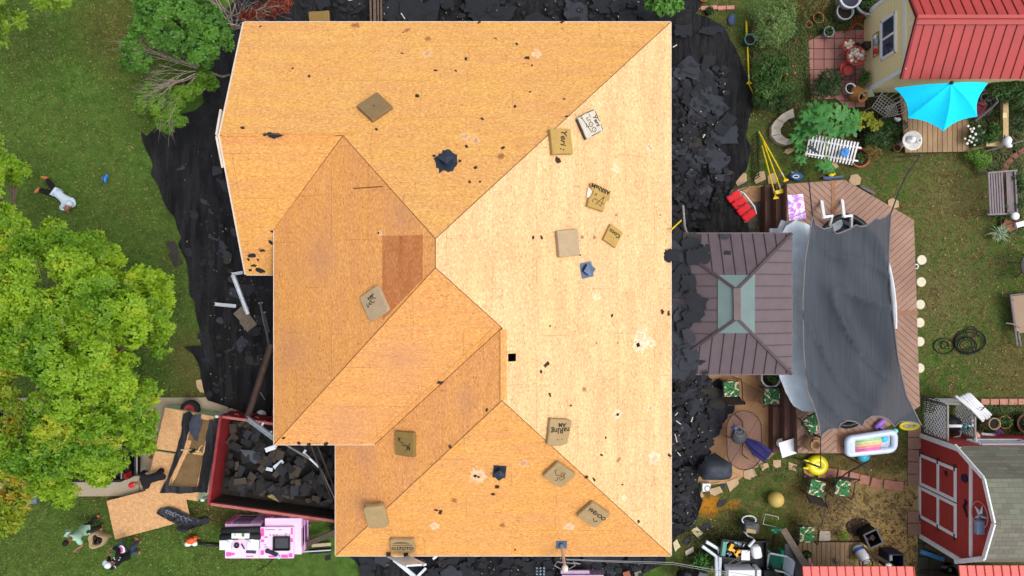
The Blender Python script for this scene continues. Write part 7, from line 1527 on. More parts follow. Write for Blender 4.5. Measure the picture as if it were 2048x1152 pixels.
for (y,lb) in ((515,'upper black chair arm rail beside the round glass table'),(549,'lower black chair arm rail beside the round glass table')): mb = MB(); mb.tube([P(1988,y,.5),P(2000,y + 2,.55),P(2012,y - 1,.5)],.016,5); mb.solo('chair_arm',m_bl,lb,'chair arm')
t = thing('chaise_lounge','tan sling chaise lounge with grey frame at the right edge of the lawn','lounger',P(2040,635)); m_sling = pm('tan sling fabric',(152,130,110),(134,112,94),.85,3,fine=80,fineamt=.4); mb = MB(); mb.plate([P(2024,592,.4),P(2085,586,.4),P(2092,660,.36),P(2034,667,.36)],.03); mb.build('sling',m_sling,t)
for a,b,r in (((2021,590,.42),(2034,690,.36),.03),((2021,590,.42),(2085,584,.42),.02),((2036,664,.4),(2041,692,.2),.035)): mb = MB(); mb.tube([P(*a),P(*b)],r,7); mb.build('frame_tube',m_gw,t)
mb = MB(); mb.tube([P(2012,646,.5),P(2026,648,.52),P(2040,656,.5)],.022,6); mb.build('arm',m_gw,t); wheel_at(t,P(2019,684,.12),.13,.05,(0.2,0.2,1),m_bl)
for x,y in ((2026,600),(2084,596)): mb = MB(); mb.cyl(P(x,y,0),P(x,y,.4),.025,None,8); mb.build('leg',m_gw,t)
t = thing('hose_coil','tangled black hose coil lying on the lawn','hose',P(1930,685)); mb = MB()
for cx,cy,r,sx,z in ((1940,682,.46,1.1,.03),(1938,686,.42,1.12,.07),(1930,688,.3,1.05,.1),(1934,692,.34,.9,.05),(1888,692,.3,1.1,.03),(1943,664,.22,.8,.08),(1932,690,.2,1,.12),(1890,690,.14,.9,.05)): mb.ring(P(cx,cy,z),r,.017,30,6,Matrix.Translation((0,0,0)),sx,.82)
mb.build('hose',m_bl,t)
# ================================================================ LATTICE PUMP ENCLOSURE
def lattice(name_t,label,x0,y0,x1,y1,h):
    t = thing('lattice_panel',label,'lattice',(x0,y0,0),0,'white lattice panels round the pump'); a,b = Vector((x0,y0,0)),Vector((x1,y1,0)); d = (b - a); L = d.length; d.normalize(); mb = MB(); pol = [(0,.06),(L,.06),(L,h),(0,h)]; nn = Vector((-d.y,d.x,0))
    for ang,off in ((45,.006),(-45,-.006)):
        dv = Vector((math.cos(R(ang)),math.sin(R(ang)))); nv = Vector((-dv.y,dv.x)); s_ = [Vector(p).dot(nv) for p in pol]; o = min(s_)
        while o < max(s_):
            q = clip_poly(clip_poly(pol,nv.x * o,nv.y * o,nv.x,nv.y),nv.x * (o + .034),nv.y * (o + .034),-nv.x,-nv.y)
            if len(q) > 2: V = [a + d * u + Vector((0,0,w)) + nn * off for u,w in q]; n = len(V); mb.add(V + [v + nn * .008 for v in V],[tuple(range(n)),tuple(range(2 * n - 1,n - 1,-1))] + [(i,(i + 1) % n,n + (i + 1) % n,n + i) for i in range(n)])
            o += .1
    mb.build('slats',m_wtr,t); mb = MB(); 
    for p,q in ((a,a + Vector((0,0,h))),(b,b + Vector((0,0,h))),(a + Vector((0,0,h)),b + Vector((0,0,h)))): mb.beam(p,q,.05,.05)
    mb.build('panel_frame',pm('grey post',(146,138,128),(122,114,106),.8),t)
lattice('l','white lattice panel nearest the pool deck and barn corner',13.26,-4.65,13.26,-3.58,1.22); lattice('n','white lattice panel along the lawn side of the pump',13.3,-3.56,14.2,-3.56,1.0); lattice('r','white lattice panel on the far side of the pump',14.24,-3.58,14.24,-4.62,1.0)
t = thing('pool_pump','black sand filter with white pipes inside the lattice enclosure','pump',P(1912,858)); c = P(1905,856); mb = MB(); mb.lathe([(.2,0),(.27,.2),(.3,.42),(.26,.62),(.14,.72),(.001,.74)],P(1882,842),22); mb.build('tank',m_bl,t,True); mb = MB(); mb.ell(P(1888,862,.35),(.2,.2,.24)); mb.build('motor',m_bl,t,True)
mb = MB(); mb.tube([P(1892,852,.85),P(1922,852,.85),P(1945,852,.85),P(1945,820,.85)],.05,10); mb.build('pipe',m_wh,t,True); mb = MB(); mb.lathe([(.09,0),(.1,.08),(.06,.12)],P(1929,854,.85),16); mb.build('valve',pm('teal valve',(36,120,134),None,.4,bump=0),t); mb = MB(); mb.tube([P(1905,876,.5),P(1920,872,.5),P(1922,862,.55)],.025,6); mb.build('hose',m_wh,t,True)
t = thing('pvc_pipes','bundle of white pipes tied together leaning over the lattice enclosure','pipes',P(1955,830))
for a,b in (((1911,792),(1962,834)),((1925,791),(1968,838)),((1930,789),(1974,837)),((1934,787),(1978,834)),((1938,787),(1981,830)),((1920,794),(1966,842))): mb = MB(); mb.cyl(P(*a,1.15),P(*b,1.05),.045,None,10); mb.build('pipe',m_wh,t,True)
mb = MB(); mb.tube([P(1961,821,1.2),P(1966,817,1.25),P(1970,814,1.1)],.014,5); mb.build('tie',m_bl,t)
t = thing('umbrella_stand','salmon round stand with a white pipe beside the barn corner','stand',P(1946,872)); mb = MB(); mb.lathe([(.001,.22),(.1,.2),(.13,.12),(.13,0)],P(1946,870,.6),18); mb.build('drum',pm('salmon plastic',(222,170,150),None,.6),t,True); mb = MB(); mb.cyl(P(1950,872,.85),P(1954,894,1.4),.05); mb.build('pipe',m_wh,t)
pot(1936,868,.17,.4,pm('brown pot',(118,96,78),None,.8),'brown pot inside the lattice beside the salmon stand',None); mb = MB(); mb.cyl(P(1962,868,.3),P(1990,870,.3),.045); mb.solo('white_pipe',m_wh,'short white pipe lying along the barn wall','pipe'); mb = MB(); mb.box(P(1914,883,.1),(.12,.06,.08)); mb.box(P(1926,883,.1),(.14,.06,.08)); mb.solo('cream_blocks',pm('cream block',(226,208,150)),'two small cream blocks at the foot of the barn','blocks')
pot(1972,843,.18,.4,pm('tan ring pot',(168,148,120),None,.8),'tan pot at the end of the white pipes',None,.3); pot(1993,840,.2,.4,m_tc,'terracotta pot with a leafy plant beside the white pipes',(lf_gr,1.0,60,.1)); pot(2036,842,.3,.4,pm('dark clay pot',(104,76,56),(84,60,44),.8),'large dark clay pot at the right edge above the barn',(lf_dk,.6,30,.08)); shrub([(1996,868,.35,7)],pm('purple petals',(170,84,170),(140,60,146),.7) if False else leafmat('purple petals',(130,56,140),(170,84,176),(186,104,190)),40,5,.05,'small purple flower clump at the barn wall'); pot(1983,806,.07,.1,m_tc,'tiny terracotta pot on the edging blocks',None)
t = thing('wire_rack','black wire rack leaning on the lattice beside the deck','rack',P(1858,810)); mb = MB()
for k in range(8): mb.tube([P(1842,790 + k * 4.5,.5),P(1880 - k * 2,801 + k * 3.5,.9)],.012,4)
for k in range(4): mb.tube([P(1844 + k * 10,790 + k * 3,.55),P(1843 + k * 8,826 - k,.6)],.012,4)
mb.build('wires',m_bl,t)

# ================================================================ PATIO FURNITURE
m_flor = splash('tropical print',[(206,140,128),(218,206,160),(40,112,60),(18,56,32),(50,128,72),(24,70,40),(60,136,80),(222,200,170),(206,130,128)],5.5,.9)
def chair_proto():
    t = thing('patio_chair','x','chair',(0,0,0)); mb = MB(); pad_mesh(mb,.5,.5,.07,.05,.015,2,None,Matrix.Translation((0,0,.42))); mb.build('seat_cushion',m_flor,t,local=True)
    mb = MB(); mb.plate([(-.26,-.25,.42),(.26,-.25,.42),(.28,-.42,.88),(-.28,-.42,.88)],.02); mb.build('backrest',pm('brown mesh',(70,58,54),(54,44,42),.8),t,local=True)
    for s_ in (-1,1):
        mb = MB(); mb.tube([(s_ * .28,-.42,.9),(s_ * .29,-.28,.62),(s_ * .3,.2,.62),(s_ * .3,.3,.55),(s_ * .29,.28,0)],.016,6); mb.build('arm',m_bl,t,local=True)
        for y in (-.24,.24): mb = MB(); mb.cyl((s_ * .26,y,0),(s_ * .26,y,.42),.014,None,6); mb.build('leg',m_bl,t,local=True)
    mb = MB(); mb.ring((0,0,.41),.27,.015,4,6,Matrix.Rotation(R(45),4,'Z') @ Matrix.Scale(1.35,4,(0,0,0)) if False else None); mb.build('seat_frame',m_bl,t,local=True); return t
ch = None
for i,(px,py,a,lb) in enumerate(((1462,778,3,'patio chair with tropical print cushion among the scraps below the gazebo'),(1543,792,-90,'patio chair with tropical cushion beside the lower deck steps under the gazebo'),(1632,976,-15,'patio chair with tropical cushion on the dirt below the yellow float'),(1684,975,170,'patio chair with tropical cushion right beside the one below the yellow float'),
                                    (1613,1068,180,'patio chair with tropical cushion above the lower plank deck'),(1626,846,-58,'patio chair with tropical cushion half hidden by the shade sail corner'))):
    p = P(px,py,.45); z = 1.18 if i == 5 else 0; p = P(px,py,.45 + z); loc = (p.x,p.y,z)
    if ch is None: ch = chair_proto(); ch.location = loc; ch.rotation_euler = (0,0,R(a)); tag(ch,lb,None,'patio chairs with tropical cushions')
    else: copy_thing(ch,loc,R(a),lb,'patio chairs with tropical cushions')
t = thing('oval_table','long oval glass patio table on the tan concrete','table',P(1488,880)); z = .72; ov_ = []
for cx,cy,a0 in ((1488,856,0),(1489,905,180)):
    for k in range(13): a = R(a0 + k * 15); p = P(cx,cy,z); ov_.append((p.x + math.cos(a) * .54,p.y + math.sin(a) * .54))
mb = MB(); mb.prism(ov_,z - .01,z); mb.build('glass_top',m_gtb,t); mb = MB(); mb.tube([(x,y,z) for x,y in ov_],.014,6,True); mb.build('rim',m_dpole,t)
mb = MB()
for a,b in (((1460,832),(1516,928)),((1516,838),(1462,925)),((1458,884),(1520,884))): mb.beam(P(*a,.68),P(*b,.68),.022,.022)
mb.build('cross_brace',m_dpole,t)
for a in ((1462,835),(1514,835),(1462,926),(1514,926)): mb = MB(); mb.tube([P(*a,.7),P(a[0],a[1],.0)],.016,5); mb.build('leg',m_dpole,t)
t = thing('closed_umbrella','closed navy patio umbrella lying across the oval glass table','umbrella',P(1512,895,.75)); a,b = P(1490,878,.8),P(1536,914,1.0); T = (b - a).to_track_quat('Z','Y').to_matrix().to_4x4(); T.translation = a; L = (b - a).length; mb = MB(); V = []; F = []
for j in range(6):
    u = j / 5; r_ = .04 + .2 * math.sin(min(u * 1.25,1) * math.pi * .62) * (1 - .15 * u)
    for k in range(16): rr = r_ * (1 + .22 * (1 if k % 2 else -1) * u); V.append((math.cos(k * .3927) * rr,math.sin(k * .3927) * rr * .55,L * u))
for j in range(5):
    for k in range(16): F.append((j * 16 + k,j * 16 + (k + 1) % 16,(j + 1) * 16 + (k + 1) % 16,(j + 1) * 16 + k))
mb.add(V,F,T); mb.build('canopy',pm('navy canopy',(36,34,96),(26,24,72),.7,5),t); mb = MB(); mb.cyl(a - (b - a) * .2,b + (b - a) * .08,.018); mb.build('pole',m_gpole,t)
mb = MB(); mb.lathe([(.001,.12),(.2,.1),(.24,.03),(.24,0)],P(1478,872,.74),20); mb.solo('round_cover',pm('grey rubber',(66,70,74)),'round dark grey cover on the oval glass table','cover',None,True)
mb = MB(); mb.ell(P(1471,856,.82),(.07,.06,.05)); mb.solo('blue_lamp',pm('bright blue plastic',(40,110,206),None,.3),'small bright blue solar lamp on the glass table','lamp',None,True)
mb = MB(); mb.ring(P(1480,864,.86),.15,.014,20,5,None,1,.9); mb.ring(P(1478,858,.86),.1,.012,16,5); mb.solo('cable_loop',m_gpole,'pale looped cable on the round cover on the glass table','cable')
for pts,lb in ((((1450,872),(1464,876),(1480,882)),'black metal rod crossing the left rim of the glass table'),(((1470,828),(1484,842),(1486,856)),'bent black rod at the upper end of the glass table'),(((1486,884),(1484,908),(1496,918)),'black rod at the lower half of the glass table')): mb = MB(); mb.tube([P(*p,.78) for p in pts],.014,5); mb.solo('metal_rod',m_bl,lb,'rod')
# grill cover
q = [P2(*p,.8) for p in [(1402,934),(1416,918),(1440,914),(1464,928),(1470,940),(1469,958),(1440,966),(1412,966),(1400,952)]]; cx,cy = P(1436,942,.8).x,P(1436,942,.8).y
v,f = grid_region(q,.07,lambda x,y: .15 + .75 * max(0,1 - (abs(x - cx) / .62) ** 4) * max(0,1 - (abs(y - cy) / .44) ** 3) + .06 * (1 - abs(noise.noise(Vector((x * 2.5,y * 6,3))))) ** 2); mb = MB(); mb.add(v,f); mb.solo('covered_grill',pm('slate cover',(58,64,74),(42,46,54),.6,4,bump=.2),'covered grill under a slate grey cover at the patio corner','grill',None,True)
t = thing('square_lamp','white square garden lamp with a round lens on the lower grass','lamp',P(1411,973)); mb = MB(); mb.box(P(1411,973,.12),(.25,.25,.24)); mb.build('case',m_wh,t); mb = MB(); mb.lathe([(.1,.24),(.1,.26),(.08,.26),(.06,.22),(.001,.21)],P(1411,973,0),20); mb.build('lens',pm('brown lens',(120,108,96),None,.3),t); mb = MB(); mb.beam(P(1419,969,.05),P(1440,965,.05),.03,.03); mb.solo('thin_stake',m_tim,'thin pale stake beside the square lamp','stake')
# floats and pool toys
m_ylf = pm('yellow vinyl',(232,222,20),(220,206,14),.3,3,bump=0,spec=.5)
t = thing('yellow_float','bright yellow duck shaped inflatable float hanging below the deck','float',P(1633,930,.0)); c = P(1634,930,.16); mb = MB(); mb.ring(c,.2,.15,30,12,None,1.0,.92); mb.ell(c,(.3,.28,.1)); mb.build('ring',m_ylf,t,True); mb = MB(); mb.ell(P(1612,922,.2),(.14,.05,.05)); mb.ell(P(1614,936,.2),(.14,.045,.05)); mb.build('beak',m_ylf,t,True)
t = thing('rainbow_float','pale inflatable lounger with rainbow stripes standing at the lower deck edge','float',P(1743,888,1.0)); T = Matrix.Translation(P(1743,887,1.38)) @ Matrix.Rotation(R(7),4,'Z') @ Matrix.Rotation(R(14),4,'X'); m_ph = pm('pearly vinyl',(196,208,226),(180,192,214),.25,3,bump=0,spec=.5); mb = MB(); pts = []
for cx,cy,a0 in ((.52,.12,0),(-.62,.16,90),(-.62,-.16,180),(.52,-.12,270)):
    for k in range(5): a = R(a0 + k * 22.5); rr = .17 if cx > 0 else .1; pts.append((cx + math.cos(a) * rr,cy + math.sin(a) * rr,0))
mb.tube([T @ Vector(p) for p in pts],.1,10,True); mb.box((-.05,0,-.05),(1.25,.4,.06),T=T); mb.build('outer_tube',m_ph,t,True)
for i,c in enumerate(((150,206,160),(214,218,150),(238,196,160),(238,150,160),(226,110,170))): mb = MB(); y = .17 - i * .085; mb.tube([T @ Vector((-.5,y,.02)),T @ Vector((.3 - .02 * abs(i - 2),y,.02))],.05,8); mb.build('stripe',pm('stripe %d' % i,c,None,.3,bump=0),t,True)
mb = MB(); mb.box((.0,0,0),(.2,.5,.16),T=T @ Matrix.Translation((-.62,0,.02))); o = mb.build('pillow',m_ph,t); b_ = o.modifiers.new('b','BEVEL'); b_.width = .06; b_.segments = 3
mb = MB(); mb.ell((.4,.08,-.02),(.12,.1,.05),14,8,T); mb.build('cyan_end',pm('cyan vinyl',(66,190,216),None,.3,bump=0),t,True)
mb = MB(); mb.ell(P(1727,914,.14),(.2,.16,.13)); mb.solo('cyan_float',pm('cyan vinyl',(66,190,216)),'cyan inflatable tucked under the rainbow lounger','float',None,True); mb = MB(); mb.ell(P(1790,862,1.4),(.09,.08,.08)); mb.solo('aqua_ball',pm('aqua vinyl',(128,206,208),None,.3,bump=0),'small aqua vinyl bag at the right end of the rainbow lounger','float',None,True)
mb = MB(); mb.tube([P(1750,856,1.26),P(1760,846,1.27),P(1768,840,1.26)],.07,10); mb.tube([P(1756,850,1.26),P(1764,858,1.26),P(1770,864,1.25)],.05,8); mb.solo('purple_noodle',pm('violet foam',(156,112,214),(136,94,196),.6),'violet foam pool noodle behind the rainbow lounger','noodle',None,True)
t = thing('yellow_ring','yellow inflatable ring with a patterned middle at the lower sail edge','float',P(1818,851,0)); c = P(1818,852,.06); mb = MB(); mb.ring(c,.23,.05,26,8,None,1.25,.45); mb.build('ring',m_ylf,t,True); mb = MB(); mb.ell(c,(.24,.08,.04)); mb.build('patterned_middle',splash('shark print',[(60,50,46),(196,180,166),(140,100,90),(220,210,200)],14),t)
t = thing('clay_vase','tan rounded clay vase with a dark mouth on the lower deck','vase',P(1622,886,1.18)); mb = MB(); mb.lathe([(.12,0),(.22,.12),(.25,.26),(.2,.4),(.14,.44),(.16,.48),(.12,.47),(.11,.4),(.001,.3)],P(1618,883,1.18),24); mb.build('vase_body',pm('tan clay',(160,128,92),(136,106,76),.6,3),t,True)
t = thing('white_board','white rectangular side table by the lower deck steps','side table',P(1580,895)); mb = MB(); mb.prism([P2(*p,.95) for p in [(1557,886),(1590,876),(1598,905),(1565,916)]],.92,.95); mb.build('table_top',m_wh,t)
for a in ((1562,890),(1588,882),(1594,904),(1568,911)): mb = MB(); mb.cyl(P(*a,.0),P(*a,.92),.015,None,6); mb.build('leg',m_wh,t)
mb = MB(); mb.lathe([(.001,.03),(.15,.03),(.15,0)],P(1562,886,.6),18); mb.solo('white_disc',m_wh,'round white plate behind the white side table','plate'); mb = MB(); mb.box(P(1578,880,.7),(.24,.12,.05),R(14)); mb.solo('green_note',pm('pale lime card',(196,206,130)),'pale lime card behind the white side table','card'); mb = MB(); mb.ell(P(1600,896,1.25),(.05,.05,.05)); mb.solo('tan_ball',pm('tan clay',(160,128,92)),'small tan ball beside the clay vase','ball',None,True)
mb = MB(); mb.ell(P(1552,999,.25),.25,26,16); mb.solo('yoga_ball',pm('dull yellow vinyl',(196,172,96),(178,152,80),.45,3,bump=0),'big dull yellow exercise ball on the grass','ball',None,True)
t = thing('tub_pot','white rimmed tub with a dark plant at the lower gazebo eave','pot',P(1532,752)); c = P(1532,752); mb = MB(); mb.lathe([(.24,0),(.28,.4),(.32,.41),(.32,.45),(.27,.45),(.26,.35)],c,26); mb.build('tub_shell',m_wh,t,True); mb = MB(); mb.lathe([(.001,.36),(.27,.36)],c,18); mb.build('tub_soil',m_soil,t); Pn,nn = blob_pts([(c.x + .05,c.y + .05,.45,.16,.12)],40,.2); leaves('foliage',lf_gr,t,Pn,nn,.12,.03,5)
# ================================================================ LOWER RIGHT CLUTTER
t = thing('hose_reel','grey wheeled hose reel with a coiled pale hose on the lower grass','hose reel',P(1499,1050)); mb = MB(); mb.box(P(1500,1052,.4),(.48,.36,.42),R(-8)); o = mb.build('reel_case',pm('dark grey plastic',(72,76,80),(56,60,64),.5,bump=0),t); b_ = o.modifiers.new('b','BEVEL'); b_.width = .08; b_.segments = 3
mb = MB()
for k in range(5): mb.ring(P(1498,1040,.3 + k * .05),.22,.022,22,5,None,1,.6)
mb.build('coiled_hose',m_alu,t); mb = MB(); mb.box(P(1502,1062,.62),(.3,.12,.03),R(-8)); mb.build('label_plate',pm('tan plate',(170,148,104),None,.7),t); mb = MB(); mb.box(P(1503,1050,.63),(.16,.04,.03),R(-8)); mb.build('handle_slot',m_bl,t); mb = MB(); mb.tube([P(1488,1062,.3),P(1496,1072,.3),P(1506,1076,.2)],.03,6); mb.build('loose_hose',m_alu,t)
for s_ in (1482,1519): wheel_at(t,P(s_,1052,.14),.14,.06,(1,.1,0),m_bl)
mb = MB(); mb.tube([P(1526,1048,.2),P(1531,1028,.2),P(1557,1034,.2)],.012,5); mb.tube([P(1557,1034,.2),P(1556,1040,.2)],.012,5); mb.tube([P(1526,1048,.2),P(1552,1054,.2)],.01,5); mb.solo('wire_stand',m_wire,'thin wire frame standing beside the hose reel','frame')
t = thing('green_sprinkler','green metal sprinkler on a dark stake near the slanting planks','sprinkler',P(1553,1060)); mb = MB(); mb.beam(P(1543,1060,.4),P(1563,1059,.4),.06,.05); mb.ell(P(1550,1063,.4),.07); mb.build('sprinkler_head',pm('emerald paint',(40,150,116),None,.4,bump=0),t); mb = MB(); mb.beam(P(1550,1066,.35),P(1546,1095,.05),.05,.05); mb.build('stake',m_dpole,t)
m_gp = pm('weathered grey plank',(118,106,92),(94,84,72),.85,4,stretch=(1.2,3,1))
mb = MB(); mb.beam(P(1566,1058,.7),P(1614,1136,1.1),.2,.05); mb.solo('slanting_plank',m_gp,'broad grey plank slanting down to the coral roofed shed','plank'); mb = MB(); mb.beam(P(1575,1078,.4),P(1610,1138,.6),.1,.05); mb.solo('slanting_plank',m_dpole,'narrow dark plank beside the slanting grey plank','plank')
for (x0,x1,y0,lb) in ((1572,1590,1090,'upright grey board at the left of the slanting planks'),(1592,1606,1116,'short grey board beside the coral roofed shed')): mb = MB(); a,b = P(x0,1165,.5),P(x1,y0,.5); mb.box(((a.x + b.x) / 2,(a.y + b.y) / 2,.4),(b.x - a.x,b.y - a.y,.06)); mb.solo('grey_board',pm('grey board',(112,112,114),(92,92,94),.8),lb,'board')
t = thing('tool_crate','open black crate of yellow and teal power tools on the garden cart','crate',P(1470,1098,.7)); c = P(1470,1098,.75); mb = MB(); mb.box(c + Vector((0,0,-.1)),(.95,.56,.03),R(-8))
T = Matrix.Translation(c) @ Matrix.Rotation(R(-8),4,'Z')
for q,d in (((.47,0,0),(.03,.56,.22)),((-.47,0,0),(.03,.56,.22)),((0,.27,0),(.95,.03,.22)),((0,-.27,0),(.95,.03,.22))): mb.box(q,d,T=T)
mb.build('crate_shell',m_bl,t)
def drill(q,a,lb,col):
    t = thing('cordless_drill',lb,'drill',T @ Vector(q)); TT_ = T @ Matrix.Translation(Vector(q)) @ Matrix.Rotation(R(a),4,'Z'); mb = MB(); mb.box((0,0,.05),(.22,.09,.1),T=TT_); mb.box((-.05,-.1,.05),(.08,.14,.08),T=TT_); o = mb.build('drill_body',col,t); mb = MB(); mb.cyl(TT_ @ Vector((.1,0,.05)),TT_ @ Vector((.19,0,.05)),.035); mb.build('chuck',m_bl,t); mb = MB(); mb.box((-.05,-.19,.05),(.11,.06,.1),T=TT_); mb.build('battery',m_bl,t)
m_dw = pm('tool yellow',(238,172,22),(222,152,16),.4,bump=0)
drill((-.16,.06,.0),70,'yellow cordless drill on the left in the tool crate',m_dw); drill((.06,-.06,.0),30,'yellow cordless drill on the right in the tool crate',m_dw)
mb = MB(); mb.box((-.38,0,.03),(.12,.44,.2),T=T); mb.solo('teal_case',pm('teal case',(86,152,136),(64,128,116),.5),'teal tool case at the left end of the crate','case'); mb = MB(); mb.box((.3,-.1,.12),(.26,.3,.06),R(6),T=T); mb.solo('white_tray',m_wh,'white plastic lid on the right of the tool crate','lid')
for k in range(12): mb = MB(); mb.box((random.uniform(-.4,.4),random.uniform(.1,.24) if k % 2 else random.uniform(-.24,-.16),-.02),(.1,.04,.05),random.uniform(0,3),T=T); mb.solo('hand_tool',pm('grey blue steel',(120,136,150)),'small grey metal hand tool jumbled in the black crate','tool','small tools in the crate')
t = thing('garden_cart','black mesh garden cart under the tool crate','cart',P(1480,1110)); mb = MB(); a = P(1482,1108,.5); mb.box(a,(1.5,.95,.04)); 
for q in ((.74,0),(-.74,0)): mb.box(a + Vector((q[0],0,.1)),(.03,.95,.2))
for q in (.46,-.46): mb.box(a + Vector((0,q,.1)),(1.5,.03,.2))
mb.build('cart_bed',m_bl,t)
for x in (-.6,.6):
    for y in (-.4,.4): wheel_at(t,a + Vector((x,y,-.3)),.18,.08,(0,1,0),m_dpole)
t = thing('white_bucket','white crumpled plastic jug at the right end of the cart','jug',P(1510,1100,.8)); mb = MB(); mb.box(P(1512,1103,.9),(.3,.4,.3),R(10)); o = mb.build('jug_body',m_wh,t); b_ = o.modifiers.new('b','BEVEL'); b_.width = .09; b_.segments = 2; mb = MB(); mb.cyl(P(1498,1092,.9),P(1509,1080,1.0),.05,.035); mb.build('spout',m_wh,t)
mb = MB()
for k in range(6): mb.tube([P(1470 + k * 7,1118 - k * 2.6,.85),P(1478 + k * 7,1122 - k * 2.6,.85)],.012,4)
mb.tube([P(1456,1128,.85),P(1500,1100,.9)],.014,4); mb.tube([P(1466,1130,.85),P(1522,1111,.9)],.014,4); mb.solo('wire_tongs',m_gpole,'grey wire rack lying across the garden cart','rack')
def plastic_chair(px,py,a,lb):
    t = thing('plastic_chair',lb,'chair',P(px,py)); T_ = Matrix.Translation(P(px,py)) @ Matrix.Rotation(R(a),4,'Z'); mb = MB(); mb.box((0,0,.43),(.44,.44,.03),T=T_); mb.build('seat',pm('green seat',(36,110,88),None,.5),t)
    for s_ in (-1,1): mb = MB(); mb.tube([T_ @ Vector(p) for p in ((s_ * .26,.3,0),(s_ * .25,.26,.62),(s_ * .25,-.24,.64),(s_ * .24,-.34,.9))],.03,6); mb.build('arm',m_alu,t)
    mb = MB(); mb.plate([T_ @ Vector(p) for p in ((-.22,-.26,.45),(.22,-.26,.45),(.22,-.38,.92),(-.22,-.38,.92))],.03); mb.build('backrest',m_alu,t); mb = MB(); mb.box((0,.24,.45),(.5,.05,.05),T=T_); mb.build('front_edge',m_alu,t)
plastic_chair(1540,1110,80,'pale grey plastic chair with green seat right of the cart'); mb = MB(); mb.box(P(1562,1110,.3),(.1,.4,.3)); mb.solo('green_crate',pm('emerald paint',(40,150,116)),'green plastic crate beside the pale plastic chair','crate')
t = thing('white_bench_frame','bent white plastic rails left of the cart','rails',P(1430,1105))
for pts in (((1404,1092),(1432,1112),(1433,1160)),((1412,1083),(1437,1098),(1440,1112),(1439,1160))): mb = MB(); mb.tube([P(*p,.7) for p in pts],.055,8); mb.build('rail',m_alu,t)
mb = MB(); mb.box(P(1478,1147,.8),(.8,.4,.5)); mb.box(P(1513,1147,.8),(.12,.4,.46)); mb.solo('white_freezer',m_wh,'white box with a grey end at the bottom edge','box'); mb = MB()
for k in range(22): mb.beam(P(1446 + k * 4.4,1124,.45),P(1452 + k * 4.4,1133,.45),.02,.02)
mb.solo('black_grate',m_bl,'black slatted grate between the cart and the white box','grate'); mb = MB(); mb.box(P(1535,1146,.6),(.34,.3,.4)); mb.solo('black_box',m_bl,'black box right of the white box at the bottom edge','box')
mb = MB(); mb.beam(P(1416,1117,.2),P(1416,1146,.2),.03,.03); mb.box(P(1424,1136,.2),(.04,.16,.03)); mb.solo('wood_stick',m_tim,'thin wooden sticks lying left of the white rails','sticks')
mb = MB(); mb.box(P(1400,1148,.5),(.26,.3,.6),R(-10)); mb.box(P(1401,1150,.82),(.12,.16,.02),R(-25)); mb.solo('grey_case',pm('dark grey plastic',(72,76,80)),'grey case with a pale top at the bottom edge beside the kettle grill','case')
t = thing('kettle_grill','black round kettle grill at the lower right house corner','grill',P(1360,1136)); c = P(1360,1138); mb = MB(); mb.lathe([(.1,.4),(.26,.5),(.3,.68),(.26,.84),(.12,.94),(.001,.96)],c,26); mb.build('kettle',pm('glossy black enamel',(22,22,26),None,.15,bump=0,spec=.6),t,True); mb = MB(); mb.lathe([(.001,.03),(.06,.02),(.06,0)],c + Vector((-.04,.05,.95)),14); mb.build('vent_disc',m_alu,t); mb = MB(); mb.box(c + Vector((.14,-.14,.9)),(.16,.05,.04),R(-40)); mb.build('handle',m_alu,t)
for k in range(3): mb = MB(); mb.cyl(c + Vector((math.cos(k * 2.1) * .14,math.sin(k * 2.1) * .14,.45)),c + Vector((math.cos(k * 2.1) * .28,math.sin(k * 2.1) * .28,0)),.015); mb.build('leg',m_bl,t)
pot(1398,1118,.3,.35,pm('charcoal pot',(44,46,48),None,.6),'charcoal pot with a leafy plant below the cream stones',(leafmat('pot leaves',(40,84,28),(70,122,46),(94,142,60)),1.0,130,.12))
# power line from the service mast
mb = MB(); mb.tube([P(1130,1137,3.6) + Vector((.02,.25,.0)),P(1200,1121,3.5),P(1345,1125,3.4),P(1420,1138,3.4),P(1620,1170,3.6)],.009,5); mb.tube([P(1133,1120,3.6),P(1348,1129,3.4),P(1424,1143,3.4),P(1620,1178,3.6)],.006,5); mb.solo('power_line',pm('grey cable',(150,148,150)),'twisted grey power line running from the roof mast to the lower right','power line')
# bins, tank
t = thing('black_bin','open black square tub half filled with dark scraps on the dirt','bin',P(1735,1072)); T = Matrix.Translation(P(1730,1066)) @ Matrix.Rotation(R(25),4,'Z'); mb = MB(); h = .5
for q,d in (((.21,0,h / 2),(.03,.46,h)),((-.21,0,h / 2),(.03,.46,h)),((0,.22,h / 2),(.42,.03,h)),((0,-.22,h / 2),(.42,.03,h)),((0,0,.02),(.42,.44,.03))): mb.box(q,d,T=T)
mb.build('bin_shell',m_bl,t); mb = MB(); 
for q,d in (((.22,0,h),(.05,.5,.03)),((-.22,0,h),(.05,.5,.03)),((0,.235,h),(.4,.05,.03)),((0,-.235,h),(.4,.05,.03))): mb.box(q,d,T=T)
mb.build('rim',pm('dark grey plastic',(72,76,80)),t); mb = MB(); mb.box((.06,-.08,.2),(.16,.16,.2),.4,T=T); mb.box((-.08,-.1,.16),(.1,.14,.14),T=T); mb.build('contents',pm('mauve rag',(74,54,58),(50,38,42),.8),t)
mb = MB(); c = P(1717,1054); mb.lathe([(.001,.015),(.36,.012),(.38,0)],c,24,None,1.1,.8); mb.solo('dark_mat',pm('dark wet soil',(44,36,28),(66,54,38),.95,8),'round patch of dark soil beside the black tub','soil',None,False)
t = thing('blue_bin','dark navy recycling bin beside the rusty bar','bin',P(1775,1112)); c = P(1772,1110); mb = MB()
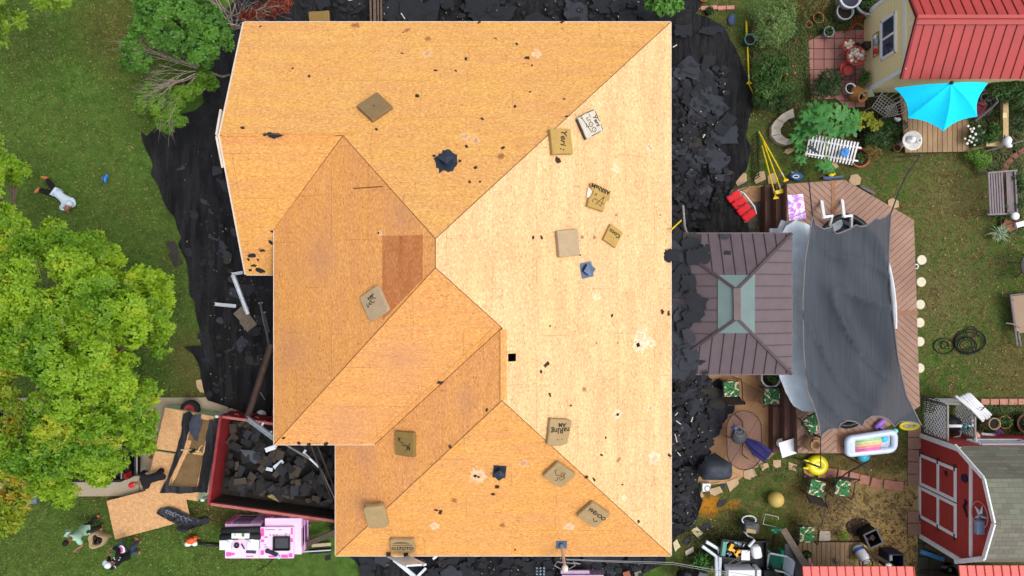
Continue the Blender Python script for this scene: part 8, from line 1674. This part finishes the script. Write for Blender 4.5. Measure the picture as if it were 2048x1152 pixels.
for q,d in (((.22,0,.3),(.03,.5,.6)),((-.22,0,.3),(.03,.5,.6)),((0,.24,.3),(.44,.03,.6)),((0,-.24,.3),(.44,.03,.6)),((0,0,.03),(.42,.46,.03))): mb.box(c + Vector(q),d)
mb.build('bin_shell',pm('navy plastic',(36,46,72),(28,36,58),.5,bump=0),t); mb = MB(); mb.box(c + Vector((-.16,.12,.5)),(.12,.16,.1)); mb.build('grey_bag',m_grun,t)
t = thing('propane_tank','white and blue propane tank lying tipped beside the plank deck','gas tank',P(1722,1106)); a,b = P(1716,1098,.25),P(1727,1114,.45); T = (b - a).to_track_quat('Z','Y').to_matrix().to_4x4(); T.translation = a; mb = MB(); mb.lathe([(.001,-.12),(.12,-.1),(.17,-.02),(.17,.28),(.13,.38),(.05,.42)],(0,0,0),22,T); mb.build('cylinder',pm('off white steel',(206,208,210),(184,188,192),.4,4,bump=0),t,True); mb = MB(); mb.lathe([(.172,0),(.173,.1)],(0,0,0),22,T); mb.build('blue_band',pm('blue band',(70,104,160),None,.5,bump=0),t); mb = MB(); mb.ring((0,0,.44),.09,.018,16,6,T); mb.build('collar',m_alu,t)
mb = MB(); mb.ring(P(1735,1128,.25),.16,.02,22,6); mb.solo('metal_hoop',m_bl,'black metal hoop below the propane tank','hoop'); mb = MB(); mb.beam(P(1722,1094,.3),P(1786,1132,.6),.1,.05); mb.solo('rusty_bar',pm('rusty bar',(72,52,40),(52,38,30),.8),'long rusty bar slanting past the navy bin to the shed roof','bar'); mb = MB(); mb.ell(P(1777,1130,.6),(.1,.06,.06)); mb.solo('white_glove',m_wh,'white glove at the lower end of the rusty bar','glove',None,True)
shrub([(1707,1116,.25,6)],lf_yg,26,5,.06,'pale dry plant beside the propane tank'); mb = MB(); mb.prism(wob([P2(*p,.06) for p in [(1640,1062),(1660,1062),(1663,1082),(1638,1082)]],.015,.06,4),0,.06); mb.solo('paving_slab',m_gst,'rounded grey paving slab beside the chair at the plank deck','slab')
shrub([(1683,1068,.25,7),(1690,1072,.2,5)],leafmat('lime weed',(110,150,40),(140,176,54),(150,170,70)),50,5,.09,'bright lime weed between the slab and the black tub',wd_=.1); pot(1608,1104,.13,.25,m_bl,'dark pot beside the slanting plank on the plank deck',(lf_gr,.7,18,.07)); mb = MB(); mb.ell(P(1673,1122,.22),(.07,.09,.05)); mb.solo('garden_clog',m_gpole,'grey garden clog on the lower plank deck','shoe',None,True)
mb = MB(); mb.tube([P(1690,1129,.25),P(1704,1126,.3),P(1712,1132,.25)],.016,5); mb.solo('bent_rod',m_gpole,'bent grey rod at the lower edge of the plank deck','rod'); mb = MB(); mb.ell(P(1619,1123,.6),(.05,.12,.05)); mb.ell(P(1623,1131,.6),(.05,.08,.05)); mb.solo('pink_rag',pm('pink rag',(206,150,144),None,.8),'pale pink rag hanging at the shed roof corner','rag',None,True)
mb = MB(); mb.beam(P(1841,1103,.2),P(1888,1119,.3),.13,.05); mb.solo('blue_plank',pm('bright blue plastic plank',(74,146,196),(56,124,176),.6,4),'bright blue plank beside the barn corner','plank'); mb = MB()
for k in range(14): mb.box(P(1852 + k * 3.6,1092 + k * 1.7,.1),(.03,.12,.06),R(-20))
mb.solo('garden_rake',pm('brown rake',(120,104,84),None,.7),'long brown toothed rake head along the barn foot','rake'); t = thing('gas_stove','dark round burner with grey fittings by the barn corner','burner',P(1895,1134)); mb = MB(); mb.lathe([(.2,0),(.2,.2),(.14,.22),(.12,.1),(.001,.08)],P(1896,1136),18); mb.build('drum',m_bl,t); mb = MB(); mb.ell(P(1888,1134,.25),(.1,.06,.06)); mb.ell(P(1900,1140,.25),(.05,.08,.05)); mb.build('fittings',m_gpole,t,True)

# ================================================================ PEOPLE
m_skin = pm('skin',(150,104,82),(138,92,72),.6,9,bump=0); m_hair = pm('dark hair',(26,22,20),None,.8,bump=0)
def skin(J,bones,T,lvl=1):
    names = list(J); me = bpy.data.meshes.new('sk'); me.from_pydata([tuple(T @ Vector(J[k][0])) for k in names],[(names.index(a),names.index(b)) for a,b in bones],[]); ob = bpy.data.objects.new('sk',me); COL.objects.link(ob)
    md = ob.modifiers.new('skin','SKIN'); md.use_smooth_shade = True; md.branch_smoothing = .6
    for i,k in enumerate(names): r = J[k][1]; r = r if isinstance(r,tuple) else (r,r); ob.data.skin_vertices[0].data[i].radius = r
    for i in range(len(names)): ob.data.skin_vertices[0].data[i].use_root = i == 0
    s_ = ob.modifiers.new('sub','SUBSURF'); s_.levels = lvl; s_.render_levels = lvl
    dg = bpy.context.evaluated_depsgraph_get(); m2 = bpy.data.meshes.new_from_object(ob.evaluated_get(dg)); vs = [v.co.copy() for v in m2.vertices]; fs = [tuple(p.vertices) for p in m2.polygons]
    bpy.data.objects.remove(ob); bpy.data.meshes.remove(m2); return vs,fs
ARM = [('chest','shL'),('shL','elL'),('elL','wrL'),('wrL','haL'),('chest','shR'),('shR','elR'),('elR','wrR'),('wrR','haR')]
LEG = [('pel','hipL'),('hipL','knL'),('knL','anL'),('pel','hipR'),('hipR','knR'),('knR','anR')]
def person(label,base,rot,pose,shirt,trousers,boots,cap=None,hair=True,sleeve=1.0,T=None,hood=False,spots=None,hairmat=None):
    J = dict(pel=(0,0,.95),waist=(0,0,1.08),chest=(0,.02,1.34),neck=(0,.02,1.5),head=(0,.05,1.63),shL=(-.19,0,1.42),elL=(-.25,.02,1.13),wrL=(-.25,.14,.9),haL=(-.25,.18,.82),shR=(.19,0,1.42),elR=(.25,.02,1.13),wrR=(.25,.14,.9),haR=(.25,.18,.82),
             hipL=(-.1,0,.9),knL=(-.11,.03,.49),anL=(-.11,-.02,.09),toL=(-.13,.19,.04),hipR=(.1,0,.9),knR=(.11,.03,.49),anR=(.11,-.02,.09),toR=(.13,.19,.04)); J.update(pose)
    T = T or (Matrix.Translation(Vector(base)) @ Matrix.Rotation(R(rot),4,'Z')); t = thing('person',label,'person',T @ Vector((0,0,0)))
    B = dict(pel=.12,waist=.12,chest=(.16,.12),neck=.055,shL=.065,elL=.045,wrL=.03,haL=(.035,.022),shR=.065,elR=.045,wrR=.03,haR=(.035,.022),hipL=.095,knL=.065,anL=.045,hipR=.095,knR=.065,anR=.045)
    JB = {k: (J[k],B[k]) for k in B}; JB.update({k: (J[k],r) for k,r in (('pel',.09),('waist',.085),('chest',(.09,.075)),('shL',.048),('shR',.048))}); mb = MB(); vs,fs = skin(JB,[('pel','waist'),('waist','chest'),('chest','neck')] + ARM + LEG,T); mb.add(vs,fs)
    h = Vector(J['head']); nk = Vector(J['neck']); up = (h - nk).normalized(); fw = Vector(pose.get('look',(0,1,0))); fw = (fw - up * fw.dot(up)).normalized(); sd_ = fw.cross(up); HM = Matrix((sd_,fw,up)).transposed().to_4x4(); HM.translation = h; HT = T @ HM
    mb.tube([T @ nk,T @ h],.055,8); mb.ell((0,0,.02),(.078,.098,.115),14,10,HT); mb.ell((0,.05,-.05),(.058,.06,.06),10,6,HT); mb.ell((0,.105,-.01),(.014,.022,.024),8,5,HT)
    for s_ in (-1,1): mb.ell((s_ * .08,-.005,.0),(.012,.025,.034),8,5,HT)
    mb.ell((0,.098,-.055),(.025,.01,.008),8,5,HT)
    for s_,k in ((-1,'L'),(1,'R')):
        w,hd = Vector(J['wr' + k]),Vector(J['ha' + k]); d = (hd - w).normalized(); sdv = d.cross(Vector((0,0,1))); sdv = sdv.normalized() if sdv.length > .1 else Vector((1,0,0)); pn = sdv.cross(d)
        for i,L in enumerate((.07,.08,.075,.06)):
            o = hd + sdv * (.024 - i * .016); mb.tube([T @ (o - d * .01),T @ (o + d * L * .55 - pn * .008),T @ (o + d * L - pn * .03)],[.009,.0085,.007],6)
        o = hd - d * .05 + sdv * .03 * s_; mb.tube([T @ o,T @ (o + sdv * .03 * s_ + d * .03 - pn * .01),T @ (o + sdv * .035 * s_ + d * .065 - pn * .02)],[.011,.01,.008],6)
    mb.build('body',m_skin,t,True)
    mb = MB()
    for s_ in (-1,1): mb.ell((s_ * .032,.092,.02),(.013,.008,.009),6,4,HT)
    mb.build('eyes',pm('eye white',(210,206,200),(40,30,26),.3,bump=0),t)
    S_ = {k: (J[k],(B[k][0] + .025,B[k][1] + .035) if isinstance(B[k],tuple) else B[k] + .03) for k in ('pel','waist','chest','neck','shL','shR')}; S_['hem'] = (tuple(Vector(J['pel']).lerp(Vector(J['waist']),-.35)),.14); S_['neck'] = (tuple(Vector(J['chest']).lerp(Vector(J['neck']),.75)),.075); bn = [('pel','hem'),('pel','waist'),('waist','chest'),('chest','neck'),('chest','shL'),('chest','shR')]
    for k in 'LR':
        if sleeve >= 1: S_['el' + k] = (J['el' + k],.068); S_['wr' + k] = (J['wr' + k],.05); bn += [('sh' + k,'el' + k),('el' + k,'wr' + k)]
        else: S_['el' + k] = (tuple(Vector(J['sh' + k]).lerp(Vector(J['el' + k]),.75)),.075); bn += [('sh' + k,'el' + k)]
    mb = MB(); vs,fs = skin(S_,bn,T); mb.add(vs,fs)
    if hood: mb.ell((0,-.11,-.06),(.12,.1,.1),12,8,HT)
    if spots:
        random.seed(4); mb.cur = 1
        for _ in range(22): mb.ell(T @ Vector((random.uniform(-.2,.2),random.uniform(-.1,.1),random.uniform(1.2,1.5))) + Vector((0,0,.06)),.018,6,4)
    mb.build('shirt',[shirt,spots] if spots else shirt,t,True); W_ = {k: (J[k],B[k] + .024) for k in ('pel','hipL','knL','anL','hipR','knR','anR')}; W_['belt'] = (tuple(Vector(J['pel']).lerp(Vector(J['waist']),.8)),.135); mb = MB(); vs,fs = skin(W_,LEG + [('pel','belt')],T); mb.add(vs,fs); mb.build('trousers',trousers,t,True)
    for k in 'LR':
        a,b = Vector(J['an' + k]),Vector(J['to' + k]); d = (b - a).normalized(); mb = MB(); mb.tube([T @ (a - d * .07),T @ a.lerp(b,.3),T @ a.lerp(b,.75),T @ (b + d * .03)],[.05,.06,.052,.035],10); mb.tube([T @ a,T @ a.lerp(Vector(J['kn' + k]),.25)],[.058,.062],10); mb.build('boot',boots,t,True)
    if cap:
        mb = MB(); mb.ell((0,-.005,.055),(.092,.11,.095),14,8,HT); mb.prism([(x,y) for x,y in ((-.075,.06),(.075,.06),(.07,.15),(.035,.18),(-.035,.18),(-.07,.15))],.055,.068,HT); mb.build('cap',cap,t,True)
    elif hair: mb = MB(); mb.ell((0,-.018,.05),(.086,.098,.1),14,9,HT); mb.build('hair',hairmat or m_hair,t,True)
    return t
m_boot,m_boot2,m_jean = pm('tan boot',(170,120,72),(146,100,58),.7),pm('orange boot',(190,120,66),(166,100,54),.7),pm('blue denim',(72,92,112),(54,72,90),.85,8)
m_char,m_blkt = pm('charcoal trousers',(46,50,50),(34,38,38),.85),pm('black cloth trousers',(22,22,26),(15,15,18),.85)
b0 = P(202,1042); person('standing man in a mint green shirt with dark trousers and black hair',b0,150,dict(elL=(-.3,.2,1.2),wrL=(-.2,.42,1.18),haL=(-.17,.5,1.18),elR=(.33,.0,1.14),wrR=(.36,.18,1.0),haR=(.36,.26,.98),anL=(-.13,.1,.09),toL=(-.15,.3,.04),anR=(.13,-.12,.09),toR=(.16,.08,.04),head=(0,.09,1.62)),pm('mint cloth',(160,196,172),(136,172,150),.85,8),m_char,m_boot,sleeve=.5)
b0 = P(280,1090); person('standing man in a black spotted shirt, jeans and white cap holding a circular saw',b0,60,dict(elL=(-.28,.16,1.2),wrL=(-.12,.36,1.08),haL=(-.06,.42,1.06),elR=(.28,.16,1.2),wrR=(.14,.36,1.08),haR=(.08,.42,1.06),anL=(-.16,-.1,.09),toL=(-.2,.1,.04),anR=(.13,.06,.09),toR=(.16,.25,.04)),pm('black spotted cloth',(24,24,28),(16,16,20),.85),m_jean,m_boot,cap=pm('white cap cloth',(216,220,232),(190,196,212),.7),spots=pm('white spots',(216,216,220),None,.8))
t = thing('circular_saw','circular saw with a pink and white guard held beside the board','saw',P(243,1098,.9)); T = Matrix.Translation(P(243,1098,1.0)) @ Matrix.Rotation(R(35),4,'Z'); mb = MB(); mb.lathe([(.001,.05),(.12,.05),(.14,.02),(.14,-.02),(.001,-.03)],(0,0,0),20,T); mb.build('blade_guard',m_wh,t,True); mb = MB(); mb.lathe([(.001,.07),(.06,.065),(.085,.052)],(0,0,0),16,T); mb.build('pink_label',m_lpk,t); mb = MB(); mb.box((.02,.16,0),(.3,.1,.12),T=T); mb.box((.12,-.02,.0),(.06,.28,.08),T=T); mb.build('motor',pm('dark teal tool',(40,60,62),None,.5),t)
b0 = P(347,936); person('man in black with a red cap bending beside the stacks of new board',b0,105,dict(waist=(0,.1,1.02),chest=(0,.34,1.16),neck=(0,.47,1.24),head=(0,.58,1.3),look=(0,.6,-.6),shL=(-.19,.36,1.18),shR=(.19,.36,1.18),elL=(-.24,.44,.9),wrL=(-.2,.5,.66),haL=(-.19,.52,.58),elR=(.24,.44,.9),wrR=(.2,.5,.66),haR=(.19,.52,.58)),m_blkt,m_blkt,m_boot,cap=pm('red cap cloth',(206,26,40),(178,20,32),.7))
b0 = P(98,982); person('man in a grey shirt half hidden under the yellow edge of the trees',b0,100,dict(elL=(-.3,-.02,1.16),wrL=(-.34,.2,1.06),haL=(-.34,.28,1.05),elR=(.28,.16,1.18),wrR=(.2,.38,1.12),haR=(.18,.46,1.1),anL=(-.14,.16,.09),toL=(-.16,.36,.04),anR=(.13,-.1,.09),toR=(.16,.1,.04)),pm('grey blue cloth',(128,138,164),(106,116,140),.85),m_jean,m_boot,sleeve=.5)
# man lying on the lawn: joints given where he lies, head towards the house
def L3(px,py,z): v = P(px,py,z); return (v.x,v.y,v.z)
person('man in a pale hooded top and black trousers lying on the lawn by the tree',(0,0,0),0,dict(pel=L3(118,389,.2),waist=L3(124,394,.22),chest=L3(136,403,.27),neck=L3(138,410,.34),head=L3(136,414,.42),look=(-.3,-1,.2),shL=L3(129,409,.22),elL=L3(121,416,.12),wrL=L3(130,420,.1),haL=L3(134,422,.1),shR=L3(146,399,.3),elR=L3(150,408,.3),wrR=L3(143,414,.3),haR=L3(139,416,.3),
    hipL=L3(112,391,.17),knL=L3(93,384,.13),anL=L3(77,379,.1),toL=L3(71,384,.1),hipR=L3(114,383,.2),knR=L3(102,370,.18),anR=L3(92,356,.12),toR=L3(84,354,.12)),pm('pale hooded cloth',(198,212,222),(172,188,200),.85,6),m_blkt,m_boot2,T=Matrix.Identity(4),hood=True,hair=False)
# tool bag
t = thing('tool_bag','open tan canvas tool bag filled with dark tools on the lawn','bag',P(203,1076)); c = P(203,1074); mb = MB(); q = [(1.0,0),(1.05,.2),(.95,.32),(.8,.34)]; V = []; n = 20
for s_,z in q + [(.62,.2)]:
    for k in range(n): a = 2 * math.pi * k / n; rr = .27 * s_ * (1 + .12 * math.sin(3 * a + 1) + .08 * math.sin(5 * a)); V.append(c + Vector((math.cos(a) * rr,math.sin(a) * rr * .95,z + .03 * math.sin(2 * a))))
mb.add(V,[(j * n + k,j * n + (k + 1) % n,(j + 1) * n + (k + 1) % n,(j + 1) * n + k) for j in range(4) for k in range(n)]); mb.build('canvas',pm('tan canvas',(176,152,116),(148,124,92),.9,7,bump=.4),t,True); mb = MB(); random.seed(3)
for k in range(9): a,b = random.uniform(0,6.28),random.uniform(.02,.13); mb.box(c + Vector((math.cos(a) * b,math.sin(a) * b,.22)),(.12,.04,.1),a)
mb.lathe([(.001,.16),(.2,.16)],c,16); mb.build('tools',pm('dark tools',(36,34,34),(60,54,48),.6),t)

# ================================================================ GRASS (nobody could count it)
HOLES = [[P2(*p) for p in q] for q in ([(440,40),(1345,40),(1345,1075),(670,1075),(560,850),(500,540)],[(290,262),(420,150),(430,-60),(560,-60),(560,840),(420,800),(400,690),(370,500),(300,330)],[(-60,795),(460,795),(460,994),(-60,994)],
        [(1330,-30),(1400,10),(1460,90),(1500,200),(1490,300),(1495,330),(1440,400),(1440,470),(1580,470),(1580,750),(1340,750)],[(1345,750),(1555,750),(1555,900),(1480,960),(1345,1070)],[(1575,365),(1690,362),(1800,440),(1815,800),(1690,880),(1590,880)],[(1617,82),(1728,60),(1730,214),(1622,200)],
        [(1728,-40),(2100,-40),(2100,180),(1728,180)],[(1842,870),(2100,870),(2100,1080),(1842,1080)],[(690,1090),(1330,1090),(1240,1180),(735,1180)],[(1600,1080),(1740,1080),(1740,1180),(1600,1180)],[(470,-60),(1400,-60),(1400,45),(470,45)])]
def blades(n,x0,x1,y0,y1,name,m,hmin,hmax,w,keep=None):
    X = rng.uniform(P(x0,0).x,P(x1,0).x,n); Y = rng.uniform(P(0,y1).y,P(0,y0).y,n); ok = np.ones(n,bool)
    for poly in HOLES:
        c = np.zeros(n,bool); j = len(poly) - 1
        for i in range(len(poly)):
            xi,yi = poly[i]; xj,yj = poly[j]; c ^= ((yi > Y) != (yj > Y)) & (X < (xj - xi) * (Y - yi) / (yj - yi + 1e-12) + xi); j = i
        ok &= ~c
    if keep is not None: ok &= keep(X,Y)
    X,Y = X[ok],Y[ok]; n = len(X); a = rng.uniform(0,6.28,n); h = rng.uniform(hmin,hmax,n); ln = rng.uniform(.4,1.3,n) * h; b = rng.uniform(0,6.28,n); V = np.zeros((n,3,3)); ww = w * rng.uniform(.7,1.4,n)
    V[:,0,0] = X - np.cos(a) * ww; V[:,0,1] = Y - np.sin(a) * ww; V[:,1,0] = X + np.cos(a) * ww; V[:,1,1] = Y + np.sin(a) * ww; V[:,2,0] = X + np.cos(b) * ln; V[:,2,1] = Y + np.sin(b) * ln; V[:,2,2] = h
    return tag(np_mesh(name,V.reshape(-1,3),np.arange(n * 3).reshape(n,3),m),kind='stuff')
def grassmat(name,a,b_,c,dry=.2):
    m,t_,bs_ = nodes_of(name); g = t_.nodes.new('ShaderNodeNewGeometry'); r = g.outputs['Random Per Island']; pos = g.outputs['Position']
    n1 = ramp(t_,noise_(t_,1.3,4,.65,pos),.36,.64); n2 = ramp(t_,noise_(t_,.35,3,.6,pos),.36,.64); cc = mixc(t_,r,lin(a),lin(b_)); cc = mixc(t_,math_(t_,'MULTIPLY',n1,.5),cc,lin(c)); cc = mixc(t_,math_(t_,'MULTIPLY',n2,dry),cc,lin((124,112,66)))
    d = math_(t_,'GREATER_THAN',r,.955); cc = mixc(t_,math_(t_,'MULTIPLY',d,.7),cc,lin((170,160,104))); t_.links.new(cc,bs_.inputs['Base Color']); bs_.inputs['Roughness'].default_value = .7; bs_.inputs['Specular IOR Level'].default_value = .15; return m
blades(170000,-30,560,-30,1180,'grass',grassmat('lawn grass',(54,86,32),(100,130,56),(118,136,66),.32),.025,.06,.013)
soilx,soily,sx_,sy_ = P(1765,1030).x,P(1765,1030).y,M_(140),M_(95)
blades(120000,1340,2080,-30,1180,'back_grass',grassmat('back lawn grass',(60,86,36),(104,122,64),(132,132,82),.55),.02,.055,.012,lambda X,Y: ((X - soilx) / sx_) ** 2 + ((Y - soily) / sy_) ** 2 + .5 * np.sin(X * 5) * np.sin(Y * 4) > 1)
# fallen leaves and litter nobody could count
def litter(name,n,boxes,m,lb,l0,l1):
    pts = []
    for x0,y0,x1,y1,w in boxes:
        for _ in range(int(n * w)): pts.append(tuple(P(random.uniform(x0,x1),random.uniform(y0,y1),.045)))
    o = leaves(name,m,None,pts,np.tile(np.array([[0,0,1.0]]),(len(pts),1)),l0,l1,1,1,.05,0,.3); return tag(o,lb,'leaves',kind='stuff')
litter('fallen_leaves',900,[(0,0,300,300,.2),(150,280,340,560,.1),(180,985,440,1150,.16),(1850,300,2040,780,.2),(1500,20,1620,330,.12)],leafmat('fallen leaves',(120,92,50),(160,130,78),(178,156,102),None,0,2,.1),'fallen tan leaves scattered over the grass',.06,.018)
litter('dirt_litter',1300,[(1640,985,1830,1085,.5),(1690,890,1815,940,.12),(1610,985,1700,1060,.14),(1740,1085,1835,1130,.12),(1370,1040,1480,1090,.08)],leafmat('dark litter',(52,40,26),(84,64,40),(110,88,56),None,0,2,.05),'dark bark and leaf litter on the bare dirt',.07,.024)
